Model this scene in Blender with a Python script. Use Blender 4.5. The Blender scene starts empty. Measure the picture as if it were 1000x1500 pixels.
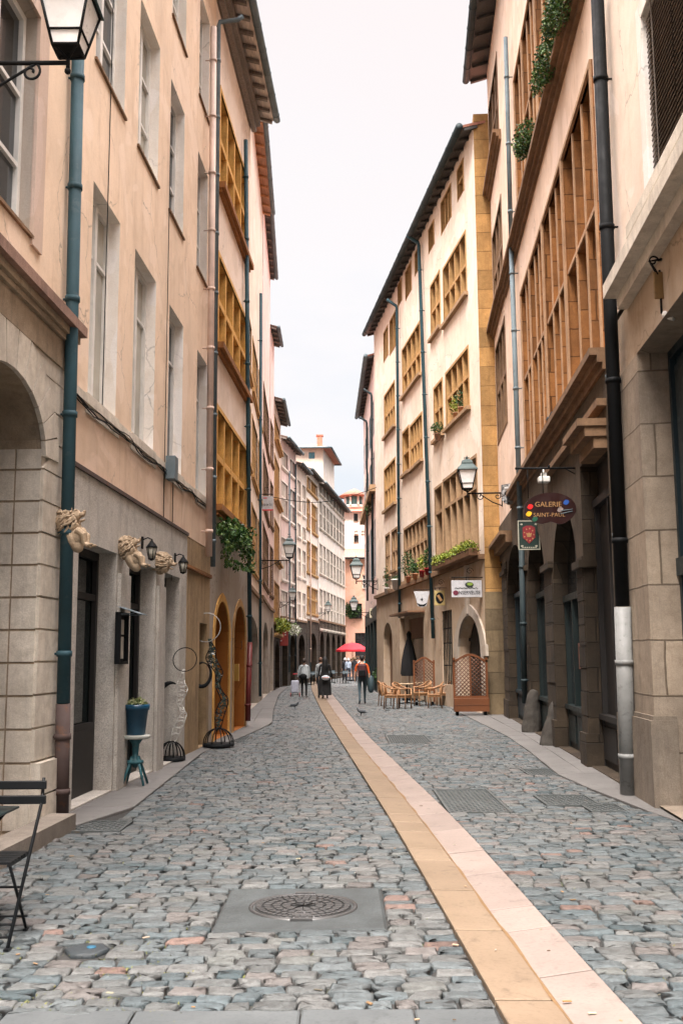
import bpy, bmesh, math, random
import numpy as np
from mathutils import Vector, Matrix
R = math.radians
rnd = random.Random(7)
SC = bpy.context.scene
COL = SC.collection
# ------------------------------------------------------------------ camera
CAM = Vector((0, 0, 1.65)); PITCH = R(8.16); ROLL = R(0.37)
fw = Vector((0, math.cos(PITCH), math.sin(PITCH)))
rt0 = Vector((1, 0, 0)); up0 = Vector((0, -math.sin(PITCH), math.cos(PITCH)))
up = up0 * math.cos(ROLL) + rt0 * math.sin(ROLL)
rt = fw.cross(up)
cd = bpy.data.cameras.new('camera'); cam = bpy.data.objects.new('camera', cd); COL.objects.link(cam)
cam.matrix_world = Matrix(((rt.x, up.x, -fw.x, CAM.x), (rt.y, up.y, -fw.y, CAM.y), (rt.z, up.z, -fw.z, CAM.z), (0, 0, 0, 1)))
cd.sensor_fit = 'VERTICAL'; cd.sensor_height = 36; cd.lens = 36; cd.clip_end = 3000; cd.clip_start = .05
SC.camera = cam
def ray(u, v): return (fw * 1500 + rt * (u - 500) + up * (750 - v)).normalized()
def G(u, v, z=0.0):
    r = ray(u, v); t = (z - CAM.z) / r.z; return CAM + r * t
def atY(u, v, Y):
    r = ray(u, v); return CAM + r * (Y / r.y)
# ------------------------------------------------------------------ world, sun, exposure
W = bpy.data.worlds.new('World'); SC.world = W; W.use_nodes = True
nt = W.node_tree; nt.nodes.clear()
def wn(t, **k):
    n = nt.nodes.new(t)
    for a, b in k.items(): setattr(n, a, b)
    return n
out = wn('ShaderNodeOutputWorld'); sky = wn('ShaderNodeTexSky', sky_type='NISHITA'); sky.sun_disc = False
SUN_EL = R(58); SUN_ROT = R(200)
sky.sun_elevation = SUN_EL; sky.sun_rotation = SUN_ROT; sky.air_density = 1.5; sky.dust_density = 3
b1 = wn('ShaderNodeBackground'); b1.inputs[1].default_value = .05
nt.links.new(sky.outputs[0], b1.inputs[0])
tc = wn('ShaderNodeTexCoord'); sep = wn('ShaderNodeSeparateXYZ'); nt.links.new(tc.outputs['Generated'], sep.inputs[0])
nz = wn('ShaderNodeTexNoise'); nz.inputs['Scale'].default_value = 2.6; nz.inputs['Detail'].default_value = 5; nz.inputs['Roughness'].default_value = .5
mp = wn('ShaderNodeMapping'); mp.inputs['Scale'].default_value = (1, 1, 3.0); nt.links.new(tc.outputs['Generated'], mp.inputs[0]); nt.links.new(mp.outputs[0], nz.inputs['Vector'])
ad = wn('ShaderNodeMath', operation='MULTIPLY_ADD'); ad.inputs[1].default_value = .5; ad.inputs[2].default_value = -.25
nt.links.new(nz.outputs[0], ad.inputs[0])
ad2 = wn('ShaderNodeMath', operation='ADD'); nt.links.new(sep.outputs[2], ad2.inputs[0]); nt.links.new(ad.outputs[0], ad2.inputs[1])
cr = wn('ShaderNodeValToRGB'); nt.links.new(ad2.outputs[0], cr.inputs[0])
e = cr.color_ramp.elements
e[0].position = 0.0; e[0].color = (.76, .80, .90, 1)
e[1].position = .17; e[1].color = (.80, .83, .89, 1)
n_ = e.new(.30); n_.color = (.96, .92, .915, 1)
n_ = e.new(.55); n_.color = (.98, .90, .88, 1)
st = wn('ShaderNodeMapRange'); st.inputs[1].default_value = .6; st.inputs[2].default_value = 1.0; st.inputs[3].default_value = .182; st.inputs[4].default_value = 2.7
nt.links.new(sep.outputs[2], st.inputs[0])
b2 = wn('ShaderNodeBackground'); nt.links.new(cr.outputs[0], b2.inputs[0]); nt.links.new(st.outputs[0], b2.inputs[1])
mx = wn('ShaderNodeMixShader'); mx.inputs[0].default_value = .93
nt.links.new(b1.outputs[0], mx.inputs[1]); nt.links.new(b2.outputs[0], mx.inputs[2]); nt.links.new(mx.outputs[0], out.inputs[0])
sl = bpy.data.lights.new('sun', 'SUN'); sl.energy = 1.5; sl.angle = R(24); sl.color = (1, .93, .86)
so = bpy.data.objects.new('sun', sl); COL.objects.link(so)
sd = Vector((-.12 * 1, -.55, .9)).normalized()
so.rotation_euler = sd.to_track_quat('Z', 'Y').to_euler()
SC.view_settings.view_transform = 'Standard'; SC.view_settings.look = 'None'; SC.view_settings.exposure = 2.55; SC.view_settings.gamma = 1
SC.render.engine = 'CYCLES'; SC.cycles.max_bounces = 5; SC.cycles.diffuse_bounces = 4; SC.cycles.glossy_bounces = 2; SC.cycles.use_denoising = True
SC.cycles.use_adaptive_sampling = True; SC.cycles.adaptive_threshold = .03; SC.cycles.adaptive_min_samples = 48; SC.cycles.time_limit = 700; SC.cycles.caustics_reflective = False; SC.cycles.caustics_refractive = False
# ------------------------------------------------------------------ materials
MATS = {}
class NT:
    def __init__(s, name, rough=.8, metal=0, spec=.5):
        m = bpy.data.materials.new(name); m.use_nodes = True; s.m = m; s.t = m.node_tree
        s.b = s.t.nodes['Principled BSDF']; s.b.inputs['Roughness'].default_value = rough; s.b.inputs['Metallic'].default_value = metal
        s.b.inputs['Specular IOR Level'].default_value = spec
    def n(s, t, **k):
        n = s.t.nodes.new(t)
        for a, b in k.items(): setattr(n, a, b)
        return n
    def l(s, a, b): s.t.links.new(a, b)
    def coord(s, kind='Object', scale=(1, 1, 1)):
        c = s.n('ShaderNodeTexCoord'); m = s.n('ShaderNodeMapping'); m.inputs['Scale'].default_value = scale
        s.l(c.outputs[kind], m.inputs[0]); return m.outputs[0]
    def noise(s, vec, scale, detail=4, rough=.6, dist=0):
        n = s.n('ShaderNodeTexNoise'); n.inputs['Scale'].default_value = scale; n.inputs['Detail'].default_value = detail
        n.inputs['Roughness'].default_value = rough; n.inputs['Distortion'].default_value = dist; s.l(vec, n.inputs['Vector']); return n.outputs[0]
    def ramp(s, fac, stops):
        r = s.n('ShaderNodeValToRGB'); e = r.color_ramp.elements
        while len(e) < len(stops): e.new(.5)
        for i, (p, c) in enumerate(stops):
            e[i].position = p; e[i].color = (c, c, c, 1) if isinstance(c, (int, float)) else (*c, 1)
        s.l(fac, r.inputs[0]); return r.outputs[0]
    def mix(s, fac, a, b, mode='MIX'):
        m = s.n('ShaderNodeMix', data_type='RGBA', blend_type=mode)
        for i, v in ((0, fac), (6, a), (7, b)):
            if isinstance(v, (int, float)): m.inputs[i].default_value = v
            elif isinstance(v, tuple): m.inputs[i].default_value = (*v, 1)
            else: s.l(v, m.inputs[i])
        return m.outputs[2]
    def bump(s, h, strength=.3, dist=.01, prev=None):
        b = s.n('ShaderNodeBump'); b.inputs['Strength'].default_value = strength; b.inputs['Distance'].default_value = dist
        s.l(h, b.inputs['Height'])
        if prev is not None: s.l(prev, b.inputs['Normal'])
        return b.outputs[0]
    def base(s, c): s.l(c, s.b.inputs['Base Color'])
    def nrm(s, c): s.l(c, s.b.inputs['Normal'])
def sc3(c, k): return tuple(min(1, x * k) for x in c)
def M_plaster(name, col, grime=.5, streak=.6):
    t = NT(name, .92, spec=.25); v = t.coord()
    big = t.noise(v, .55, 5, .62); mid = t.noise(v, 3.2, 5, .65)
    c = t.mix(t.ramp(big, [(.32, 0), (.68, 1)]), sc3(col, .84), sc3(col, 1.08))
    c = t.mix(t.ramp(mid, [(.50, 0), (.8, .5)]), c, sc3((col[0] * .93, col[1] * .84, col[2] * .72), .82))
    vs = t.coord('Object', (3.2, 3.2, .33)); sn = t.noise(vs, 1.5, 6, .7)
    c = t.mix(t.ramp(sn, [(.52, 0), (.74, streak * .7)]), c, sc3((col[0] * .80, col[1] * .68, col[2] * .55), .75))
    gr = t.noise(v, 1.1, 8, .75, .4)
    c = t.mix(t.ramp(gr, [(.56, 0), (.75, grime * .6)]), c, sc3((col[0] * .6, col[1] * .55, col[2] * .48), .7))
    pt = t.noise(v, .8, 2, .4, .8); c = t.mix(t.ramp(pt, [(.56, 0), (.575, .5)]), c, sc3((col[0], col[1] * 1.04, col[2] * 1.12), 1.08)); p2 = t.noise(v, 1.3, 3, .5, 1.5); c = t.mix(t.ramp(p2, [(.62, 0), (.635, .4 * grime)]), c, sc3((col[0], col[1] * .92, col[2] * .84), .74))
    cv = t.n('ShaderNodeVectorMath', operation='MULTIPLY_ADD'); cn = t.n('ShaderNodeTexNoise'); cn.inputs['Scale'].default_value = 2.2; cn.inputs['Detail'].default_value = 5; t.l(v, cn.inputs['Vector']); t.l(cn.outputs[1], cv.inputs[0]); cv.inputs[1].default_value = (.5, .5, .5); t.l(v, cv.inputs[2])
    vo = t.n('ShaderNodeTexVoronoi', feature='DISTANCE_TO_EDGE'); vo.inputs['Scale'].default_value = .55; t.l(cv.outputs[0], vo.inputs['Vector'])
    ck = t.mix(1, t.ramp(vo.outputs[0], [(.0, 1), (.006, 0)]), t.ramp(t.noise(v, .6, 3, .6), [(.48, 0), (.56, 1)]), 'MULTIPLY'); c = t.mix(t.mix(1, ck, (.7, .7, .7), 'MULTIPLY'), c, sc3(col, .3))
    vs2 = t.coord('Object', (16, 16, .35)); s2 = t.noise(vs2, 1.0, 5, .7); c = t.mix(t.mix(1, t.ramp(s2, [(.60, 0), (.74, grime * .4)]), t.ramp(t.noise(v, .5, 3, .6), [(.42, 0), (.6, 1)]), 'MULTIPLY'), c, sc3((col[0] * .8, col[1] * .7, col[2] * .6), .5))
    fine = t.noise(v, 60, 3, .6)
    c = t.mix(t.ramp(fine, [(.35, .22), (.65, 0)]), c, sc3(col, .6))
    t.base(c); b = t.bump(fine, .25, .004); t.nrm(t.bump(mid, .35, .02, b)); return t.m
def M_stone(name, col, var=.35, soot=.5, pit=.5, block=None, rough=.85):
    """dressed stone; block=(width, row height) adds coursed joints in wall coordinates"""
    t = NT(name, rough, spec=.3); v = t.coord()
    big = t.noise(v, .9, 6, .7); mid = t.noise(v, 6, 6, .7, .3)
    c = t.mix(t.ramp(big, [(.3, 0), (.7, 1)]), sc3(col, 1 - var), sc3(col, 1 + var * .7))
    c = t.mix(t.ramp(mid, [(.45, 0), (.75, .6)]), c, sc3((col[0] * .85, col[1] * .78, col[2] * .7), .62))
    sn = t.noise(t.coord('Object', (4, 4, .5)), 1.2, 7, .75)
    c = t.mix(t.ramp(sn, [(.5, 0), (.72, soot)]), c, sc3((.9 * col[0], .9 * col[1], col[2]), .3))
    fine = t.noise(v, 90, 3, .7)
    c = t.mix(t.ramp(fine, [(.35, pit * .7), (.6, 0)]), c, sc3(col, .35))
    b = t.bump(fine, .4, .006); b = t.bump(mid, .5, .02, b)
    if block:
        u = t.n('ShaderNodeTexCoord').outputs['UV']
        wv = t.n('ShaderNodeVectorMath', operation='MULTIPLY_ADD'); wn_ = t.n('ShaderNodeTexNoise'); wn_.inputs['Scale'].default_value = 1.6
        t.l(u, wn_.inputs['Vector']); t.l(wn_.outputs[1], wv.inputs[0]); wv.inputs[1].default_value = (.05, .035, 0); t.l(u, wv.inputs[2])
        k = t.n('ShaderNodeTexBrick'); t.l(wv.outputs[0], k.inputs['Vector'])
        k.inputs['Scale'].default_value = 1; k.inputs['Brick Width'].default_value = block[0]; k.inputs['Row Height'].default_value = block[1]
        k.inputs['Mortar Size'].default_value = .012; k.inputs['Mortar Smooth'].default_value = .4; k.offset = .5
        k.inputs['Color1'].default_value = (.72, .71, .70, 1); k.inputs['Color2'].default_value = (1.2, 1.16, 1.1, 1); k.inputs['Mortar'].default_value = (.45, .42, .38, 1)
        k.inputs['Bias'].default_value = -.1
        c = t.mix(1.0, c, k.outputs[0], 'MULTIPLY')
        inv = t.n('ShaderNodeMath', operation='SUBTRACT'); inv.inputs[0].default_value = 1; t.l(k.outputs[1], inv.inputs[1])
        b = t.bump(inv.outputs[0], .8, .02, b)
    t.base(c); t.nrm(b); return t.m
def M_paint(name, col, rough=.5, wear=.3, metal=0, under=None, spec=.5, scale=1):
    t = NT(name, rough, metal, spec); v = t.coord(); n = t.noise(v, 7 * scale, 7, .7, .3); b = t.noise(v, 1.8 * scale, 4, .6)
    c = t.mix(t.ramp(b, [(.3, 0), (.7, 1)]), sc3(col, .8), sc3(col, 1.15))
    c = t.mix(t.ramp(n, [(.56, 0), (.66, wear)]), c, under or sc3(col, .45))
    r = t.ramp(n, [(.3, max(0, rough - .12)), (.8, min(1, rough + .2))]); t.l(r, t.b.inputs['Roughness'])
    t.base(c); t.nrm(t.bump(n, .15, .004)); return t.m
def M_wood(name, col, rough=.6, axis=2):
    s = [9, 9, 9]; s[axis] = .9
    t = NT(name, rough); v = t.coord('Object', tuple(s)); n = t.noise(v, 2.4, 6, .65, .6)
    c = t.mix(t.ramp(n, [(.3, 0), (.7, 1)]), sc3(col, .6), sc3(col, 1.3)); t.base(c); t.nrm(t.bump(n, .3, .004)); return t.m
def M_glass(name, col, rough=.06, var=.5):
    t = NT(name, rough, spec=.45); v = t.coord(); n = t.noise(v, .8, 3, .6); w = t.noise(v, 2.0, 2, .5)
    t.base(t.mix(t.ramp(n, [(.35, 0), (.65, 1)]), sc3(col, 1 - var), sc3(col, 1 + var))); t.nrm(t.bump(w, .08, .02)); return t.m
def M_leaf(name, a, b, c):
    t = NT(name, .5, spec=.3); g = t.n('ShaderNodeNewGeometry'); t.base(t.ramp(g.outputs['Random Per Island'], [(0, a), (.5, b), (1, c)]))
    t.b.inputs['Subsurface Weight'].default_value = 0; return t.m
def M_flat(name, col, rough=.7, emit=None):
    t = NT(name, rough); v = t.coord(); n = t.noise(v, 12, 4, .6)
    t.base(t.mix(t.ramp(n, [(.3, 0), (.7, 1)]), sc3(col, .85), sc3(col, 1.12))); return t.m
def M_tile(name, col):
    t = NT(name, .85); u = t.n('ShaderNodeTexCoord').outputs['UV']
    w = t.n('ShaderNodeTexWave', wave_type='BANDS', bands_direction='X'); w.inputs['Scale'].default_value = 1.6; w.inputs['Distortion'].default_value = .3; t.l(u, w.inputs['Vector'])
    n = t.noise(t.coord(), 5, 5, .7)
    c = t.mix(t.ramp(n, [(.3, 0), (.7, 1)]), sc3(col, .6), sc3(col, 1.25)); c = t.mix(t.ramp(w.outputs[0], [(0, .5), (.5, 0)]), c, sc3(col, .3))
    t.base(c); t.nrm(t.bump(w.outputs[0], .8, .05)); return t.m
# ------------------------------------------------------------------ mesh helpers
class MB:
    def __init__(s): s.v = []; s.f = []; s.uv = []; s.mi = []; s.m = 0; s.sm = []
    def face(s, pts, uv=None, smooth=False):
        i = len(s.v); s.v += [tuple(p) for p in pts]; s.f.append(tuple(range(i, i + len(pts))))
        s.uv.append(uv or [(0, 0)] * len(pts)); s.mi.append(s.m); s.sm.append(smooth)
    def shared(s, verts, faces, smooth=True):
        i = len(s.v); s.v += [tuple(p) for p in verts]
        for f in faces:
            s.f.append(tuple(i + k for k in f)); s.uv.append([(0, 0)] * len(f)); s.mi.append(s.m); s.sm.append(smooth)
    def box(s, a, b, M=None):
        (x0, y0, z0), (x1, y1, z1) = a, b
        P = [Vector(p) for p in ((x0, y0, z0), (x1, y0, z0), (x1, y1, z0), (x0, y1, z0), (x0, y0, z1), (x1, y0, z1), (x1, y1, z1), (x0, y1, z1))]
        if M is not None: P = [M @ p for p in P]
        s.shared(P, [(0, 3, 2, 1), (4, 5, 6, 7), (0, 1, 5, 4), (1, 2, 6, 5), (2, 3, 7, 6), (3, 0, 4, 7)], False)
    def prism(s, poly, h0, h1, M=None):
        n = len(poly); P = [Vector((x, y, h0)) for x, y in poly] + [Vector((x, y, h1)) for x, y in poly]
        if M is not None: P = [M @ p for p in P]
        s.shared(P, [tuple(range(n))[::-1], tuple(range(n, 2 * n))] + [(i, (i + 1) % n, n + (i + 1) % n, n + i) for i in range(n)], False)
    def tube(s, pts, r, n=8, cap=True):
        pts = [Vector(p) for p in pts]; m = len(pts); rs = r if isinstance(r, (list, tuple)) else [r] * m; V = []; up_ = None
        for i, p in enumerate(pts):
            d = (pts[min(i + 1, m - 1)] - pts[max(i - 1, 0)])
            d = d.normalized() if d.length > 1e-9 else Vector((0, 0, 1))
            if up_ is None: up_ = d.orthogonal().normalized()
            up_ = (up_ - d * up_.dot(d)); up_ = up_.normalized() if up_.length > 1e-6 else d.orthogonal().normalized()
            q = d.cross(up_)
            for k in range(n):
                a = 2 * math.pi * k / n; V.append(p + (up_ * math.cos(a) + q * math.sin(a)) * rs[i])
        F = [(i * n + k, i * n + (k + 1) % n, (i + 1) * n + (k + 1) % n, (i + 1) * n + k) for i in range(m - 1) for k in range(n)]
        if cap: F += [tuple(range(n))[::-1], tuple((m - 1) * n + k for k in range(n))]
        s.shared(V, F)
    def lathe(s, prof, n=16, M=None, cap=True):
        V = []
        for r, z in prof:
            for k in range(n):
                a = 2 * math.pi * k / n; V.append(Vector((r * math.cos(a), r * math.sin(a), z)))
        if M is not None: V = [M @ p for p in V]
        m = len(prof); F = [(i * n + k, i * n + (k + 1) % n, (i + 1) * n + (k + 1) % n, (i + 1) * n + k) for i in range(m - 1) for k in range(n)]
        if cap: F += [tuple(range(n))[::-1], tuple((m - 1) * n + k for k in range(n))]
        s.shared(V, F)
    def ball(s, c, r, nu=10, nv=7, sc=(1, 1, 1), M=None):
        c = Vector(c); V = []
        for j in range(nv + 1):
            t = math.pi * j / nv
            for k in range(nu):
                a = 2 * math.pi * k / nu; p = Vector((r * math.sin(t) * math.cos(a) * sc[0], r * math.sin(t) * math.sin(a) * sc[1], r * math.cos(t) * sc[2]))
                if M is not None: p = M @ p
                V.append(c + p)
        s.shared(V, [(j * nu + k, (j + 1) * nu + k, (j + 1) * nu + (k + 1) % nu, j * nu + (k + 1) % nu) for j in range(nv) for k in range(nu)])
def obj(name, mb, mat, parent=None, world=False, bevel=0):
    """link mb as one mesh; world=True: its vertices are world coordinates"""
    vs = mb.v
    if world and parent is not None:
        inv = parent_world(parent).inverted(); vs = [tuple(inv @ Vector(v)) for v in vs]
    org = None
    if world and parent is None:
        a = np.array(vs); org = Vector(((a[:, 0].min() + a[:, 0].max()) / 2, (a[:, 1].min() + a[:, 1].max()) / 2, a[:, 2].min())); vs = [tuple(Vector(v) - org) for v in vs]
    me = bpy.data.meshes.new(name); me.from_pydata(vs, [], mb.f)
    uv = me.uv_layers.new(name='UVMap'); flat = [c for f in mb.uv for p in f for c in p]; uv.data.foreach_set('uv', flat)
    me.polygons.foreach_set('material_index', mb.mi); me.polygons.foreach_set('use_smooth', mb.sm)
    for m in (mat if isinstance(mat, (list, tuple)) else [mat]): me.materials.append(m)
    me.update(); o = bpy.data.objects.new(name, me); COL.objects.link(o)
    if parent is not None: o.parent = parent
    if org is not None: o.location = org
    if bevel:
        bv = o.modifiers.new('bevel', 'BEVEL'); bv.width = bevel; bv.segments = 2; bv.limit_method = 'ANGLE'; bv.angle_limit = R(40)
    return o
def parent_world(o):
    M = Matrix.LocRotScale(o.location, o.rotation_euler, o.scale)
    return parent_world(o.parent) @ M if o.parent else M
def tag(o, label=None, cat=None, group=None, kind=None):
    if label: o['label'] = label
    if cat: o['category'] = cat
    if group: o['group'] = group
    if kind: o['kind'] = kind
    return o
def thing(name, label, cat, loc=(0, 0, 0), rz=0, group=None):
    o = bpy.data.objects.new(name, None); COL.objects.link(o); o.location = loc; o.rotation_euler = (0, 0, rz); o.empty_display_size = .1
    return tag(o, label, cat, group)
def copy_tree(o, parent=None, loc=None, rz=None, label=None, group=None):
    c = o.copy(); COL.objects.link(c)
    if parent is not None: c.parent = parent
    if loc is not None: c.location = loc
    if rz is not None: c.rotation_euler = (0, 0, rz)
    if label: c['label'] = label
    if group: c['group'] = group
    for ch in [x for x in COL.objects if x.parent == o]: copy_tree(ch, c)
    return c
def struct(name, mb, mat): return tag(obj(name, mb, mat), kind='structure')
def text_mb(mb, body, size, M, depth=.004, font_scale_x=1, spacing=1.0):
    cu = bpy.data.curves.new('t', 'FONT'); cu.body = body; cu.size = size; cu.extrude = depth; cu.align_x = 'CENTER'; cu.align_y = 'CENTER'; cu.space_character = spacing
    cu.resolution_u = 3
    o = bpy.data.objects.new('t', cu); COL.objects.link(o); bpy.context.view_layer.update()
    me = bpy.data.meshes.new_from_object(o.evaluated_get(bpy.context.evaluated_depsgraph_get()))
    mb.shared([M @ Vector((v.co.x * font_scale_x, v.co.y, v.co.z)) for v in me.vertices], [tuple(p.vertices) for p in me.polygons], False)
    bpy.data.objects.remove(o); bpy.data.curves.remove(cu); bpy.data.meshes.remove(me)
def leaves(mb, c, rad, n, size, rg, droop=0, flat=1.0):
    c = Vector(c)
    for _ in range(n):
        while True:
            p = Vector((rg.uniform(-1, 1), rg.uniform(-1, 1), rg.uniform(-1, 1)))
            if .1 < p.length < 1: break
        p = Vector((p.x * rad[0], p.y * rad[1], p.z * rad[2])) + c
        d = Vector((rg.gauss(0, 1), rg.gauss(0, 1), rg.gauss(0, .7) - droop)).normalized(); q = d.orthogonal().normalized()
        q = (Matrix.Rotation(rg.uniform(0, 6.28), 3, d) @ q); w = size * rg.uniform(.6, 1.3); nn = d.cross(q) * w * .15
        mb.shared([p, p + d * w * .5 + q * w * .36 + nn, p + d * w, p + d * w * .5 - q * w * .36 + nn], [(0, 1, 2), (0, 2, 3)], False)
class Facade:
    def __init__(s, p0, p1):
        s.o = Vector((p0[0], p0[1], 0)); e = Vector((p1[0], p1[1], 0)); s.t = (e - s.o).normalized(); s.L = (e - s.o).length
        n = Vector((s.t.y, -s.t.x, 0)); mid = (s.o + e) / 2
        if n.dot(Vector((0.6, mid.y, 0)) - mid) < 0: n = -n
        s.n = n
    def w(s, a, z, d=0): return s.o + s.t * a + s.n * d + Vector((0, 0, z))
    def hit(s, u, v, d=0):
        r = ray(u, v); o = s.o + s.n * d; k = (o - CAM).dot(s.n) / r.dot(s.n); p = CAM + r * k - o; return p.dot(s.t), p.z
    def S(s, u, v, d=0): return s.hit(u, v, d)[0]
    def Z(s, u, v, d=0): return s.hit(u, v, d)[1]
    def box(s, mb, a0, a1, z0, z1, d0, d1):
        P = [s.w(a, z, d) for a, z, d in ((a0, z0, d0), (a1, z0, d0), (a1, z0, d1), (a0, z0, d1), (a0, z1, d0), (a1, z1, d0), (a1, z1, d1), (a0, z1, d1))]
        U = [(a0, z0, d0), (a1, z0, d0), (a1, z0, d1), (a0, z0, d1), (a0, z1, d0), (a1, z1, d0), (a1, z1, d1), (a0, z1, d1)]
        for f, k in (((0, 3, 2, 1), 0), ((4, 5, 6, 7), 0), ((0, 1, 5, 4), 1), ((1, 2, 6, 5), 2), ((2, 3, 7, 6), 1), ((3, 0, 4, 7), 2)):
            uv = [(U[i][0], U[i][2]) if k == 0 else (U[i][0], U[i][1]) if k == 1 else (U[i][2] + a0, U[i][1]) for i in f]
            mb.face([P[i] for i in f], uv)
    def poly(s, mb, pts, d0, d1):
        """extruded polygon in wall coordinates"""
        n = len(pts); mb.face([s.w(a, z, d1) for a, z in pts], pts)
        for i in range(n):
            (a, z), (b, y) = pts[i], pts[(i + 1) % n]
            mb.face([s.w(a, z, d0), s.w(b, y, d0), s.w(b, y, d1), s.w(a, z, d1)], [(a, z), (b, y), (b + d1 - d0, y), (a + d1 - d0, z)])
    def quad(s, mb, a0, a1, z0, z1, d): mb.face([s.w(a0, z0, d), s.w(a1, z0, d), s.w(a1, z1, d), s.w(a0, z1, d)], [(a0, z0), (a1, z0), (a1, z1), (a0, z1)])
    def outline(s, h):
        a0, a1, z0, z1 = h[:4]; arch = h[4] if len(h) > 4 else 0
        if not arch: return [(a0, z0), (a1, z0), (a1, z1), (a0, z1)]
        N = 14; c = (a0 + a1) / 2; w = (a1 - a0) / 2; pts = [(a0, z0), (a1, z0)]
        for i in range(N + 1):
            t = math.pi * i / N; pts.append((c + w * math.cos(t), z1 - arch + arch * math.sin(t) ** (.9)))
        return pts
    def wall(s, mb, a0, a1, z0, z1, holes, d=0, reveal=None):
        S_ = sorted({a0, a1} | {x for h in holes for x in h[:2] if a0 < x < a1}); Z_ = sorted({z0, z1} | {x for h in holes for x in h[2:4] if z0 < x < z1})
        for i in range(len(S_) - 1):
            for j in range(len(Z_) - 1):
                cs, cz = (S_[i] + S_[i + 1]) / 2, (Z_[j] + Z_[j + 1]) / 2
                if any(h[0] < cs < h[1] and h[2] < cz < h[3] for h in holes): continue
                s.quad(mb, S_[i], S_[i + 1], Z_[j], Z_[j + 1], d)
        for h in holes:
            if not (a0 - 1e-6 <= h[0] and h[1] <= a1 + 1e-6): continue
            if len(h) > 4 and h[4]:
                o = s.outline(h)[2:]
                for i in range(len(o) - 1):
                    (x, z), (x2, z2) = o[i], o[i + 1]; mb.face([s.w(x, z, d), s.w(x2, z2, d), s.w(x2, h[3], d), s.w(x, h[3], d)], [(x, z), (x2, z2), (x2, h[3]), (x, h[3])])
            if reveal: s.reveal(mb, h, d, d - reveal)
    def reveal(s, mb, h, d0, d1):
        o = s.outline(h); n = len(o)
        for i in range(n):
            (a, z), (b, y) = o[i], o[(i + 1) % n]
            mb.face([s.w(a, z, d0), s.w(b, y, d0), s.w(b, y, d1), s.w(a, z, d1)], [(a + d0, z), (b + d0, y), (b + d1, y), (a + d1, z)])
    def pane(s, mb, h, d): o = s.outline(h); mb.face([s.w(a, z, d) for a, z in o], o)
# ------------------------------------------------------------------ material set
m_peach = M_plaster('peach_plaster', (.88, .68, .51), .55, .65)
m_peach2 = M_plaster('ochre_plaster', (.78, .58, .43), .6, .9)
m_ochre_old = M_stone('crumbling_ochre', (.42, .29, .16), .4, .8, .7); m_orange = M_plaster('orange_archway', (.34, .12, .025), .5, .6); m_chip = M_plaster('chipped_surround', (.62, .47, .38), .9, .5)
m_reveal = M_plaster('cream_reveal', (.86, .80, .73), .3, .3)
m_pink = M_plaster('pink_plaster', (.83, .69, .58), .4, .4)
m_rose = M_plaster('rose_plaster', (.80, .61, .55), .4, .4)
m_pale = M_plaster('pale_pink_plaster', (.86, .72, .60), .4, .4)
m_cream = M_plaster('cream_plaster', (.84, .75, .66), .35, .3)
m_salmon = M_plaster('salmon_plaster', (.76, .45, .33), .3, .3)
m_r1 = M_plaster('warm_pink_plaster', (.84, .64, .50), .7, .85)
m_r2 = M_plaster('light_pink_plaster', (.86, .73, .61), .5, .55)
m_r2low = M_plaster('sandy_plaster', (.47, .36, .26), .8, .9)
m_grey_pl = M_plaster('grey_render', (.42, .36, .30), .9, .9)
m_yellow = M_stone('yellow_stone', (.80, .45, .13), .25, .35, .5)
m_ystone2 = M_stone('ochre_stone', (.52, .31, .13), .2, .3, .4)
m_tanst = M_stone('tan_stone', (.40, .26, .15), .2, .3, .4)
m_brown = M_stone('orange_brown_stone', (.36, .155, .05), .35, .5, .5, block=(3, .47))
m_browner = M_stone('weathered_brown_stone', (.25, .15, .085), .35, .6, .5)
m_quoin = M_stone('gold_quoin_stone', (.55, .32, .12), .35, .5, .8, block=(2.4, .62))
m_lime = M_stone('pale_limestone', (.72, .65, .55), .3, .35, .4)
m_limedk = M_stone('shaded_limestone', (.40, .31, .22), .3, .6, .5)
m_limeblk = M_stone('limestone_blocks', (.40, .33, .26), .28, .5, .5, block=(3.0, .62))
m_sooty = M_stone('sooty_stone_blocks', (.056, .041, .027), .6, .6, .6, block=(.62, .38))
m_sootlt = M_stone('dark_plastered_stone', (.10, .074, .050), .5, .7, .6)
m_bouch = M_stone('bush_hammered_granite', (.64, .60, .54), .2, .5, 1.2)
m_white = M_paint('white_paint', (.72, .70, .66), .5, .25)
m_cream_p = M_paint('cream_paint', (.62, .55, .45), .5, .25)
m_brownp = M_wood('brown_timber', (.16, .08, .04)); m_dkwood = M_wood('dark_timber', (.010, .008, .007)); m_ochwood = M_wood('ochre_timber', (.45, .22, .06))
m_rust = M_paint('rusty_iron', (.07, .045, .04), .8, .5, under=(.16, .07, .03))
m_teal = M_paint('teal_grey_pipe', (.03, .072, .09), .65, .3, under=(.12, .14, .14), spec=.25)
m_black = M_paint('black_iron', (.006, .007, .008), .65, .2, under=(.02, .02, .02), spec=.15)
m_greypipe = M_paint('zinc_grey', (.13, .17, .19), .65, .35, under=(.07, .08, .085), spec=.3)
m_zincdk = M_paint('dark_zinc', (.03, .045, .05), .65, .3, under=(.06, .07, .07), spec=.25)
m_pinkpipe = M_paint('pink_painted_pipe', (.62, .46, .38), .6, .2)
m_whpipe = M_paint('chipped_white_pipe', (.22, .225, .22), .6, .5, under=(.08, .08, .08), scale=2)
m_redpipe = M_paint('dark_red_paint', (.14, .02, .02), .5, .3)
m_greend = M_paint('dark_green_paint', (.006, .014, .014), .5, .2)
m_bluedr = M_paint('teal_blue_paint', (.006, .018, .024), .5, .15)
m_glass = M_glass('dark_glass', (.02, .024, .027)); m_glasspale = M_glass('curtained_glass', (.36, .34, .28), .12, .3)
m_glassgrn = M_glass('shop_glass', (.008, .014, .014), .04)
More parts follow.
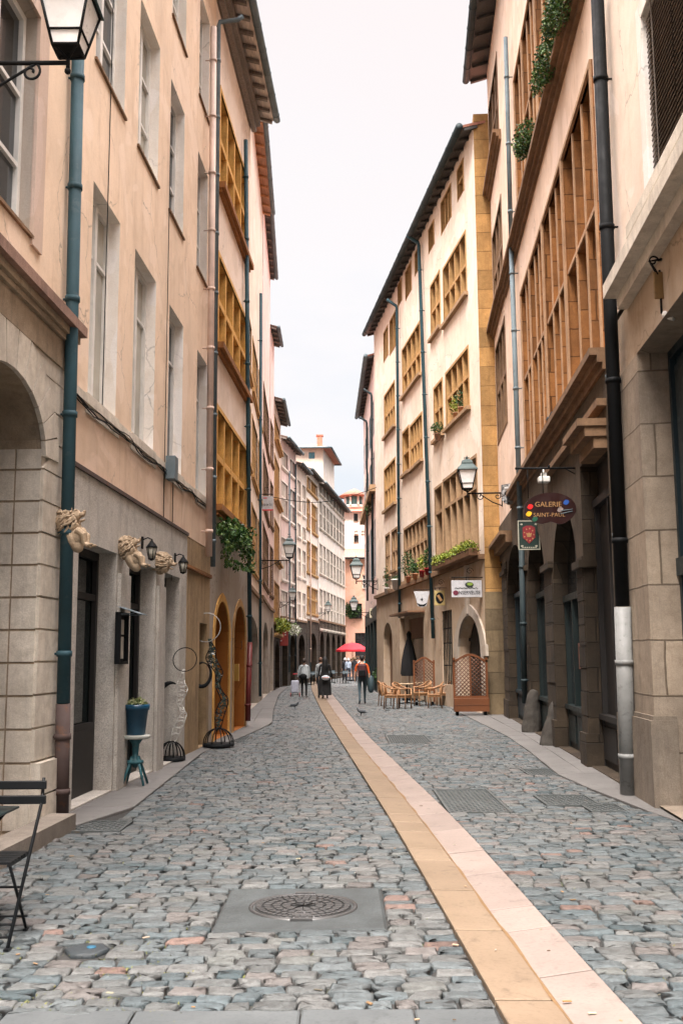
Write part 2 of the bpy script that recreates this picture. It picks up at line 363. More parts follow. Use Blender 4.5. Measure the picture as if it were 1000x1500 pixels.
m_amber = M_wood('ochre_shutter', (.50, .27, .08))
m_tile = M_tile('terracotta_tiles', (.52, .22, .15)); m_tiledk = M_tile('brown_tiles', (.20, .12, .09))
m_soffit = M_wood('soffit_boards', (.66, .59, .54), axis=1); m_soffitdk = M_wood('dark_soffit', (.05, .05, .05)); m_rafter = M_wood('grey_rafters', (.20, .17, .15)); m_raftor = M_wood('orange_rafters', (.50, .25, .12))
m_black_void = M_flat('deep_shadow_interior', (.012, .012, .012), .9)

# ------------------------------------------------------------------ building helpers
def house(F, label, s0, s1, cat='house', name='house'):
    p = F.w((s0 + s1) / 2, 0); return thing(name, label, cat, p)
def body(h, F, s0, s1, z1, mat, depth=7):
    mb = MB(); e = .01
    for a in (s0 + e, s1 - e): mb.face([F.w(a, 0, -.03), F.w(a, 0, -depth), F.w(a, z1, -depth), F.w(a, z1, -.03)], [(0, 0), (depth, 0), (depth, z1), (0, z1)])
    mb.face([F.w(s0, 0, -depth), F.w(s1, 0, -depth), F.w(s1, z1, -depth), F.w(s0, z1, -depth)]); return obj('side_wall', mb, mat, h, True)
def eave(h, F, s0, s1, z, over, m_sof, m_raf, sp=.6, gut=None, pitch=.28, tile=None, back=4, gr=.09, name='roof'):
    mb = MB(); t = .06
    zi = z + (over + back) * pitch
    P = lambda a, d, zz: F.w(a, zz, d)
    for zz in (0.0, .09):
        mb.m = 0 if zz == 0 else 1
        mb.face([P(s0, over, z + zz), P(s1, over, z + zz), P(s1, -back, zi + zz), P(s0, -back, zi + zz)], [(0, 0), (s1 - s0, 0), (s1 - s0, back), (0, back)])
    mb.m = 1
    mb.face([P(s0, over, z), P(s1, over, z), P(s1, over, z + .09), P(s0, over, z + .09)])
    for a in (s0, s1): mb.face([P(a, over, z), P(a, over, z + .09), P(a, -back, zi + .09), P(a, -back, zi)])
    mb.m = 0
    mb.face([P(s0, -back, zi), P(s1, -back, zi), P(s1, -back * 2 - over, z), P(s0, -back * 2 - over, z)])
    r = obj(name, mb, [m_sof, tile or m_tiledk], h, True)
    n = max(2, int((s1 - s0) / sp))
    for i in range(n + 1):
        a = s0 + .06 + (s1 - s0 - .12) * i / n; w = .05; mr = MB()
        for q in (-w, w): mr.face([P(a + q, over - .04, z - .01), P(a + q, -.1, z + (over + .1) * pitch - .01), P(a + q, -.1, z + (over + .1) * pitch - .10), P(a + q, over - .04, z - .09)])
        mr.face([P(a - w, over - .04, z - .09), P(a + w, over - .04, z - .09), P(a + w, -.1, z + (over + .1) * pitch - .10), P(a - w, -.1, z + (over + .1) * pitch - .10)])
        mr.face([P(a - w, over - .04, z - .09), P(a + w, over - .04, z - .09), P(a + w, over - .04, z - .01), P(a - w, over - .04, z - .01)])
        obj('rafter', mr, m_raf, r, True)
    mg = MB(); mg.tube([P(s0 + i * (s1 - s0) / 8, over + gr, z + .03) for i in range(9)], gr, 10)
    k = s0 + .5
    while k < s1: mg.tube([P(k, over + gr, z + .03), P(k + .03, over + gr, z + .03)], gr + .012, 10); k += 1.0
    obj('gutter', mg, gut or m_greypipe, h, True); return r
def pipe(h, F, p, q, mat, r=.06, d=.12, collars=None, top=None, extra=None, name='downpipe'):
    s1, z1 = F.hit(*p, d); s2, z2 = F.hit(*q, d); z2 = max(z2, .02); mb = MB()
    pts = [F.w(s1, z1, d), F.w(s2, z2, d)]
    if top: pts = [F.w(s1 + top[0], z1 + top[2], d + top[1]), F.w(s1 + top[0] * .9, z1 + top[2] - .08, d + top[1] * .8), F.w(s1, z1 + .12, d + .03)] + pts
    mb.tube(pts, r, 12)
    n = collars or max(1, int((z1 - z2) / 2))
    for i in range(n):
        f = (i + .6) / n; a, z = s1 + (s2 - s1) * f, z1 + (z2 - z1) * f
        mb.tube([F.w(a, z - .03, d), F.w(a, z + .03, d)], r + .012, 12); mb.tube([F.w(a, z, 0), F.w(a, z, d)], .014, 5)
    return obj(name, mb, mat, h, True)
def stone_window(h, F, a0, a1, z0, z1, cols, rows, ms, depth=.26, mull=.11, band=.10, sill=0, pane=None, frame=None, label=None, sillm=None, vm=None, light=.045, face=None):
    mb = MB(); H = (a0, a1, z0, z1)
    F.reveal(mb, H, .02, -depth - .05)
    if band:
        F.box(mb, a0 - band, a0, z0 - band * .3, z1 + band, -.02, .02); F.box(mb, a1, a1 + band, z0 - band * .3, z1 + band, -.02, .02); F.box(mb, a0, a1, z1, z1 + band, -.02, .02)
    xs = [a0 + (a1 - a0) * i / cols for i in range(cols + 1)]; zs = [z0] + [z0 + (z1 - z0) * r for r in rows] + [z1]
    for x in xs[1:-1]: F.box(mb, x - mull / 2, x + mull / 2, z0, z1, -depth, -.01)
    for z in zs[1:-1]:
        for i in range(cols): F.box(mb, xs[i] + (mull / 2 if i else 0), xs[i + 1] - (mull / 2 if i < cols - 1 else 0), z - mull * .5, z + mull * .5, -depth, -.02)
    w = obj('window', mb, ms, h, True)
    if label: w['label'] = label
    if face:  # added pale strips: the lit look of the front edges put into colour
        fb = MB(); q = mull * .32
        for x in xs[1:-1]: F.box(fb, x - q, x + q, z0, z1, -.012, .012)
        for z in zs[1:-1]:
            for i in range(cols): F.box(fb, xs[i] + (q if i else 0), xs[i + 1] - (q if i < cols - 1 else 0), z - q, z + q, -.022, .008)
        F.box(fb, a0 - band, a0 - band * .4, z0, z1 + band, .018, .05); F.box(fb, a1 + band * .4, a1 + band, z0, z1 + band, .018, .05); F.box(fb, a0 - band * .4, a1 + band * .4, z1 + band * .4, z1 + band, .018, .05)
        obj('lit_edge', fb, face, w, True)
    mp = MB(); F.quad(mp, a0, a1, z0, z1, -depth - .03); obj('pane', mp, pane or rnd.choice([m_glass, m_glass, m_glasspale]), w, True)
    if frame:
        mf = MB()
        for i in range(cols):
            for j in range(len(zs) - 1):
                x0, x1 = xs[i] + mull / 2, xs[i + 1] - mull / 2; y0, y1 = zs[j] + mull / 2, zs[j + 1] - mull / 2; l = light
                F.box(mf, x0, x0 + l, y0, y1, -depth - .025, -depth + .03); F.box(mf, x1 - l, x1, y0, y1, -depth - .025, -depth + .03)
                F.box(mf, x0 + l, x1 - l, y0, y0 + l, -depth - .025, -depth + .03); F.box(mf, x0 + l, x1 - l, y1 - l, y1, -depth - .025, -depth + .03)
        obj('frame', mf, frame, w, True)
    if sill:
        sb = MB(); F.box(sb, a0 - .18, a1 + .18, z0 - .16, z0 - .03, -.02, sill); F.box(sb, a0 - .14, a1 + .14, z0 - .24, z0 - .16, -.02, sill * .5); obj('sill', sb, sillm or ms, w, True, bevel=.012)
    return w
def casement(h, F, a0, a1, z0, z1, depth=.34, fm=None, bars=(.36, .66), pane=None, split=True, lip=.03):
    fm = fm or m_white; mb = MB(); d0, d1 = -depth - .02, -depth + .05; f = .07
    F.box(mb, a0, a0 + f, z0, z1, d0, d1); F.box(mb, a1 - f, a1, z0, z1, d0, d1); F.box(mb, a0 + f, a1 - f, z0, z0 + f, d0, d1); F.box(mb, a0 + f, a1 - f, z1 - f, z1, d0, d1)
    c = (a0 + a1) / 2
    if split: F.box(mb, c - .05, c + .05, z0 + f, z1 - f, d0, d1 + .015)
    for b in bars:
        z = z0 + (z1 - z0) * b
        if split: F.box(mb, a0 + f, c - .05, z - .022, z + .022, d0, d1 - .01); F.box(mb, c + .05, a1 - f, z - .022, z + .022, d0, d1 - .01)
        else: F.box(mb, a0 + f, a1 - f, z - .022, z + .022, d0, d1 - .01)
    w = obj('window', mb, fm, h, True)
    mp = MB(); F.quad(mp, a0, a1, z0, z1, -depth); obj('pane', mp, pane or rnd.choice([m_glass, m_glasspale]), w, True)
    if lip: sb = MB(); F.box(sb, a0 - .04, a1 + .04, z0 - .04, z0 - .004, -depth + .06, lip); obj('sill', sb, m_browner, w, True)
    return w
def wallobj(h, F, a0, a1, z0, z1, holes, mat, d=0, reveal=None, rm=None, name='wall'):
    mb = MB(); F.wall(mb, a0, a1, z0, z1, holes, d); mats = [mat]
    if reveal:
        mb.m = 1; mats.append(rm or mat)
        for x in holes: F.reveal(mb, x, d, d - reveal)
    return obj(name, mb, mats, h, True)

# ================================================================== LEFT SIDE
xl = lambda Y: -2.97 + .043 * (Y - 13.2)
FL = Facade((xl(4), 4), (xl(27), 27))              # wall line of the first three left houses
# ---- L0 : rusticated stone house with the big arch
F0 = Facade((xl(4) + .10, 4), (xl(27) + .10, 27)); e0 = F0.S(98, 700)
h = house(F0, 'plaster house over a rusticated stone arch at the left edge', 0, e0)
ztop0 = 14.0; zb = F0.Z(85, 458)
zbt = F0.Z(108, 478, .16); ax1 = F0.S(63, 740); zsp = F0.Z(63, 668); arad = 1.0; ax0 = ax1 - 2 * arad
rise = .66; A = (ax0, ax1, 0, zsp + rise, rise)
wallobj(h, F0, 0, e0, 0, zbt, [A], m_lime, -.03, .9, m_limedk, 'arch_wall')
# courses of dressed blocks on the pier and above the arch
mb = MB(); ch = .322; z = .02; k = 0; pw = e0 - ax1
while z < zbt - .35:
    g = .022; z1 = z + ch
    def ax(zz):
        if zz <= zsp: return ax1
        q = (zz - zsp) / rise
        return ax1 - arad + arad * math.sqrt(max(0, 1 - q * q)) if q < 1 else ax1 - arad
    out_ = .07 if k < 2 else 0
    def ax2(zz):
        q = (zz - zsp) / (rise + .46)
        return ax(zz) if q <= 0 else ax1 - arad + (arad + .43) * math.sqrt(max(0, 1 - q * q)) if q < 1 else 0
    poly = [(ax2(z + g) , z + g), (e0, z + g), (e0, z1), (ax2(z1), z1)]
    if min(ax2(z + g), ax2(z1)) < e0 - .06: F0.poly(mb, poly, -.04, .0 + out_ + rnd.uniform(-.004, .004))
    z = z1; k += 1
obj('stone_courses', mb, m_lime, h, True, bevel=.01)
mb = MB()      # jamb courses seen inside the arch: shallow chased joints with vertical arrises
for i in range(12):
    z = .02 + ch * i
    for d0 in (-.30, -.60): F0.box(mb, ax1 - .012, ax1 + .02, z + .012, z + ch - .012, d0 - .27, d0 + .0)
    F0.box(mb, ax1 - .012, ax1 + .02, z + .012, z + ch - .012, -.28, -.03)
    if z > zsp - ch: break
obj('jamb_blocks', mb, m_lime, h, True, bevel=.012)
mb = MB(); F0.box(mb, ax0, ax1, 0, zsp + rise, -.93, -.90); d_ = obj('door', mb, m_dkwood, h, True)
mb = MB()      # voussoir lines and keystone block over the arch
for i in range(0, 9):
    t = R(1 + i * 14); c = ax1 - arad
    p = [(c + arad * math.cos(t), zsp + rise * math.sin(t)), (c + arad * math.cos(t + R(13)), zsp + rise * math.sin(t + R(13))), (c + (arad + .42) * math.cos(t + R(13)), zsp + (rise + .45) * math.sin(t + R(13))), (c + (arad + .42) * math.cos(t), zsp + (rise + .45) * math.sin(t))]
    mb = MB(); F0.poly(mb, p, -.03, .016); obj('voussoir', mb, m_lime, h, True, bevel=.012)
mb = MB()
F0.box(mb, 0, e0 + .04, zbt + .02, zbt + .13, -.03, .17)
obj('cornice', mb, M_stone('weathered_pink_stone', (.34, .21, .16), .25, .6, .6), h, True, bevel=.012)
mb = MB(); F0.box(mb, 0, e0 + .02, zbt - .06, zbt + .02, -.03, .10); F0.box(mb, 0, e0 + .01, zbt - .12, zbt - .06, -.03, .06); F0.box(mb, 0, e0, zbt - .42, zbt - .12, -.03, .02)
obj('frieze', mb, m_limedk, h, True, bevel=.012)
wx1 = F0.S(46, 300); wx0 = wx1 - 1.5; wz0 = F0.Z(45, 350) + .04; wz1 = wz0 + 2.3
W0 = (wx0, wx1, wz0, wz1); W0b = (wx0, wx1, wz1 + 1.5, wz1 + 3.4)
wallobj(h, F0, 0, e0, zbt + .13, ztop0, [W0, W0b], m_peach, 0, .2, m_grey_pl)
stone_surr = MB(); F0.box(stone_surr, wx1, wx1 + .28, wz0 - .1, wz1 + .3, -.01, .03); F0.box(stone_surr, wx0 - .25, wx1, wz1, wz1 + .3, -.01, .03); obj('window_surround', stone_surr, m_chip, h, True, bevel=.01)
casement(h, F0, *W0, depth=.17, bars=(.3, .62), pane=m_glass); casement(h, F0, *W0b, depth=.17)
body(h, F0, 0, e0, ztop0, m_peach)
mb = MB(); F0.box(mb, 0, e0 + .5, ztop0, ztop0 + .15, -7, .6); obj('roof', mb, m_tiledk, h, True)
# step slab before the pier
mb = MB(); a = F0.S(62, 1200); F0.box(mb, 0, a, -.02, .15, 0.075, .34); obj('step', mb, M_stone('worn_step', (.25, .215, .18), .3, .5, .7), h, True, bevel=.02)
# ---- L1 : tall peach house with the stone shopfront
s0 = e0 + .005; s1 = FL.S(309, 700); L1s = (s0, s1)
h = house(FL, 'tall peach plaster house with a granite shopfront and four columns of windows', s0, s1)
c2 = [(FL.S(133, 420), FL.S(174, 420)), (FL.S(196, 470), FL.S(228, 470)), (FL.S(247, 530), FL.S(268, 530)), (FL.S(288, 600), FL.S(303, 600))]
c3 = [(FL.S(141, 60), FL.S(185, 60)), (FL.S(204, 120), FL.S(234, 120)), (FL.S(249, 220), FL.S(270, 220)), (FL.S(289, 320), FL.S(304, 320))]
z2t, z2b = FL.Z(198, 363), FL.Z(200, 640); z3t, z3b = FL.Z(250, 112), FL.Z(247, 305); z4b = FL.Z(289, 130); z4t = z4b + (z3t - z3b) * .95
H2 = [(a, b, z2b, z2t) for a, b in c2]; H3 = [(a, b, z3b, z3t) for a, b in c3]; H4 = [(a, b, z4b, z4t) for a, b in c3]
zg = (FL.Z(105, 692) + FL.Z(270, 776)) / 2; sfx = FL.S(270, 850); ztop1 = z4t + 1.2
print('L1 z', z2b, z2t, z3b, z3t, z4b, zg, ztop1, 's', c2, sfx, s1)
zmid = z2b - .05
wallobj(h, FL, s0, s1, zmid, ztop1, H2 + H3 + H4, m_peach, 0, .23, m_reveal)
wallobj(h, FL, s0, s1, zg, zmid, [], m_peach2, .012, name='lower_wall')
for i, H in enumerate(H2): casement(h, FL, *H, depth=.20, bars=(.72,), lip=0, pane=m_glasspale if i in (0, 1) else m_glass)
for i, H in enumerate(H3): casement(h, FL, *H, depth=.20, bars=(.33, .66), lip=.035)
for i, H in enumerate(H4): casement(h, FL, *H, depth=.20, bars=(.33, .66), lip=.035)
mb = MB(); FL.box(mb, s0, s1, zmid - .10, zmid, -.01, .05)
for H in H2: FL.box(mb, H[0] - .10, H[1] + .10, H[2] - .25, H[2] - .005, -.17, .03)
obj('string_course', mb, m_lime, h, True, bevel=.01)
# shopfront: openings between octagonal granite piers
o1 = (FL.S(107, 900), FL.S(163, 960)); o2 = (FL.S(182, 960), FL.S(222, 960)); o3 = (FL.S(235, 960), FL.S(258, 960)); zo = FL.Z(112, 790)
OH = [(o1[0], o1[1], 0.03, zo), (o2[0], o2[1], 0.03, zo), (o3[0], o3[1], .03, zo)]
wallobj(h, FL, s0, sfx, 0, zg, OH, m_bouch, .045, .32, m_bouch, 'shopfront_surround')
mb = MB(); FL.box(mb, s0, sfx, zg - .02, zg + .03, -.01, .075); obj('drip_ledge', mb, m_rust, h, True)
mb = MB()
for a, b in ((o1[1], o2[0]), (o2[1], o3[0])):   # chamfered pier faces
    mb = MB(); FL.poly(mb, [(a + .07, .0), (b - .07, .0), (b - .07, zo - .25), (a + .07, zo - .25)], .04, .09)
    obj('pier', mb, m_bouch, h, True, bevel=.03)
for i, (a, b, z0, z1) in enumerate(OH):
    sh = MB(); zk = .75 if i != 1 else .0; D = -.25
    FL.box(sh, a, a + .06, z0, z1, D, D + .06); FL.box(sh, b - .08, b, z0, z1, D, D + .06); FL.box(sh, a + .06, b - .08, z1 - .1, z1, D, D + .06); FL.box(sh, a + .06, b - .08, z1 - .62, z1 - .54, D, D + .05)
    FL.box(sh, a + .06, b - .08, z0, z0 + zk + .1, D, D + .06); FL.box(sh, a + .12, b - .14, z0 + .14, z0 + zk + .02, D + .05, D + .075) if zk else None
    dd = obj('shop_window' if i != 1 else 'shop_door', sh, m_dkwood, h, True, bevel=.006)
    mp = MB(); FL.quad(mp, a, b, z0, z1, D - .01); obj('pane', mp, m_glassgrn, dd, True)
    if i == 1:
        mn = MB(); c = FL.w(a + .2, 1.05, D + .1); mn.tube([FL.w(a + .12, 1.05, D + .06), FL.w(a + .12, 1.05, D + .12), FL.w(a + .24, 1.04, D + .12)], .012, 6); obj('handle', mn, m_black, dd, True)
        pp = MB()
        for zz, hh in ((1.45, .3), (1.85, .22), (2.12, .3)): FL.box(pp, a + .3, a + .52, zz, zz + hh, D + .005, D + .01)
        obj('notice', pp, M_flat('paper', (.62, .60, .55)), dd, True)
# ochre crumbling part with a narrow door
nd = (FL.S(291, 1000), FL.S(302, 1000), .02, FL.Z(291, 912)); wallobj(h, FL, sfx, s1, 0, zg, [nd], m_ochre_old, .006, .3, m_ochre_old, 'old_wall')
mb = MB(); FL.quad(mb, nd[0], nd[1], 0, nd[3], -.28); 
for i in range(5): FL.box(mb, nd[0] + .02 + i * (nd[1] - nd[0]) / 5, nd[0] + (i + 1) * (nd[1] - nd[0]) / 5, 0.02, nd[3], -.28, -.25)
obj('door', mb, m_dkwood, h, True)
mb = MB(); zz = FL.Z(272, 832); FL.box(mb, sfx, s1 - .02, zz, zz + .07, -.01, .05); obj('ledge', mb, m_brown, h, True)
body(h, FL, s0, s1, ztop1, m_peach)
eave(h, FL, s0, s1, ztop1, .6, m_soffit, m_rafter, .7)
pipe(h, FL, (116, 20), (93, 1030), m_teal, .068, .20, collars=6)
pipe(h, FL, (93, 1031), (90, 1192), m_rust, .075, .20, collars=2, name='cast_iron_shoe')
pipe(h, FL, (313, 40), (306, 815), m_pinkpipe, .065, .16, collars=9)
# cables sagging along the string course, and a loose loop
mb = MB()
for kk, (dz, dd, rr) in enumerate(((0, .06, .010), (-.03, .065, .008), (.02, .07, .007))):
    pts = []
    for i in range(49):
        a = s0 + .1 + (s1 - s0 - .1) * i / 48; pts.append(FL.w(a, zmid - .12 + dz + .018 * math.sin(i * .9 + kk) - .05 * abs(math.sin(i * math.pi / 12)), dd + .012 * math.sin(i * 1.7 + kk * 2)))
    mb.tube(pts, rr, 5)
mb.tube([FL.w(FL.S(156, 300), z, .02) for z in (zmid, zmid + 2, zmid + 5, zmid + 8)], .007, 5)
mb.tube([FL.w(FL.S(240, 600), z, .03) for z in (zg - .9, zg + .3, zmid + 2, zmid + 6)], .007, 5)
mb.tube([FL.w(FL.S(253, 600), z, .03) for z in (zg - .9, zg + .3, zmid)], .007, 5)
obj('cable', mb, m_black, h, True)
mb = MB(); a = FL.S(241, 660); FL.box(mb, a - .13, a + .13, zmid - .25, zmid + .12, .05, .2); obj('junction_box', mb, m_greypipe, h, True, bevel=.03)
# ---- L2 : narrow house with yellow stone windows, deep eave
s0 = L1s[1] + .005; s1 = FL.S(364, 700); L2s = (s0, s1)
h = house(FL, 'narrow grey house with bright yellow stone windows and a deep boarded eave', s0, s1)
ztop2 = atY(408, 186, 26.6).z; n = 3
yz = [(FL.Z(319, 600), FL.Z(362, 668)), ]
wa, wb = FL.S(319, 500), FL.S(361, 500)
rows_ = [(FL.Z(321, 742), FL.Z(319, 600)), (FL.Z(319, 502), FL.Z(319, 372)), (FL.Z(319, 262), FL.Z(322, 130)), (FL.Z(322, 110), FL.Z(322, -20))]
rows_ = [(min(a, b), max(a, b)) for a, b in rows_]
za, zb_, zc = rows_[0], rows_[1], rows_[2]
print('L2 rows', rows_, ztop2)
HY = [(wa, wb, r[0], r[1]) for r in rows_[:3] if r[1] < ztop2 - .3]
zat = ztop2 - 1.9
att = [(wa + .1 + i * (wb - wa) / 3, wa + .1 + i * (wb - wa) / 3 + .8, zat, ztop2 - .75) for i in range(3)] if HY[-1][3] < zat - .3 else []
zarch = FL.Z(330, 868)
oa = FL.S(312, 1000), FL.S(334, 1000); ob = FL.S(341, 1000), FL.S(358, 1000)
AH = [(oa[0] + .05, oa[1], .02, FL.Z(322, 880), .85), (ob[0], ob[1], .02, FL.Z(350, 888), .8)]
zlow = HY[0][2] - .25
wallobj(h, FL, s0, s1, zlow, ztop2 + .1, HY + att, m_pink, 0)
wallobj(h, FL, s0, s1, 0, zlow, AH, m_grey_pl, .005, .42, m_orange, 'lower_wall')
for q, H in enumerate(HY): stone_window(h, FL, *H, 4, (.52,), m_yellow, depth=.24, mull=.13, band=.1, sill=.16, sillm=m_brown, pane=m_glass)
for H in att: stone_window(h, FL, *H, 2, (), m_yellow, depth=.2, mull=.1, band=.08, sill=0, pane=m_glass)
for i, A_ in enumerate(AH):
    mb = MB(); o = FL.outline(A_)[2:]; c = (A_[0] + A_[1]) / 2
    for j in range(len(o) - 1):
        (x, z), (x2, z2) = o[j], o[j + 1]; ex = lambda x, z: (c + (x - c) * 1.22, z + .16 * (1 - abs(x - c) / (A_[1] - A_[0]) * 2) + .02)
        FL.poly(mb, [(x, z), ex(x, z), ex(x2, z2), (x2, z2)][::-1], -.01, .03)
    zz = A_[3] - A_[4]
    FL.poly(mb, [(A_[0] - .17, 0), (A_[0], 0), (A_[0], zz), (A_[0] - .17, zz)], -.01, .03); FL.poly(mb, [(A_[1], 0), (A_[1] + .15, 0), (A_[1] + .15, zz), (A_[1], zz)], -.01, .03)
    obj('archway', mb, m_yellow if i == 0 else m_ystone2, h, True)
    mb = MB(); FL.pane(mb, A_, -.42)
    for j in range(6): a = A_[0] + (A_[1] - A_[0]) * j / 6; FL.box(mb, a + .015, a + (A_[1] - A_[0]) / 6, .02, A_[3] - A_[4], -.42, -.38)
    for j in range(12):
        z = .12 + j * .19
        if z < A_[3] - .4: FL.box(mb, A_[0] + .02, A_[1] - .02, z, z + .025, -.38, -.36)
    obj('door', mb, m_dkwood if i == 0 else m_brownp, h, True)
body(h, FL, s0, s1, ztop2, m_pink)
eave(h, FL, s0 - .05, s1 + .1, ztop2, .62, m_soffit, m_rafter, .55, gr=.09)
mb = MB(); FL.box(mb, s0, s1, ztop2 - .35, ztop2 + .05, .03, .16); FL.box(mb, s0, s1, ztop2 - .2, ztop2 + .1, .16, .26); obj('cornice', mb, m_rafter, h, True)
pipe(h, FL, (360, 205), (366, 940), m_teal, .055, .10, collars=8)
pipe(h, FL, (366, 941), (363, 1056), m_redpipe, .065, .10, collars=2, name='red_pipe_guard')
pipe(h, FL, (320, 40), (312, 830), m_greypipe, .05, .12, collars=9, top=(.1, .5, .3))
num = MB(); M_ = Matrix.Translation(FL.w(FL.S(353, 946), FL.Z(353, 946), .012)) @ Matrix((( -FL.t.x * -1, 0, FL.n.x, 0), (FL.t.y, 0, FL.n.y, 0), (0, 1, 0, 0), (0, 0, 0, 1)))
text_mb(num, '3', .30, M_); obj('house_number', num, m_black, h, True)
mb = MB(); a, z = FL.hit(348, 985); FL.box(mb, a - .06, a + .06, z - .2, z + .2, -.5, .035); obj('letter_plate', mb, M_paint('brass', (.55, .33, .08), .4, .2, metal=.5), h, True, bevel=.01)
# ---- further left houses
Bp, Cp, Dp = (-3.304, 42), (-3.675, 52), (-3.70, 62.4)
def far(line, label, px0, px1, ztop, mat, rows, cols, style, eav=.5, gut=None, sof=None, raf=None, low=None, lowz=4.2, arches=1, vis=True, pipes=(), sill=.1, ext0=0, mull=.13, stm=None, win=None, depth=.22, pane=None, oms=None, tile=None):
    """one house of a row: rows = [(z bottom, z top)], cols = [(s0, s1)] as fractions"""
    F = line; a0 = F.S(px0, 900) - ext0 if px0 is not None else 0; a1 = F.S(px1, 900)
    if a1 < a0: a0, a1 = a1, a0
    h = house(F, label, a0, a1); Lh = a1 - a0; H = []
    for (zb, zt, *o) in rows:
        cc = o[0] if o else cols
        for c in cc: H.append((a0 + Lh * c[0], a0 + Lh * c[1], zb, zt))
    arcs = []
    for i in range(arches):
        f0 = (i + .18) / arches; f1 = (i + .82) / arches; arcs.append((a0 + Lh * f0, a0 + Lh * f1, .02, lowz - .9, min(.5 * Lh * (f1 - f0), 1.0)))
    wallobj(h, F, a0, a1, lowz, ztop + .1, H, mat, 0, .25)
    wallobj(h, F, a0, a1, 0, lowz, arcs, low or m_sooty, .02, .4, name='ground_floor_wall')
    mb = MB(); F.box(mb, a0, a1, lowz - .08, lowz + .06, -.02, .1); obj('string_course', mb, m_browner, h, True)
    for A_ in arcs:
        mb = MB(); F.pane(mb, A_, -.38); F.box(mb, (A_[0] + A_[1]) / 2 - .04, (A_[0] + A_[1]) / 2 + .04, 0, A_[3] - .1, -.38, -.32); F.box(mb, A_[0], A_[1], A_[3] - A_[4] - .05, A_[3] - A_[4] + .05, -.38, -.31)
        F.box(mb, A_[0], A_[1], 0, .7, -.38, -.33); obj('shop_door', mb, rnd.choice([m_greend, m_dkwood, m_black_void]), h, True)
    for x in H:
        if style == 'stone': stone_window(h, F, *x, max(2, round((x[1] - x[0]) / .75)), (.55,) if x[3] - x[2] > 1.3 else (), stm or m_ystone2, depth=depth, mull=mull, band=.08, sill=sill, pane=pane or m_glass)
        elif style == 'shutter': stone_window(h, F, *x, max(2, round((x[1] - x[0]) / .7)), (), stm or m_cream, depth=depth, mull=mull, band=.08, sill=sill, pane=pane or m_amber)
        else: casement(h, F, *x, depth=.2, lip=sill, pane=m_glass)
    body(h, F, a0, a1, ztop, mat)
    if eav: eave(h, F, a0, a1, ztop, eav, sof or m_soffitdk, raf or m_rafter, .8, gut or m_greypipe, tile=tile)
    for p, q, m in pipes: pipe(h, F, p, q, m, .055, .12, collars=5)
    return h, F, a0, a1
F3 = Facade((-2.83, 26.65), Bp); F3b = Facade(Bp, Cp); F4 = Facade(Cp, Dp)
z_ = F3.Z(385, 300)
z3e = atY(398, 318, 42).z; z3e2 = atY(397, 414, 52).z; z4e = atY(419, 628, 62.4).z
print('eaves', z3e, z3e2, z4e)
far(F3, 'pink house with a boarded orange eave beside the ivy balcony', 350, 382, z3e, m_pink, [(4.8, 6.9), (8, 10), (11, 12.8)], [(.1, .38), (.45, .72), (.78, .95)], 'stone', .36, raf=m_raftor, sof=M_wood('orange_soffit', (.40, .20, .12), axis=1), low=m_grey_pl, lowz=4.0, pipes=[((382, 430), (381, 1020), m_teal)], ext0=0)
far(F3b, 'narrow pink house behind the phone number board', 382.5, 394, z3e2, m_rose, [(5.0, 7.4), (8.3, 10.5), (11.5, 13.5)], [(.12, .85)], 'stone', .25, low=m_grey_pl, lowz=4.2, stm=m_browner)
far(F4, 'slim house with a pale eave between the pink and the cream houses', 394.3, 400.4, 18.9, m_rose, [(5, 7.4), (8.6, 10.8), (12, 14)], [(.1, .8)], 'stone', .35, low=m_grey_pl, lowz=4.2, stm=m_browner)
far(F4, 'cream house with yellow shuttered windows and brown ledges', 400.6, 410.5, z4e, m_pale, [(F4.Z(398, 925), F4.Z(400, 850)), (F4.Z(398, 812), F4.Z(398, 752)), (F4.Z(396, 714), F4.Z(397, 650)), (F4.Z(396, 620), F4.Z(397, 590))], [(.05, .8)], 'shutter', .45, sill=.25, gut=m_greypipe, low=m_sooty, lowz=3.6, stm=m_ystone2, pane=m_ochwood)
D5 = (Dp[0] + .127 * 33.5, Dp[1] + 33.5); F5 = Facade(Dp, D5)
def rz(v, u): return F5.Z(u, v)
zE = F5.Z(452, 682)
print('F5 eave', zE, F5.Z(411, 640), F5.Z(490, 728), 'L', F5.L)
def rows5(u, vs): return [(min(F5.Z(u, a), F5.Z(u, b)), max(F5.Z(u, a), F5.Z(u, b))) for a, b in vs]
far(F5, 'rose pink house with dark slit windows left of the far lamp', 411, 433.5, F5.Z(412, 642), m_rose, rows5(421, [(905, 868), (850, 792), (760, 712), (690, 668)]), [(.04, .42), (.58, .92)], 'stone', .4, sof=m_soffitdk, pipes=[((424, 690), (424, 985), m_greypipe), ((433, 680), (433, 985), m_zincdk)], lowz=4.2, arches=2, stm=m_cream)
far(F5, 'pale pink house with white railed windows', 434, 448.5, F5.Z(436, 682), m_pale, rows5(441, [(905, 868), (845, 805), (788, 770), (752, 708)]), [(.1, .4), (.6, .9)], 'stone', .35, lowz=4.2, stm=m_cream)
far(F5, 'cream house with tall ochre windows and stone hoods', 449, 466, F5.Z(451, 690), m_cream, rows5(457, [(898, 862), (840, 798), (778, 738), (722, 706)]), [(.04, .3), (.38, .92)], 'stone', .35, lowz=4.4, pane=m_amber, stm=m_ystone2, pipes=[((455, 730), (455, 970), m_pinkpipe)])
far(F5, 'long pale stone house with close rows of tall grey windows at the far left', 466.5, 505.5, F5.Z(470, 712), m_cream, rows5(480, [(922, 868), (845, 805), (782, 746), (735, 722)]), [(.03 + i * .121, .03 + i * .121 + .085) for i in range(8)], 'stone', .5, lowz=4.6, low=m_sooty, arches=5, stm=m_lime, sill=.12)
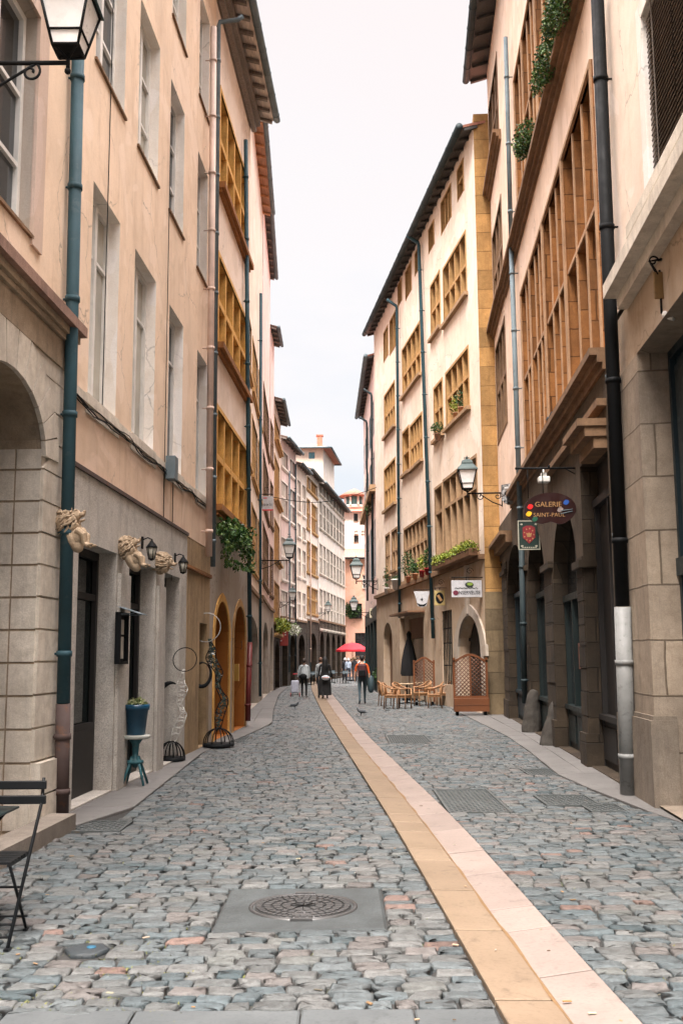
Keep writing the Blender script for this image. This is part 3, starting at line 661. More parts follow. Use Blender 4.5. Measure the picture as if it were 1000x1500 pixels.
# stair tower rising behind the row
T0 = atY(432, 660, 84); FT = Facade((T0.x, 84), (atY(473, 660, 84).x, 84.01)); 
FT.n = Vector((0, -1, 0)); zt = atY(450, 657, 84).z
h = house(FT, 'square pink stair tower with a tiled roof and red chimney above the left row', 0, FT.L, 'tower', 'stair_tower')
sq = (FT.S(452, 665), FT.S(461, 665), FT.Z(456, 672), FT.Z(456, 662)); wallobj(h, FT, 0, FT.L, 0, zt, [sq], m_pale, 0, .15)
mb = MB(); FT.pane(mb, sq, -.12); w_ = obj('window', mb, M_glass('blue_glass', (.10, .28, .36)), h, True)
FTs = Facade((FT.w(FT.L, 0).x, 84), (atY(489, 660, 91).x, 91)); FTs.n = Vector((FTs.t.y, -FTs.t.x, 0))
hs = [(1.5, 2.3, zt - 3.8, zt - 2.6), (4, 4.8, zt - 3.8, zt - 2.6), (1.5, 2.3, zt - 7, zt - 5.8), (4, 4.8, zt - 7, zt - 5.8)]
wallobj(h, FTs, 0, FTs.L, 0, zt, hs, m_cream, 0, .15, name='side_wall')
for x in hs: casement(h, FTs, *x, depth=.12, lip=.08)
mb = MB(); p = [FT.w(-.5, zt, .5), FTs.w(0, zt, .6) + Vector((.1, -.5, 0)), FTs.w(FTs.L + .3, zt, .6), FT.w(-.5, zt, -7)]; top = (p[0] + p[1] + p[2] + p[3]) / 4 + Vector((0, 0, 1.1))
for i in range(4): mb.face([p[i], p[(i + 1) % 4], top], [(0, 0), (4, 0), (2, 3)])
mb.face([q - Vector((0, 0, .0)) for q in p][::-1]); r_ = obj('roof', mb, m_tile, h, True)
mb = MB(); c = atY(468, 640, 84.6); mb.box((c.x - .22, 84.6, zt + .2), (c.x + .22, 85.1, c.z + .1)); mb.box((c.x - .3, 84.55, c.z + .1), (c.x + .3, 85.2, c.z + .2)); obj('chimney', mb, M_stone('red_brick', (.55, .22, .15), .2, .2, .4), r_, True)
mb = MB()
for i in range(4): mb.tube([p[i] + Vector((0, 0, -.02)), p[(i + 1) % 4] + Vector((0, 0, -.02))], .09, 8)
obj('gutter', mb, m_greypipe, h, True)
# end of the street: salmon house with a tile lean-to and a set-back block with a lantern loggia
FE = Facade((-2.2, 97), (7.5, 97.02)); FE.n = Vector((0, -1, 0))
zl = FE.Z(520, 818)
h = house(FE, 'salmon house closing the end of the street under a red tile lean-to', 0, FE.L)
hw = [(FE.S(511, 900), FE.S(530, 900), FE.Z(515, 906), FE.Z(515, 884)), (FE.S(520, 940), FE.S(538, 940), 1.9, FE.Z(530, 927)), (FE.S(531, 850), FE.S(540, 850), FE.Z(531, 862), FE.Z(531, 842))]
wallobj(h, FE, 0, FE.L, 0, zl, hw, m_salmon, 0, .25)
for i, x in enumerate(hw): casement(h, FE, *x, depth=.2, lip=.12, fm=m_dkwood if i < 2 else m_white, pane=m_glass)
mb = MB(); mb.face([FE.w(0, zl, .5), FE.w(FE.L, zl, .5), FE.w(FE.L, FE.Z(520, 806) + .5, -3), FE.w(0, FE.Z(520, 806) + .5, -3)], [(0, 0), (FE.L, 0), (FE.L, 3), (0, 3)])
mb.face([FE.w(0, zl, .5), FE.w(FE.L, zl, .5), FE.w(FE.L, zl, 0), FE.w(0, zl, 0)]); obj('roof', mb, m_tile, h, True)
mb = MB(); mb.tube([FE.w(0, zl, .58), FE.w(FE.L, zl, .58)], .09, 8); obj('gutter', mb, m_zincdk, h, True)
mb = MB(); a = FE.S(516, 826); mb.lathe([(.05, 0), (.28, .1), (.28, .3), (.05, .4)], 12, Matrix.Translation(FE.w(a, FE.Z(516, 827), .15))); obj('vent_cowl', mb, m_brownp, h, True)
FU = Facade((-2.6, 100.5), (8, 100.52)); FU.n = Vector((0, -1, 0)); za, zb2 = FU.Z(520, 750), FU.Z(520, 810)
h = house(FU, 'cream upper block with a round tiled lantern loggia at the street end', 0, FU.L)
uw = [(FU.S(518, 757), FU.S(524, 757), FU.Z(520, 763), FU.Z(520, 752)), (FU.S(518, 790), FU.S(525, 790), FU.Z(520, 794), FU.Z(520, 784)), (FU.S(519, 778), FU.S(524, 778), FU.Z(520, 782), FU.Z(520, 777)), (FU.S(529, 778), FU.S(534, 778), FU.Z(530, 782), FU.Z(530, 777))]
wallobj(h, FU, 0, FU.L, 0, za, uw, m_cream, 0, .25)
for i, x in enumerate(uw): casement(h, FU, *x, depth=.2, lip=.1, fm=m_white if i > 1 else m_dkwood, pane=m_glass)
mb = MB(); zt2 = FU.Z(520, 741); mb.face([FU.w(0, za, .6), FU.w(FU.L, za, .6), FU.w(FU.L, zt2 + .3, -2.5), FU.w(0, zt2 + .3, -2.5)], [(0, 0), (FU.L, 0), (FU.L, 3), (0, 3)]); mb.face([FU.w(0, za, .6), FU.w(FU.L, za, .6), FU.w(FU.L, za, 0), FU.w(0, za, 0)])
r_ = obj('roof', mb, m_tile, h, True)
cx = FU.w(FU.S(519, 735), 0).x; mb = MB(); mb.lathe([(1.05, zt2), (1.05, zt2 + .35)], 8, Matrix.Translation((cx, 102.6, 0)))
for i in range(8): a = i * math.pi / 4 + .39; mb.box((cx + 1.0 * math.cos(a) - .1, 102.6 + 1.0 * math.sin(a) - .1, zt2 + .3), (cx + 1.0 * math.cos(a) + .1, 102.6 + 1.0 * math.sin(a) + .1, zt2 + 1.25))
obj('loggia', mb, m_cream, h, True); mb = MB(); mb.lathe([(.8, zt2 + .3), (.8, zt2 + 1.2)], 8, Matrix.Translation((cx, 102.6, 0))); obj('pane', mb, M_glass('green_glass', (.1, .25, .25)), h, True)
mb = MB(); mb.lathe([(1.65, zt2 + 1.2), (1.7, zt2 + 1.28), (.06, zt2 + 2.1)], 8, Matrix.Translation((cx, 102.6, 0))); obj('lantern_roof', mb, m_tile, h, True)

# ================================================================== RIGHT SIDE
xr = lambda Y: 3.72 + .066 * (Y - 15)
FR = Facade((xr(4), 4), (xr(37.6), 37.6))
# ---- R0 : near right house with shutters, ledges and a stone doorway
e0 = FR.S(897, 700); F0 = FR
h = house(FR, 'near right house with slatted shutters above a pale stone doorway', 0, e0)
FRa = FR
dj = FR.S(949, 760); zdt = FR.Z(940, 514); ale = FR.S(883, 440, .28); zled = FR.Z(883, 438, .28)
D0 = (dj - 2.2, dj, .04, zdt)
zL = zled - .1
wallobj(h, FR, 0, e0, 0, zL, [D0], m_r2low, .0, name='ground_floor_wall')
mb = MB(); F = FR
jw = e0 - dj - .03
FR.wall(mb, dj, dj + jw, 0, zdt + .0, [], .04); FR.reveal(mb, D0, .04, -.42); mb.face([FR.w(dj + jw, 0, 0), FR.w(dj + jw, zdt, 0), FR.w(dj + jw, zdt, .04), FR.w(dj + jw, 0, .04)])
obj('stone_jamb', mb, m_limeblk, h, True)
mb = MB(); FR.box(mb, dj - .03, dj + jw + .01, 0, .95, -.2, .09); FR.box(mb, dj - .02, dj + jw, .95, 1.0, -.2, .065); obj('plinth', mb, M_stone('worn_plinth', (.26, .215, .17), .35, .6, .7), h, True, bevel=.02)
mb = MB(); d = -.38
FR.quad(mb, D0[0], D0[1], 0, zdt, d)
FR.box(mb, D0[1] - .09, D0[1], 0.04, zdt, d, d + .07); FR.box(mb, D0[0], D0[0] + .09, 0.04, zdt, d, d + .07); FR.box(mb, D0[0], D0[1], 2.55, 2.75, d, d + .1); FR.box(mb, D0[0], D0[1], zdt - .1, zdt, d, d + .07)
for i in range(2):
    c0 = D0[0] + .12 + i * 1.03; FR.box(mb, c0, c0 + .9, .2, 1.0, d, d + .04); FR.box(mb, c0 + .08, c0 + .82, .28, .92, d + .04, d + .06); FR.box(mb, c0, c0 + .9, 1.12, 2.45, d, d + .04); FR.box(mb, c0 + .1, c0 + .8, 1.2, 2.38, d + .04, d + .055); FR.box(mb, c0, c0 + .9, 2.85, zdt - .2, d, d + .04); FR.box(mb, c0 + .1, c0 + .8, 2.95, zdt - .3, d + .04, d + .055)
obj('door', mb, m_bluedr, h, True, bevel=.008)
mb = MB(); p = .28; FR.box(mb, 0, ale, zled, zled + .17, -.02, p); FR.box(mb, 0, ale - .06, zled - .16, zled, -.02, p * .45); FR.box(mb, 0, ale - .03, zled + .17, zled + .19, -.02, p - .03); obj('ledge', mb, m_lime, h, True, bevel=.015)
wz0 = FR.Z(918, 334, .3) + .12; wx1 = FR.S(950, 200); WR = (wx1 - 2.1, wx1, wz0, wz0 + 2.4)
WR2 = (WR[0], WR[1], wz0 + 3.6, wz0 + 5.6)
wallobj(h, FR, 0, e0, zL + .1, 14, [WR, WR2], m_pale, 0, .2, m_reveal)
mb = MB(); a1 = FR.S(917, 334, .25); FR.box(mb, WR[0] - .3, a1, wz0 - .14, wz0, -.02, .26); FR.box(mb, WR[0] - .3, a1 - .05, wz0 - .26, wz0 - .14, -.02, .13); obj('sill', mb, m_lime, h, True, bevel=.012)
mb = MB(); FR.box(mb, wx1 + .0, wx1 + .22, wz0, wz0 + 2.6, -.01, .03); FR.box(mb, WR[0] - .22, WR[0], wz0, wz0 + 2.6, -.01, .03); FR.box(mb, WR[0], WR[1], wz0 + 2.4, wz0 + 2.6, -.01, .03); obj('window_surround', mb, m_reveal, h, True)
for Wq in (WR, WR2):
    mb = MB(); z = Wq[2] + .03
    while z < Wq[3] - .05:
        for a0_, a1_ in ((Wq[0] + .02, (Wq[0] + Wq[1]) / 2 - .01), ((Wq[0] + Wq[1]) / 2 + .01, Wq[1] - .02)):
            mb.face([FR.w(a0_, z, -.02), FR.w(a1_, z, -.02), FR.w(a1_, z + .085, -.09), FR.w(a0_, z + .085, -.09)]); mb.face([FR.w(a0_, z, -.02), FR.w(a1_, z, -.02), FR.w(a1_, z - .012, -.028), FR.w(a0_, z - .012, -.028)])
        z += .062
    for a in (Wq[0] + .3, Wq[1] - .3): FR.box(mb, a - .008, a + .008, Wq[2], Wq[3], -.02, -.01)
    FR.quad(mb, Wq[0], Wq[1], Wq[2], Wq[3], -.15); obj('slatted_blind', mb, M_wood('dark_brown_slats', (.10, .075, .055), axis=0), h, True)
body(h, FR, 0, e0, 14, m_pale)
mb = MB(); FR.box(mb, 0, e0 + .1, 14, 14.2, -7, .7); obj('roof', mb, m_tiledk, h, True)
pipe(h, FR, (874, -10), (911, 888), m_black, .085, .14, collars=4); pipe(h, FR, (911, 889), (921, 1178), m_whpipe, .10, .14, collars=2, name='pipe_guard')
pipe(h, FR, (868, -10), (905, 880), m_greypipe, .035, .06, collars=4, name='thin_pipe')
# ---- R1 : mullioned house with arcade
s0 = e0 + .01; s1 = FR.S(726.5, 600); sp = FR.S(746, 600); R1 = (s0, s1)
h = house(FR, 'warm pink house with long bands of brown mullioned windows above dark stone arcades', s0, s1)
z2b, z2t = FR.Z(800, 628) , FR.Z(833, 211); z3b, z3t = FR.Z(790, 178), FR.Z(752, 98)
zs2 = FR.Z(820, 598, .2); zs3 = FR.Z(780, 215, .2); ztopR = atY(688, 158, 32.4).z
print('R1', 'sill2', zs2, z2b, z2t, 'sill3', zs3, z3b, z3t, 'eave', ztopR, 's', s0, sp, s1)
z2b = zs2 + .14; z3b = zs3 + .14; z3t = z3b + (z2t - z2b) * .9
W2 = []; edges2 = [(890, 834), (830, 801), (798, 779), (777, 765)]
for u0, u1 in edges2: W2.append((max(s0 + .25, FR.S(u0, 450)), FR.S(u1, 450), z2b, z2t))
edges3 = [(890, 834), (818, 790), (783, 764), (760, 752)]
W3 = [(w[0], w[1], z3b, z3t) for w in W2]
zf2 = FR.Z(716, 478, .2); zf3 = FR.Z(712, 262, .2)
e2 = [(FR.S(743, 620), FR.S(729, 620))]
Wf = [(a, b, zf2 - 3.6, zf2 - .75) for a, b in e2] + [(a, b, zf2 + .2, zf2 + 2.8) for a, b in e2] + [(a, b, zf3 + .2, zf3 + 2.6) for a, b in e2]
Wf = [w for w in Wf if w[3] < ztopR - .2]
zgr = zs2 - .2
wallobj(h, FR, s0, s1, zgr, ztopR + .1, W2 + W3 + Wf, m_r1, 0)
m_litface = M_stone('tan_lit_edge', (.50, .31, .18), .3, .4, .5)  # paler tan that paints the front edges of the brown stone as lit
for w in W2: stone_window(h, FR, *w, 3 if w[1] - w[0] > 1.9 else 2, (.52,), m_brown, depth=.32, mull=.115, band=.13, face=m_litface, pane=m_glass, frame=m_brownp, vm=.1)
for w in W3: stone_window(h, FR, *w, 3 if w[1] - w[0] > 1.9 else 2, (.52,), m_brown, depth=.32, mull=.115, band=.13, face=m_litface, pane=m_glass, frame=m_brownp)
for w in Wf: stone_window(h, FR, *w, 3, (.55,), m_browner, depth=.3, mull=.16, band=.12, pane=m_glass)
for (a0, a1, zz) in ((s0, sp, zs2), (s0, sp, zs3), (sp + .05, s1, zf2), (sp + .05, s1, zf3)):
    mb = MB(); FR.box(mb, a0, a1, zz, zz + .10, -.02, .24); FR.box(mb, a0, a1, zz - .10, zz, -.02, .14); FR.box(mb, a0, a1, zz - .2, zz - .10, -.02, .07)
    obj('string_course', mb, m_browner, h, True, bevel=.012)
# arcade
zdoor = FR.Z(866, 668)
RH = [(s0 + .12, FR.S(864, 1000), .03, zdoor), (FR.S(855, 1000), FR.S(817, 1000), .03, FR.Z(834, 738), 1.5), (FR.S(805, 1000), FR.S(779, 1000), .03, FR.Z(790, 770), 1.35), (FR.S(771, 950), FR.S(747, 950), .03, FR.Z(757, 795), 1.2), (FR.S(740, 950), FR.S(731, 950), .03, FR.Z(735, 822), .8)]
print('arcade', RH)
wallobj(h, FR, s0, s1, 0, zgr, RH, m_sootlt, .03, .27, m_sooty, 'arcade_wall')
PB = [(RH[i][1] + .04, RH[i + 1][0] - .04) for i in range(4)]
for i, (a, b) in enumerate(PB):
    if b - a < .15: continue
    z = .0; zt_ = RH[i + 1][3] - RH[i + 1][4] + .3; mb = MB()
    while z < zt_:
        hh = .36 + rnd.uniform(-.04, .06); FR.box(mb, a - .03, b + .03, z + .012, z + hh, -.02, .055 + rnd.uniform(-.008, .008)); z += hh
    obj('pier', mb, m_sooty, h, True, bevel=.015)
for i, (a, b) in enumerate(PB):
    mb = MB(); zt_ = RH[i + 1][3] - RH[i + 1][4] + .3; FR.box(mb, a - .10, b + .10, zt_, zt_ + .12, -.2, .12); obj('capital', mb, m_sooty, h, True, bevel=.02); mb = MB(); FR.box(mb, a - .06, b + .06, 0, .5, -.2, .1); obj('pier_base', mb, m_sooty, h, True, bevel=.02)
for i, A_ in enumerate(RH):
    mb = MB(); D = -.24; FR.pane(mb, A_, D); sh = obj('shopfront' if i else 'door', mb, m_glass if i else m_dkwood, h, True)
    mb = MB(); a, b = A_[:2]; c = (a + b) / 2; zs = A_[3] - (A_[4] if len(A_) > 4 else .6)
    FR.box(mb, a, a + .07, 0.03, zs, D, D + .08); FR.box(mb, b - .07, b, 0.03, zs, D, D + .08); FR.box(mb, a, b, zs - .06, zs + .06, D, D + .1); FR.box(mb, a, b, .03, .72, D, D + .06)
    n = 3 if i == 1 else 2
    for k in range(n):
        q = a + (b - a) * k / n; FR.box(mb, q - .045, q + .045, .72, zs, D, D + .09); FR.box(mb, q + .1, q + (b - a) / n - .1, .14, .62, D + .06, D + .085)
    FR.box(mb, a, b, .72, .80, D, D + .13)
    if i: FR.box(mb, c - .03, c + .03, zs, A_[3] - .05, D, D + .06)
    if i in (1, 2):
        for k in range(2): pb = MB(); q = a + (b - a) * (.1 + .5 * k); F = FR; FR.box(pb, q, q + .3, 1.35 + .1 * k, 1.8 + .1 * k, D + .004, D + .01); obj('poster', pb, M_flat('faded_poster', ((.35, .30, .22), (.22, .10, .07))[k]), sh, True)
    obj('timber_frame', mb, m_greend if i in (1, 2) else m_bluedr if i == 3 else m_dkwood, sh, True)
# door hood, lower cornices
mb = MB(); _, z0 = FR.hit(893, 578, .3); a0 = s0 + .12; a1 = FR.S(835, 640, .3); zh = (z0 + FR.Z(835, 632, .3)) / 2
FR.box(mb, a0, a1, zh - .1, zh, -.02, .42); FR.box(mb, a0 + .03, a1 - .05, zh - .24, zh - .1, -.02, .32); FR.box(mb, a0 + .06, a1 - .1, zh - .4, zh - .24, -.02, .2)
obj('hood_moulding', mb, m_browner, h, True, bevel=.02); mb = MB(); FR.box(mb, s0 + .05, RH[1][1] + .3, zdoor + .42, zdoor + .52, -.02, .16); obj('string_course', mb, m_browner, h, True, bevel=.02); mb = MB(); FR.box(mb, sp + .1, s1, FR.Z(730, 790, .2) - .1, FR.Z(730, 790, .2), -.02, .35); FR.box(mb, sp + .1, s1, FR.Z(730, 790, .2) - .3, FR.Z(730, 790, .2) - .1, -.02, .2)
obj('hood_moulding', mb, m_browner, h, True, bevel=.02)
body(h, FR, s0, s1 , ztopR, m_r1)
pipe(h, FR, (740, 55), (748, 350), m_greypipe, .055, .14, collars=3); pipe(h, FR, (748, 351), (762, 780), m_greypipe, .06, .14, collars=5); pipe(h, FR, (763, 781), (768, 1030), m_zincdk, .065, .14, collars=3)
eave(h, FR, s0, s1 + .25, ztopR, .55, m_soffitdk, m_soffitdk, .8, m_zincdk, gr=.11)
# gold quoin pier between R1 and R2
F2s = (5.215, 37.9)
q0, q1 = s1 + .01, s1 + .6
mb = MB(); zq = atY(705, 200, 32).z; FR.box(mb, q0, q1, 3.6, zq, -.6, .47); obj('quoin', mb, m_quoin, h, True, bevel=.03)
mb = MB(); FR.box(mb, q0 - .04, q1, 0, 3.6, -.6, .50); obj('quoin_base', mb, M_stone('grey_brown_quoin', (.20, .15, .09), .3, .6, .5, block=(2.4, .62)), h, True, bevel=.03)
# ---- R2 : big pink house turning left
pq = FR.w(q0, 0, .465) + Vector((0, .03, 0)); R2e = (pq.x - .123 * 20.7, pq.y + 20.7); F2 = Facade((pq.x, pq.y), R2e); L2_ = F2.L
print('R2', pq, R2e, 'px end', F2.S(553, 800), L2_, 'eave', F2.Z(687, 192, .45), F2.Z(541, 497, .45))
h = house(F2, 'large light pink house with grids of tan mullioned windows and a dark gutter', 0, L2_); hR2 = h
zE = atY(687, 190, pq.y).z
def WW(u0, vt0, u1, vb0=None, zt=None, zb=None): return (F2.S(u0, vt0), F2.S(u1, vt0), zb, zt)
def W4(ul, ur, vt_r, vb_r):  # window between px ul(far) .. ur(near); heights read at its near edge
    vm_ = (vt_r + vb_r) / 2; return (F2.S(ur, vm_), F2.S(ul, vm_), F2.Z(ur, vb_r), F2.Z(ur, vt_r))
wins = [(W4(649, 682, 340, 430), 4, (.5,)), (W4(631, 644, 398, 478), 2, (.5,)),
        (W4(653, 686, 509, 596), 4, (.55,)), (W4(636, 648, 556, 634), 2, (.55,)),
        (W4(638, 648, 710, 830), 1, (.7,)), (W4(650, 699, 668, 812), 5, (.7,)),
        (W4(589, 615, 472, 547), 4, (.45,)), (W4(590, 599, 625, 688), 1, (.5,)), (W4(601, 618, 606, 672), 4, (.5,)), (W4(592, 626, 754, 838), 6, (.6,)),
        (W4(562, 568, 478, 520), 2, ()), (W4(571, 580, 455, 505), 2, ()), (W4(563, 578, 559, 622), 4, (.5,)), (W4(563, 579, 672, 735), 4, (.5,)), (W4(565, 571, 782, 840), 2, (.5,)), (W4(574, 582, 774, 832), 2, (.5,)),
        (W4(670, 678, 236, 280), 1, (.6,)), (W4(646, 660, 272, 318), 3, ()), (W4(628, 635, 325, 358), 1, ()), (W4(608, 614, 362, 392), 1, ()), (W4(594, 602, 385, 425), 2, ()), (W4(583, 588, 410, 440), 1, ())]
lowz2 = F2.Z(640, 850)
print('R2 wins', [tuple(round(x, 2) for x in w[0]) for w in wins], lowz2, zE)
wins = [w for w in wins if w[0][1] > w[0][0] and w[0][1] < L2_]
lowz2 = min(w[0][2] for w in wins) - .12
wallobj(h, F2, 0, L2_, lowz2, zE + .15, [w[0] for w in wins], m_r2, 0)
for w, c, r in wins: stone_window(h, F2, *w, c, r, m_ystone2 if w[2] > lowz2 + 3 else m_tanst, depth=.24, mull=.10, band=.10, sill=0, pane=m_glass)
def sillrow(*pairs):
    for (u0, u1, v, over) in pairs:
        mb = MB(); a, b = sorted((F2.S(u0, v), F2.S(u1, v))); z = F2.Z(u1, v, over); F2.box(mb, a, b, z - .08, z, -.02, over); F2.box(mb, a + .05, b - .05, z - .18, z - .08, -.02, over * .5); obj('sill', mb, m_tanst, h, True, bevel=.01)
for (w, c, r) in wins:
    if w[2] < zE - 4.5:
        mb = MB(); F2.box(mb, w[0] - .2, w[1] + .2, w[2] - .14, w[2] - .02, -.02, .14); obj('sill', mb, m_tanst, h, True, bevel=.01)
gz = lowz2
def GH(ul, ur, vt, arch=0): a, b = F2.S(ur, 950), F2.S(ul, 950); return (a, b, .02, F2.Z((ul + ur) / 2, vt)) + ((arch,) if arch else ())
gh = [GH(673, 707, 901, 1.3), (F2.S(663, 940), F2.S(648, 940), .75, F2.Z(655, 894)), GH(600, 621, 905), GH(562, 575, 912, 1.0), GH(586, 594, 905)]
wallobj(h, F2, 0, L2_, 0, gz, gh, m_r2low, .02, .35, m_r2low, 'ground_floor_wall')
mb = MB(); F2.box(mb, 0, L2_, gz - .1, gz + .05, -.02, .16); obj('string_course', mb, m_browner, h, True, bevel=.02)
mb = MB(); A_ = gh[0]; o = F2.outline(A_)[2:]; c = (A_[0] + A_[1]) / 2
for j in range(len(o) - 1):
    (x, z), (x2, z2) = o[j], o[j + 1]; ex = lambda x, z: (c + (x - c) * 1.4, z + .35 * (1 - abs(x - c) / (A_[1] - A_[0]) * 2) + .02); F2.poly(mb, [(x, z), ex(x, z), ex(x2, z2), (x2, z2)][::-1], -.01, .08)
F2.box(mb, c - .12, c + .12, A_[3] + .05, gz - .12, -.01, .14); F2.box(mb, A_[1], A_[1] + .3, .02, A_[3] - A_[4], -.01, .08); F2.box(mb, A_[0] - .3, A_[0], .02, A_[3] - A_[4], -.01, .08)
obj('door_surround', mb, m_grey_pl, h, True)
mb = MB(); F2.pane(mb, A_, -.34); F2.box(mb, A_[0], A_[1], 2.2, 2.3, -.34, -.28); F2.box(mb, c - .04, c + .04, 0, 2.2, -.34, -.28); obj('door', mb, m_dkwood, h, True)
mb = MB(); w = gh[1]; F2.quad(mb, w[0], w[1], w[2], w[3], -.2); wg = obj('grilled_window', mb, m_glasspale, h, True); mb = MB()
for i in range(7): a = w[0] + .05 + (w[1] - w[0] - .1) * i / 6; mb.tube([F2.w(a, w[2], -.03), F2.w(a, w[3], -.03)], .016, 5)
for zz in (.25, .55, .75): F2.box(mb, w[0], w[1], w[2] + (w[3] - w[2]) * zz, w[2] + (w[3] - w[2]) * zz + .04, -.05, -.02)
obj('grille', mb, m_black, wg, True)
mb = MB(); w = gh[2]; zz = .05
while zz < w[3] - .9: F2.box(mb, w[0], w[1], zz, zz + .07, -.2, -.15); zz += .085
F2.quad(mb, w[0], w[1], 0, w[3] - .8, -.19); obj('roller_shutter', mb, m_cream_p, h, True)
mb = MB(); F2.box(mb, w[0], w[1], w[3] - .8, w[3], -.2, -.05); F2.box(mb, w[0] - .3, w[1] + .9, w[3] + .15, w[3] + .22, 0, .7); obj('shop_fascia', mb, m_brownp, h, True)
for w in (gh[3], gh[4]): mb = MB(); F2.pane(mb, w, -.3); F2.box(mb, (w[0] + w[1]) / 2 - .03, (w[0] + w[1]) / 2 + .03, 0, w[3] - .5, -.3, -.25); obj('door', mb, m_brownp, h, True)
body(h, F2, 0, L2_, zE, m_r2)
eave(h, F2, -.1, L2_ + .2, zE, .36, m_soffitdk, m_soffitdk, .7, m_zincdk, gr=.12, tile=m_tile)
pipe(h, F2, (613, 360), (634, 935), m_teal, .07, .14, collars=9, top=(.1, .42, .45)); pipe(h, F2, (581, 452), (585, 905), m_teal, .065, .14, collars=9, top=(.1, .42, .45))
# ---- R3 : houses beyond
pe = F2.w(L2_, 0); R3e = (pe.x - .021 * 13.5, pe.y + 13.5); F3r = Facade((pe.x, pe.y), R3e)
zE3 = atY(550, 522, pe.y).z; print('R3', pe, R3e, zE3, F3r.Z(529, 640, .5), F3r.S(535, 800), F3r.L)
h = house(F3r, 'grey shuttered pink house beyond the bend on the right, dark shops below', 0, F3r.L)
L3 = F3r.L; H = []
for zb, zt in ((F3r.Z(549, 845), F3r.Z(549, 760)), (F3r.Z(549, 715), F3r.Z(549, 655)), (F3r.Z(549, 630), F3r.Z(549, 575))):
    for f0, f1 in ((.06, .13), (.16, .24), (.32, .44), (.52, .62), (.72, .82), (.88, .96)): H.append((L3 * f0, L3 * f1, zb, zt))
wallobj(h, F3r, 0, L3, 4.3, zE3 + .1, H, m_rose, 0, .2)
for x in H: casement(h, F3r, *x, depth=.05, lip=0, pane=M_paint('grey_shutter', (.26, .24, .24)) if 'gs' not in MATS else MATS['gs'], fm=m_greypipe, bars=())
zz = F3r.Z(550, 718); mb = MB(); F3r.box(mb, 0.2, L3, zz, zz + .35, 0, .3); obj('balcony_ledge', mb, m_tanst, h, True, bevel=.02)
ar = [(L3 * (i + .1) / 4, L3 * (i + .9) / 4, .02, 3.6) for i in range(4)]
wallobj(h, F3r, 0, L3, 0, 4.3, ar, m_greend, .03, .3, m_greend, 'shopfront_wall')
for A_ in ar: mb = MB(); F3r.quad(mb, *A_, -.28); F3r.box(mb, A_[0], A_[1], .02, .7, -.28, -.2); F3r.box(mb, (A_[0] + A_[1]) / 2 - .05, (A_[0] + A_[1]) / 2 + .05, .7, 3.6, -.28, -.2); obj('shop_window', mb, m_glassgrn, h, True)
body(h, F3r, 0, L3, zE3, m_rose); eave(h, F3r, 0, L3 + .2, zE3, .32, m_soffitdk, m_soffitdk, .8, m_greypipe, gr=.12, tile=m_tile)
pipe(h, F3r, (544, 580), (546, 870), m_zincdk, .06, .12, top=(.1, .4, .4)); pipe(h, F3r, (537, 620), (538, 880), m_zincdk, .06, .12, top=(.1, .4, .4))
# closing wall right of the end house so that the side lane is not open to the void
FC = Facade((R3e[0] + .3, R3e[1] + 1), (14, R3e[1] + 30)); mb = MB()
def mnoise_(x):
    from mathutils import noise as q
    return q.noise(Vector((x, 3.1, 7.7))) * 1.6 + .15
# ================================================================== GROUND
gm = NT('joint_sand', .95); v = gm.coord(); n = gm.noise(v, 3, 5, .7); n2 = gm.noise(v, 40, 3, .7)
c = gm.mix(gm.ramp(n, [(.4, 0), (.62, 1)]), (.014, .014, .013), (.026, .024, .021)); c = gm.mix(gm.ramp(gm.noise(v, .7, 6, .7), [(.58, 0), (.66, .7)]), c, (.06, .075, .02)); c = gm.mix(gm.ramp(n2, [(.4, .5), (.6, 0)]), c, (.03, .03, .03))
gm.base(c); gm.nrm(gm.bump(n2, .6, .01)); m_joint = gm.m
mb = MB(); mb.face([(-600, -200, -.024), (600, -200, -.024), (600, 1200, -.024), (-600, 1200, -.024)]); struct('ground', mb, m_joint)
# strip of gutter slabs: left edge, valley, right edge read off the photograph
LE = [G(*p) for p in ((760, 1530), (735, 1483), (693, 1412), (643, 1324), (580, 1213), (495, 1080), (470, 1040), (457, 1012), (455, 1000), (461, 990))]
RE = [G(*p) for p in ((965, 1530), (926, 1490), (832, 1387), (748, 1290), (668, 1202), (540, 1080), (505, 1040), (484, 1014), (472, 1002), (472, 990))]
def smooth_line(P, n=120):
    ys = [p.y for p in P]; xs = [p.x for p in P]; Y = np.linspace(ys[0], ys[-1], n); X = np.interp(Y, ys, xs)
    for _ in range(4): X[1:-1] = (X[:-2] + X[1:-1] * 2 + X[2:]) / 4
    return X, Y
LX, LY = smooth_line(LE); RX, RY = smooth_line(RE)
le = lambda y: np.interp(y, LY, LX); re = lambda y: np.interp(y, RY, RX)
m_slab = None
def M_slab(name, a, b, seed):
    t = NT(name, .7, spec=.35); v = t.coord(); n = t.noise(v, 1.3, 6, .65, .2); f = t.noise(v, 40, 4, .7); g = t.n('ShaderNodeNewGeometry')
    c = t.mix(t.ramp(n, [(.35, 0), (.65, 1)]), a, b); c = t.mix(t.ramp(g.outputs['Random Per Island'], [(0, .35), (1, 0)]), c, sc3(a, .72)); c = t.mix(t.ramp(f, [(.3, .35), (.5, 0)]), c, sc3(a, .5))
    sp_ = t.noise(v, 5, 7, .75, .5); c = t.mix(t.ramp(sp_, [(.56, 0), (.68, .6)]), c, sc3(a, .42)); t.base(c); t.nrm(t.bump(f, .25, .004, t.bump(n, .3, .02))); return t.m
m_gl = M_slab('yellow_gutter_slabs', (.165, .118, .078), (.205, .150, .102), 1); m_gr = M_slab('pink_gutter_slabs', (.20, .158, .138), (.245, .197, .173), 2)
m_pave = M_slab('pavement_slabs', (.12, .115, .11), (.155, .148, .142), 3); m_bord = M_slab('border_stone', (.06, .067, .07), (.09, .098, .10), 4)
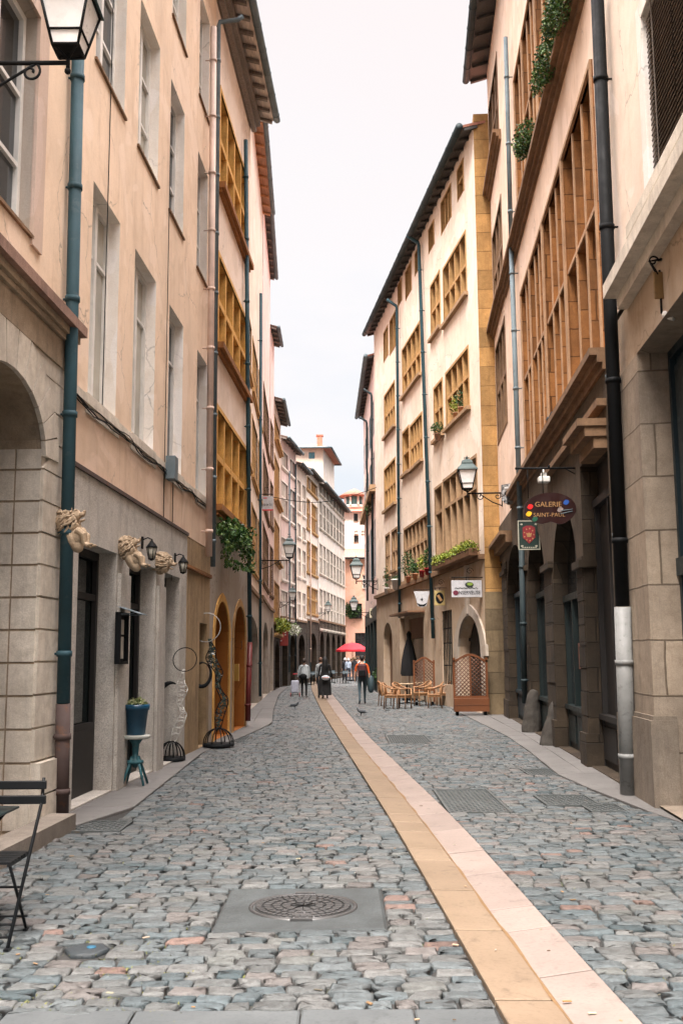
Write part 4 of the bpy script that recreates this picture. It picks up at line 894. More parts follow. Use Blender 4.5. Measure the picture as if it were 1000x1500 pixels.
m_asph = M_stone('asphalt_patch', (.062, .070, .072), .35, .35, .9); m_iron = M_paint('cast_iron', (.085, .085, .085), .45, .4, metal=.6, under=(.05, .05, .05)); m_grate = M_paint('grate_iron', (.095, .105, .105), .6, .4, metal=.5, under=(.14, .11, .09))
def slab(mb, q, zt, thick=.08, jit=.003, bev=.012):
    """quad q of (x, y, z) tops: a bevelled stone"""
    c = sum((Vector(p) for p in q), Vector()) / len(q); dz = rnd.uniform(-jit, jit)
    top = [Vector(p) + (c - Vector(p)).normalized() * bev + Vector((0, 0, dz)) for p in q]; mid = [Vector(p) + Vector((0, 0, dz - bev * .6)) for p in q]; bot = [Vector((p[0], p[1], p[2] - thick)) for p in q]
    n = len(q); mb.shared(top + mid + bot, [tuple(range(n))] + [(k * n + i, (k + 1) * n + i, (k + 1) * n + (i + 1) % n, k * n + (i + 1) % n) for k in range(2) for i in range(n)], False)
for side, m in ((0, m_gl), (1, m_gr)):
    mb = MB(); y = LY[0]
    while y < LY[-1] - .2:
        L = rnd.choice([.55, .9, 1.0, 1.1, 1.3]); y1 = min(y + L, LY[-1]); g = .012
        sk = .07
        def P(yy, f): a, b = le(yy), re(yy + 0.12); return Vector((a + (b - a) * f, yy + (.12 * f), .012 - .022 * (1 - abs(f - .5) * 2)))
        f0, f1 = (0, .495) if side == 0 else (.505, 1)
        if side == 0: mid_f = .25
        slab(mb, [P(y + g, f0), P(y + g, f1), P(y1 - g, f1), P(y1 - g, f0)], 0, jit=.002, bev=.008); y = y1
    struct('gutter_slabs', mb, m)
mb = MB(); rgd = random.Random(2); yy = LY[0]; prevp = None
while yy < 45:
    cx_ = (le(yy) + re(yy + .12)) / 2 + .0; w1 = .006 + .014 * max(0, mnoise_(yy * 1.7)) ; w2 = .004 + .018 * max(0, mnoise_(yy * 1.3 + 9)); cur = ((cx_ - w1, yy + .06, .0015 - .010 + w1 * .08), (cx_ + w2, yy + .06, .0015 - .010 + w2 * .08))
    if prevp: mb.face([prevp[0], prevp[1], cur[1], cur[0]])
    prevp = cur; yy += .05
struct('gutter_dirt', mb, M_flat('ochre_dirt', (.15, .085, .035), .9))
# pavements
pl = [G(*p) for p in ((86, 1215), (175, 1200), (275, 1120), (300, 1100), (350, 1082), (398, 1060), (400, 1040), (408, 1018), (425, 1002), (440, 992))]
plY = [p.y for p in pl]; plX = [p.x for p in pl]
pr = [G(*p) for p in ((1010, 1208), (925, 1182), (850, 1150), (815, 1134), (782, 1106), (745, 1080), (705, 1060), (664, 1040), (640, 1024), (620, 1012), (600, 1006))]
prY = [p.y for p in pr]; prX = [p.x for p in pr]
pe_l = lambda y: np.interp(y, plY, plX); pe_r = lambda y: np.interp(y, prY, prX)
print('pavements', [(round(a, 2), round(b, 2)) for a, b in zip(plX, plY)], [(round(a, 2), round(b, 2)) for a, b in zip(prX, prY)])
def wall_l(y): return np.interp(y, [4, 27, 27.01, 42, 52, 62.4, 96], [xl(4), xl(27), -2.83, -3.304, -3.675, -3.7, -3.7 + .127 * 33.6])
def wall_r(y): return np.interp(y, [4, 37.6, 62, 79, 97], [xr(4), xr(37.6), R2e[0], R3e[0], R3e[0]])
mb = MB()
def pave(y0, y1, inner, outer, zt=.010):
    y = y0
    while y < y1:
        L = min(rnd.uniform(1.0, 1.9), y1 - y + .01); a0, b0, a1, b1 = inner(y), outer(y), inner(y + L), outer(y + L); nw = 2 if abs(b0 - a0) > .75 else 1
        for k in range(nw):
            f0, f1 = k / nw + (.004 if k else 0), (k + 1) / nw - (.004 if nw > 1 and k == 0 else 0); slab(mb, [Vector((a0 + (b0 - a0) * f0, y + .005, zt)), Vector((a0 + (b0 - a0) * f1, y + .005, zt)), Vector((a1 + (b1 - a1) * f1, y + L - .005, zt)), Vector((a1 + (b1 - a1) * f0, y + L - .005, zt))], 0, bev=.01)
        y += L
pave(plY[0] + .15, 62, lambda y: wall_l(y) - .02, pe_l); pave(prY[0] - .3, 60, lambda y: pe_r(y), lambda y: wall_r(y) + .1)
struct('pavement', mb, m_pave)
# cast plates and drains : (name, px corners, label)
plates = []
def gp(pts): return [G(*p) for p in pts]
def rect_from(pts):
    q = gp(pts); y0 = min(p.y for p in q); y1 = max(p.y for p in q); x0 = sum(sorted(p.x for p in q)[:2]) / 2; x1 = sum(sorted(p.x for p in q)[2:]) / 2; return x0, x1, y0, y1
big = rect_from(((328, 1302), (556, 1302), (570, 1362), (322, 1362)))
grates = [(rect_from(((636, 1158), (720, 1156), (742, 1188), (655, 1190))), 'large dark chequered plate right of the gutter slabs'),
          (rect_from(((786, 1168), (862, 1164), (874, 1178), (800, 1180))), 'rusty drain grate near the stone doorway'),
          (rect_from(((852, 1178), (905, 1177), (915, 1187), (862, 1189))), 'small drain plate closest to the white downpipe guard'),
          (rect_from(((766, 1130), (810, 1126), (822, 1135), (776, 1136))), 'narrow drain grate at the edge of the right pavement'),
          (rect_from(((565, 1078), (625, 1077), (632, 1088), (570, 1089))), 'dark plate in the cobbles in front of the cafe tables'),
          (rect_from(((108, 1204), (190, 1202), (184, 1216), (104, 1218))), 'flat grate at the corner of the left pavement'),
          (rect_from(((330, 1080), (362, 1079), (366, 1086), (330, 1087))), 'small grate by the figure sculpture on the left pavement')]
small = G(128, 1390)
EX = [big] + [g[0] for g in grates[:6]] + [(small.x - .13, small.x + .13, small.y - .1, small.y + .1)]
for (x0, x1, y0, y1), lab in grates:
    t = thing('drain_grate', lab, 'drain', ((x0 + x1) / 2, (y0 + y1) / 2, .0)); w, d = (x1 - x0) / 2, (y1 - y0) / 2; zt = .013 if lab.startswith('small grate') else .004
    mb = MB(); f = .03
    mb.box((-w, -d, -.03), (w, -d + f, zt)); mb.box((-w, d - f, -.03), (w, d, zt)); mb.box((-w, -d + f, -.03), (-w + f, d - f, zt)); mb.box((w - f, -d + f, -.03), (w, d - f, zt)); obj('frame', mb, m_grate, t)
    mb = MB(); mb.box((-w + f, -d + f, -.03), (w - f, d - f, zt - .012)); nx = int(2 * w / .05); ny = int(2 * d / .06)
    for i in range(nx):
        for j in range(ny):
            if (i + j) % 2: x = -w + f + (2 * w - 2 * f) * (i + .5) / nx; y = -d + f + (2 * d - 2 * f) * (j + .5) / ny; mb.box((x - .016, y - .018, zt - .012), (x + .016, y + .018, zt - .003))
    obj('plate', mb, m_grate, t)
x0, x1, y0, y1 = big; mb = MB(); slab(mb, [Vector((x0, y0, .002)), Vector((x1, y0, .002)), Vector((x1, y1, .002)), Vector((x0, y1, .002))], 0, jit=0, bev=.03); tag(obj('asphalt_patch', mb, m_asph), kind='structure')
mc = G(444, 1329); t = thing('manhole_cover', 'round patterned iron manhole cover set in a grey patch', 'manhole cover', (mc.x, mc.y, .003)); rr = abs(G(523, 1329).x - G(364, 1329).x) / 2
mb = MB(); mb.lathe([(rr, -.02), (rr, .008), (rr - .025, .008), (rr - .03, -.004), (0.001, -.004)], 48, cap=False); obj('rim', mb, m_iron, t); mb = MB(); mb.lathe([(rr - .04, -.004), (rr - .04, .004), (.001, .004)], 48, cap=False)
for k, (r0, r1, n) in enumerate(((.10, .16, 12), (.18, .23, 20), (.25, .30, 30), (.32, .36, 44))):
    s_ = rr / .42
    for i in range(n):
        a0 = 2 * math.pi * (i + .12 + k * .3) / n; a1 = a0 + 2 * math.pi * .72 / n; mb.prism([(r0 * s_ * math.cos(a0), r0 * s_ * math.sin(a0)), (r1 * s_ * math.cos(a0), r1 * s_ * math.sin(a0)), (r1 * s_ * math.cos(a1), r1 * s_ * math.sin(a1)), (r0 * s_ * math.cos(a1), r0 * s_ * math.sin(a1))], .004, .012)
for i in range(4): a = i * math.pi / 4; mb.prism([(math.cos(a + s) * (rr - .05) * q, math.sin(a + s) * (rr - .05) * q) for s, q in ((.012, 1), (-.012, 1), (-.012, -1), (.012, -1))], .004, .011)
mb.box((-.06, -.33 * s_, .004), (.06, -.27 * s_, .013)); obj('lid', mb, m_iron, t)
mb = MB(); 
for sgn in (-1, 1): mb.box((-.07, sgn * rr - .02, -.01), (.07, sgn * rr + .02, .014))
obj('lug', mb, m_iron, t)
t = thing('valve_cover', 'small dark oval valve cover with a blue mark in the left cobbles', 'valve cover', (small.x, small.y, -.003)); mb = MB(); mb.lathe([(.13, -.02), (.13, .004), (.11, .006), (.001, .006)], 6, cap=False); obj('lid', mb, M_paint('dark_lid', (.02, .026, .03), .6, .4), t); mb = MB(); mb.lathe([(.028, .007), (.026, .012), (.001, .012)], 10, Matrix.Translation((.02, .02, 0)), cap=False); obj('paint_mark', mb, M_flat('blue_paint', (.01, .08, .14)), t)
# border of long slabs at the bottom edge of the picture
bs = G(300, 1479).y; mb = MB(); x = -1.6
while x < le(bs) - .3: L = rnd.uniform(.5, .9); slab(mb, [Vector((x, bs - .45, 0)), Vector((min(x + L, le(bs) - .02), bs - .45, 0)), Vector((min(x + L, le(bs) - .02), bs - .005, 0)), Vector((x, bs - .005, 0))], 0); x += L + .008
struct('border_slabs', mb, m_bord)
# ------------------------------------------------------------------ cobbles
def cobbles():
    rg = np.random.default_rng(5); PAL = np.array([(.17, .20, .21), (.20, .205, .20), (.25, .245, .235), (.135, .175, .19), (.25, .215, .20), (.09, .135, .15), (.32, .18, .14), (.22, .225, .21)]) * np.array([.46, .485, .49]); PAL = PAL * .78 + PAL.mean(axis=1, keepdims=True) * np.array([.98, 1.0, 1.0]) * .22; PW = np.array([.27, .24, .12, .17, .095, .05, .012, .043]); PW /= PW.sum()
    V = []; F_ = []; Cc = []; base = 0
    y = 3.6; row = 0
    while y < 97:
        nearf = y < 24; rh = rg.uniform(.115, .145) * (1 if y < 40 else 1.35); yc = y + rh / 2
        lo, hi = wall_l(max(y, 4)) - .15, wall_r(max(y, 4)) + .6
        if plY[0] < yc < 62: lo = pe_l(yc) + .005
        if prY[0] - .3 < yc < 60: hi = pe_r(yc) - .005
        blk = [(le(yc) - .006, re(yc) + .006)] if yc < LY[-1] else []
        for e in EX:
            ov = min(e[3], y + rh) - max(e[2], y)
            if ov > rh * .35: blk.append((e[0] - .006, e[1] + .006))
        if bs - .46 < yc < bs + .02: blk.append((-1.6, le(yc)))
        segs = [(lo, hi)]
        for b0, b1 in blk:
            ns = []
            for s0_, s1_ in segs:
                if b1 <= s0_ or b0 >= s1_: ns.append((s0_, s1_)); continue
                if b0 > s0_: ns.append((s0_, b0))
                if b1 < s1_: ns.append((b1, s1_))
            segs = ns
        items = []
        for s0_, s1_ in segs:
            if s1_ - s0_ < .05: continue
            ws = []; tot = 0
            while tot < s1_ - s0_: q_ = rg.uniform(.12, .24) * (1 if y < 40 else 1.3); ws.append(q_); tot += q_
            if len(ws) > 1 and tot - (s1_ - s0_) > ws[-1] * .5: tot -= ws.pop()
            kf = (s1_ - s0_) / tot; xx = s0_
            for q_ in ws: items.append((xx + q_ * kf / 2, q_ * kf, s0_, s1_)); xx += q_ * kf
        for xc, w, sg0, sg1 in items:
            wy = yc + .035 * math.sin(xc * 1.3 + row * .05) + .012 * math.sin(xc * 3.1 + y * .7) + rg.normal(0, .006)
            r = re(wy)
            hw, hh = w / 2 - rg.uniform(.003, .008), rh / 2 - rg.uniform(.003, .007); K = 14 if nearf else 8; th = (np.arange(K) + .5) / K * 2 * np.pi; pw = rg.uniform(.12, .26)
            cx_ = np.sign(np.cos(th)) * np.abs(np.cos(th)) ** pw * hw; cy_ = np.sign(np.sin(th)) * np.abs(np.sin(th)) ** pw * hh
            jx = rg.normal(0, .007, K); jy = rg.normal(0, .006, K); rot = rg.normal(0, .035); dz = rg.normal(0, .004); tx, ty = rg.normal(0, .02, 2); sk = rg.normal(0, .08)
            px = cx_ + jx + cy_ * sk; py = cy_ + jy
            px, py = px * math.cos(rot) - py * math.sin(rot), px * math.sin(rot) + py * math.cos(rot)
            if wy < LY[-1]:
                px = np.where((xc < r - .3) & (sg1 - xc < w), np.minimum(px, le(wy + py) - .006 - xc), px) if abs(sg1 - le(yc)) < .02 else px
                px = np.where(xc > r, np.maximum(px, re(wy + py) + .006 - xc), px) if abs(sg0 - re(yc)) < .02 and xc - sg0 < w else px
            for e in EX:
                if e[0] < xc < e[1]:
                    if wy < e[2]: py = np.minimum(py, e[2] - .005 - wy)
                    elif wy > e[3]: py = np.maximum(py, e[3] + .005 - wy)
            rings = ((1.0, -.05), (.99, -.014), (.965, -.005), (.88, .0), (.45, .001)) if nearf else ((1.0, -.05), (.95, -.008), (.7, .002))
            vs = []
            for s_, z in rings:
                zz = z + dz + tx * px * s_ + ty * py * s_ + (rg.normal(0, .0018, K) if z > -.02 else 0); vs.append(np.stack([xc + px * s_, wy + py * s_, np.full(K, 0.) + zz], 1))
            vs.append(np.array([[xc, wy, rings[-1][1] + dz + rg.normal(0, .0015)]])); vs = np.concatenate(vs); V.append(vs); n = len(rings)
            idx = np.arange(K); nx = (idx + 1) % K
            for k in range(n - 1): F_ += [(base + k * K + a, base + k * K + b, base + (k + 1) * K + b, base + (k + 1) * K + a) for a, b in zip(idx, nx)]
            F_ += [(base + (n - 1) * K + a, base + (n - 1) * K + b, base + n * K) for a, b in zip(idx, nx)]
            dr = .5 * (xc > r) * (y < 12); p_ = PW.copy()
            if xc > r: p_[3] *= 1.4; p_[4] *= 1.5; p_[6] *= 2; p_ /= p_.sum()
            col = PAL[rg.choice(len(PAL), p=p_)] * rg.uniform(.82, 1.18); Cc.append(np.tile(np.append(col, 1), (len(vs), 1))); base += len(vs)
        y += rh; row += 1
    V = np.concatenate(V); Cc = np.concatenate(Cc); me = bpy.data.meshes.new('cobblestones'); me.from_pydata(V.tolist(), [], F_)
    ca = me.color_attributes.new('stone', 'FLOAT_COLOR', 'POINT'); ca.data.foreach_set('color', Cc.astype(np.float32).ravel()); me.polygons.foreach_set('use_smooth', [True] * len(F_))
    print('cobbles', len(V), len(F_)); o = bpy.data.objects.new('cobblestones', me); COL.objects.link(o); return o
t = NT('cobble_stone', .6, spec=.4); a = t.n('ShaderNodeVertexColor'); a.layer_name = 'stone'; v = t.coord(); n = t.noise(v, 17, 6, .75, .2); f = t.noise(v, 80, 3, .7); bg = t.noise(v, .55, 4, .6)
c = t.mix(1, a.outputs[0], t.ramp(n, [(.28, .45), (.5, 1.0), (.75, 1.5)]), 'MULTIPLY'); c = t.mix(t.ramp(bg, [(.45, 0), (.7, .3)]), c, (.13, .12, .11)); c = t.mix(t.ramp(f, [(.3, .5), (.5, 0)]), c, (.02, .02, .02))
t.base(c); t.nrm(t.bump(f, .7, .006, t.bump(n, .8, .02))); t.l(t.ramp(n, [(.3, .42), (.8, .75)]), t.b.inputs['Roughness'])
o = cobbles(); o.data.materials.append(t.m); tag(o, kind='structure')

rgm = random.Random(12); mb = MB()
for _ in range(420):
    x, yy = rgm.gauss(-1.45, .42), rgm.gauss(5.6, .55)
    if rgm.random() < .25: x, yy = rgm.uniform(-2.2, 3), rgm.uniform(5, 12)
    if le(yy) - .05 < x < re(yy) + .05: continue
    for _k in range(rgm.randint(2, 5)): a = rgm.uniform(0, 6.28); l = rgm.uniform(.006, .018); p = Vector((x + rgm.gauss(0, .015), yy + rgm.gauss(0, .01), -.012)); mb.face([p, p + Vector((l * math.cos(a), l * math.sin(a), l * .9)), p + Vector((l * .6 * math.cos(a + 1), l * .6 * math.sin(a + 1), l * .5))])
o = obj('moss', mb, M_leaf('joint_moss', (.06, .075, .01), (.11, .12, .02), (.16, .15, .03))); tag(o, 'green and yellow moss growing in the joints of the cobbles', 'moss', kind='stuff')
mb = MB()
for _ in range(150):
    yy = 4.8 + 26 * rgm.random() ** 1.8; x = rgm.uniform(wall_l(yy) + .4, wall_r(yy) - .3); a = rgm.uniform(0, 3.14); l = rgm.uniform(.008, .022); mb.box((-l, -l * .35, 0), (l, l * .35, .004), Matrix.Translation((x, yy, .006)) @ Matrix.Rotation(a, 4, 'Z') @ Matrix.Rotation(rgm.uniform(-.3, .3), 4, 'X'))
t_ = NT('scrap_mix', .8); g_ = t_.n('ShaderNodeNewGeometry'); t_.base(t_.ramp(g_.outputs['Random Per Island'], [(0, (.35, .34, .32)), (.4, (.25, .13, .04)), (.8, (.05, .04, .03)), (1, (.3, .28, .2))]))
tag(obj('litter', mb, t_.m), 'tiny scraps, butts and dry leaves strewn over the cobbles', 'litter', kind='stuff')
# ================================================================== SMALL THINGS
from mathutils import noise as mnoise
def ang(F): return math.atan2(F.n.y, F.n.x)
def evaluated(mb, mods, name='tmp'):
    me = bpy.data.meshes.new(name); me.from_pydata([tuple(v) for v in mb.v], [], mb.f); o = bpy.data.objects.new(name, me); COL.objects.link(o)
    for t, k in mods:
        m = o.modifiers.new(t, t)
        for a, b in k.items(): setattr(m, a, b)
    bpy.context.view_layer.update(); ev = o.evaluated_get(bpy.context.evaluated_depsgraph_get()); r = bpy.data.meshes.new_from_object(ev)
    bpy.data.objects.remove(o); bpy.data.meshes.remove(me); return r
def skin(verts, edges, rad, sub=1, root=0, name='body'):
    me = bpy.data.meshes.new(name); me.from_pydata(verts, edges, []); o = bpy.data.objects.new(name, me); COL.objects.link(o)
    m = o.modifiers.new('s', 'SKIN'); m.use_smooth_shade = True
    for i, v in enumerate(me.skin_vertices[0].data): r = rad[i]; v.radius = (r, r) if isinstance(r, (int, float)) else r; v.use_root = i == root
    if sub: o.modifiers.new('b', 'SUBSURF').levels = sub
    bpy.context.view_layer.update(); r = bpy.data.meshes.new_from_object(o.evaluated_get(bpy.context.evaluated_depsgraph_get())); bpy.data.objects.remove(o); r.name = name
    return r
def link_mesh(name, me, mats, parent=None, loc=None):
    me.materials.clear()
    for m in (mats if isinstance(mats, (list, tuple)) else [mats]): me.materials.append(m)
    o = bpy.data.objects.new(name, me); COL.objects.link(o)
    if parent is not None: o.parent = parent
    if loc is not None: o.location = loc
    for p in me.polygons: p.use_smooth = True
    return o
m_lampgl = M_paint('frosted_lamp_glass', (.80, .80, .79), .3, .1); m_dkgreen = M_paint('bottle_green_iron', (.022, .05, .048), .45, .15, under=(.05, .07, .06))
def spiral(c, r0, turns, n=26, sgn=1, a0=0):
    P = []
    for i in range(n + 1):
        f = i / n; a = a0 + sgn * turns * 2 * math.pi * f; r = r0 * (1 - .82 * f); P.append((c[0] + r * math.cos(a), 0, c[1] + r * math.sin(a)))
    return P
def street_lamp(label, loc, rz, arm=1.0, sc=1.0, scrolls=1, group='wall mounted street lamps', below=.0):
    """local +X points out of the wall; the lantern stands on the end of the arm"""
    t = thing('street_lamp', label, 'street lamp', loc, rz, group); s = sc
    b = MB(); b.tube([(0, 0, 0), (arm * .5, 0, .0), (arm, 0, 0)], .018 * s, 8); b.box((-.005, -.05, -.30 * s), (.02, .05, .08 * s)); b.tube([(0.01, 0, -.28 * s), (arm * .28, 0, -.20 * s), (arm * .5, 0, -.09 * s), (arm * .66, 0, -.01)], .012 * s, 7)
    b.tube(spiral((arm * .62, -.075 * s), .085 * s, 1.3, a0=math.pi / 2, sgn=-1), .011 * s, 6); b.tube(spiral((.10 * s, -.07 * s), .08 * s, 1.2, a0=math.pi / 2, sgn=1), .010 * s, 6)
    b.ball((arm, 0, -.07 * s), .026 * s); b.tube([(arm, 0, -.06 * s), (arm, 0, .08 * s)], .016 * s, 8); obj('bracket', b, m_black, t)
    f = MB(); z0, z1 = .10 * s, .50 * s; w0, w1 = .10 * s, .19 * s; q = .012 * s
    cr = [((-1, -1), (1, -1)), ((1, -1), (1, 1)), ((1, 1), (-1, 1)), ((-1, 1), (-1, -1))]
    for (a, c) in cr:
        f.tube([(arm + a[0] * w0, a[1] * w0, z0), (arm + a[0] * w1, a[1] * w1, z1)], q, 6)
        for w, z in ((w0, z0), (w1, z1)): f.tube([(arm + a[0] * w, a[1] * w, z), (arm + c[0] * w, c[1] * w, z)], q, 6)
        zz = z0 + (z1 - z0) * .28; w = w0 + (w1 - w0) * .28; f.tube([(arm + a[0] * w, a[1] * w, zz), (arm + c[0] * w, c[1] * w, zz)], q * .8, 6)
        f.tube([(arm, 0, .03 * s), (arm + a[0] * w0 * .9, a[1] * w0 * .9, z0)], q * .8, 6)
    f.prism([(arm - w0, -w0), (arm + w0, -w0), (arm + w0, w0), (arm - w0, w0)], z0 - .01, z0); obj('lantern_frame', f, m_black, t)
    g = MB(); k = .97; A = [(arm + x * w0 * k, y * w0 * k, z0 + .004) for x, y in ((-1, -1), (1, -1), (1, 1), (-1, 1))]; B = [(arm + x * w1 * k, y * w1 * k, z1) for x, y in ((-1, -1), (1, -1), (1, 1), (-1, 1))]
    g.shared(A + B, [(i, (i + 1) % 4, 4 + (i + 1) % 4, 4 + i) for i in range(4)] + [(4, 5, 6, 7)], False); obj('glass', g, m_lampgl, t)
    c = MB(); M = Matrix.Translation((arm, 0, 0)) @ Matrix.Rotation(math.pi / 4, 4, 'Z')
    R2_ = math.sqrt(2)
    c.lathe([(w1 * R2_ * 1.16, z1), (w1 * R2_ * 1.12, z1 + .03 * s), (w1 * R2_ * .62, z1 + .14 * s), (w1 * R2_ * .62, z1 + .15 * s), (w1 * R2_ * .66, z1 + .155 * s), (w1 * R2_ * .60, z1 + .20 * s), (w1 * R2_ * .3, z1 + .245 * s), (.02 * s, z1 + .26 * s)], 4, M)
    for i in range(len(c.sm)): c.sm[i] = False
    c.ball((arm, 0, z1 + .285 * s), .03 * s); c.tube([(arm, 0, z1 + .28 * s), (arm, 0, z1 + .345 * s)], [.014 * s, .004 * s], 6)
    for i in range(4): a = i * math.pi / 2; c.ball((arm + .045 * s * math.cos(a), .045 * s * math.sin(a), z1 + .28 * s), .016 * s, 6, 4)
    obj('cap', c, m_dkgreen, t); return t
def lamp_on(F, u, v, label, sc, arm, group='wall mounted street lamps'):
    a, z = F.hit(u, v, 0); return street_lamp(label, F.w(a, z, 0), ang(F), arm, sc, group=group)
# large lamp in the top left corner, on the first house
pL = atY(100, 92, 8.0); street_lamp('large lamp with white glass on a scrolled black arm in the top left corner', Vector((xl(8) + .1, 8.0, pL.z)), 0, pL.x - (xl(8) + .1), 1.08)
lamp_on(F3, 383, 821, 'green capped lamp reaching out beside the grey downpipe of the pink houses', 1.25, 1.15)
lamp_on(F4, 410, 882, 'small lamp on a short bracket below the green capped lamp on the left row', 1.15, .75)
lamp_on(F5, 466, 898, 'lamp on a bracket in front of the long grey window house', 1.15, .75)
lamp_on(FR, 735, 722, 'green capped lamp jutting out at the gold quoin of the right houses', 1.35, 1.0)
lamp_on(F3r, 553, 851, 'lamp on a scrolled arm in front of the salmon end house', 1.5, 1.05)
lamp_on(F3r, 541, 897, 'lower small lamp hung over the far right shops', 1.2, .9)
# ---- carved lions
m_carv = M_stone('carved_sandstone', (.50, .38, .26), .25, .5, .5)
def noisy(me, fr, oc, amp, off=0):
    P = [(v.co.copy(), v.normal.copy()) for v in me.vertices]
    co = [c for p, n in P for c in p + n * (mnoise.fractal(p * fr + Vector((off, 0, 0)), 1, 2, oc) * amp)]; me.vertices.foreach_set('co', co); me.update()
def sculpt(balls, tubes, vox=.010, amp=.006, name='sculpture'):
    mb = MB()
    for c, r, s_ in balls: mb.ball(c, r, 14, 10, s_)
    for P, r in tubes: mb.tube(P, r, 7)
    me = evaluated(mb, [('REMESH', {'mode': 'VOXEL', 'voxel_size': vox})])
    noisy(me, 22, 3, amp)
    return me
def lion_head(sc, body=True):
    rg = random.Random(3)
    b = [((.08, 0, .0), .155, (1, .95, 1)), ((.0, 0, 0), .15, (1, .95, 1)), ((.20, 0, .02), .085, (1.1, .95, 1)), ((.285, 0, .0), .055, (1.25, 1.0, .62)), ((.345, 0, .022), .026, (.9, 1.3, .8)), ((.265, 0, -.088), .04, (1.35, .85, .42)), ((.245, .045, .075), .022, (1.5, 1.1, .55)), ((.245, -.045, .075), .022, (1.5, 1.1, .55)),
         ((.262, .042, .048), .014, (1, 1, 1)), ((.262, -.042, .048), .014, (1, 1, 1)), ((.20, .085, .12), .028, (.7, .6, 1.1)), ((.20, -.085, .12), .028, (.7, .6, 1.1)), ((.30, .032, -.015), .028, (1.2, .9, .8)), ((.30, -.032, -.015), .028, (1.2, .9, .8))]
    T = []
    for layer, (n, x0, r0, r1, th) in enumerate(((22, .20, .10, .16, .017), (26, .15, .12, .19, .018), (28, .08, .13, .195, .018), (26, .02, .13, .16, .018))):
        for i in range(n):
            a = 2 * math.pi * (i + .5 * layer) / n; P = []; tw = rg.uniform(-.25, .45); L = rg.uniform(.85, 1.15)
            for j in range(7):
                f = j / 6; r = r0 + (r1 - r0) * math.sin(f * math.pi * .62) * L; aa = a + tw * f * f; x = x0 - .13 * f * L + .05 * math.sin(f * math.pi)
                P.append((x, r * math.cos(aa) * .9, r * math.sin(aa) * 1.05 - .03 * f))
            T.append((P, [th * q for q in (.45, .9, 1.05, 1.0, .8, .5, .2)]))
    if body:
        b += [((.13, 0, -.27), .12, (1, .95, 1.2)), ((.20, 0, -.25), .075, (1, 1.1, 1.2)), ((.08, 0, -.40), .09, (1, 1, 1.1)), ((.04, 0, -.25), .13, (.7, 1, 1.6))]
        for s_ in (-1, 1):
            T.append(([(.17, s_ * .09, -.2), (.24, s_ * .10, -.30), (.20, s_ * .08, -.42), (.25, s_ * .08, -.47)], [.05, .045, .038, .04]))
            for q in (-.03, 0, .03): b.append(((.285, s_ * .08 + q, -.475), .022, (1.3, .8, .8)))
        for i in range(7): T.append(([(.24 - .02 * i, -.1 + .033 * i, -.17), (.25 - .012 * i, -.09 + .03 * i, -.27), (.20, -.07 + .024 * i, -.36)], [.008, .014, .006]))
    return sculpt([((c[0] * sc, c[1] * sc, c[2] * sc), r * sc, s_) for c, r, s_ in b], [([tuple(q * sc for q in p) for p in P], [x * sc for x in r]) for P, r in T], vox=.006 * sc, amp=.002)
def put_lion(me, u, v, label, tilt, d=.06):
    a, z = FL.hit(u, v, d); o = link_mesh('stone_lion', me, m_carv); o.location = FL.w(a, z, d); o.rotation_euler = (0, tilt, ang(FL)); tag(o, label, 'stone carving', 'carved stone lions over the shopfront'); return o
ml = lion_head(.74); put_lion(ml, 92, 765, 'carved lion in front of the teal downpipe, highest and nearest of the stone beasts', R(-22), .14)
put_lion(ml.copy(), 180, 803, 'carved lion above the menu case, beside the first small lantern', R(-25), .08); put_lion(lion_head(.82, body=False), 232, 822, 'carved lion head without a body between the two small lanterns', R(12), .06)
# ---- small wall lanterns
def wall_lantern(u, v, label):
    a, z = FL.hit(u, v, .05); t = thing('wall_lantern', label, 'lantern', FL.w(a, z, .05), ang(FL), 'small black lanterns over the shopfront'); t.scale = (.72, .72, .72)
    b = MB(); b.box((0, -.05, -.12), (.025, .05, .12)); b.tube([(0.02, 0, .06), (.12, 0, .10), (.20, 0, .06), (.20, 0, .0)], .013, 7); obj('bracket', b, m_black, t)
    b = MB(); M = Matrix.Translation((.20, 0, 0)); b.lathe([(.12, -.10), (.11, -.075), (.03, .02), (.02, .05)], 6, M); b.ball((.20, 0, .06), .018); b.lathe([(.06, -.34), (.07, -.32), (.02, -.36)], 6, M)
    for i in range(6): q = i * math.pi / 3; b.tube([(.20 + .105 * math.cos(q), .105 * math.sin(q), -.1), (.20 + .062 * math.cos(q), .062 * math.sin(q), -.33)], .008, 5)
    obj('lantern_frame', b, m_black, t); b = MB(); b.lathe([(.095, -.10), (.055, -.32)], 6, M); obj('glass', b, m_glasspale, t)
wall_lantern(208, 795, 'small black lantern between the second lion and the lion head'); wall_lantern(256, 818, 'small black lantern right of the lion head, at the end of the granite')
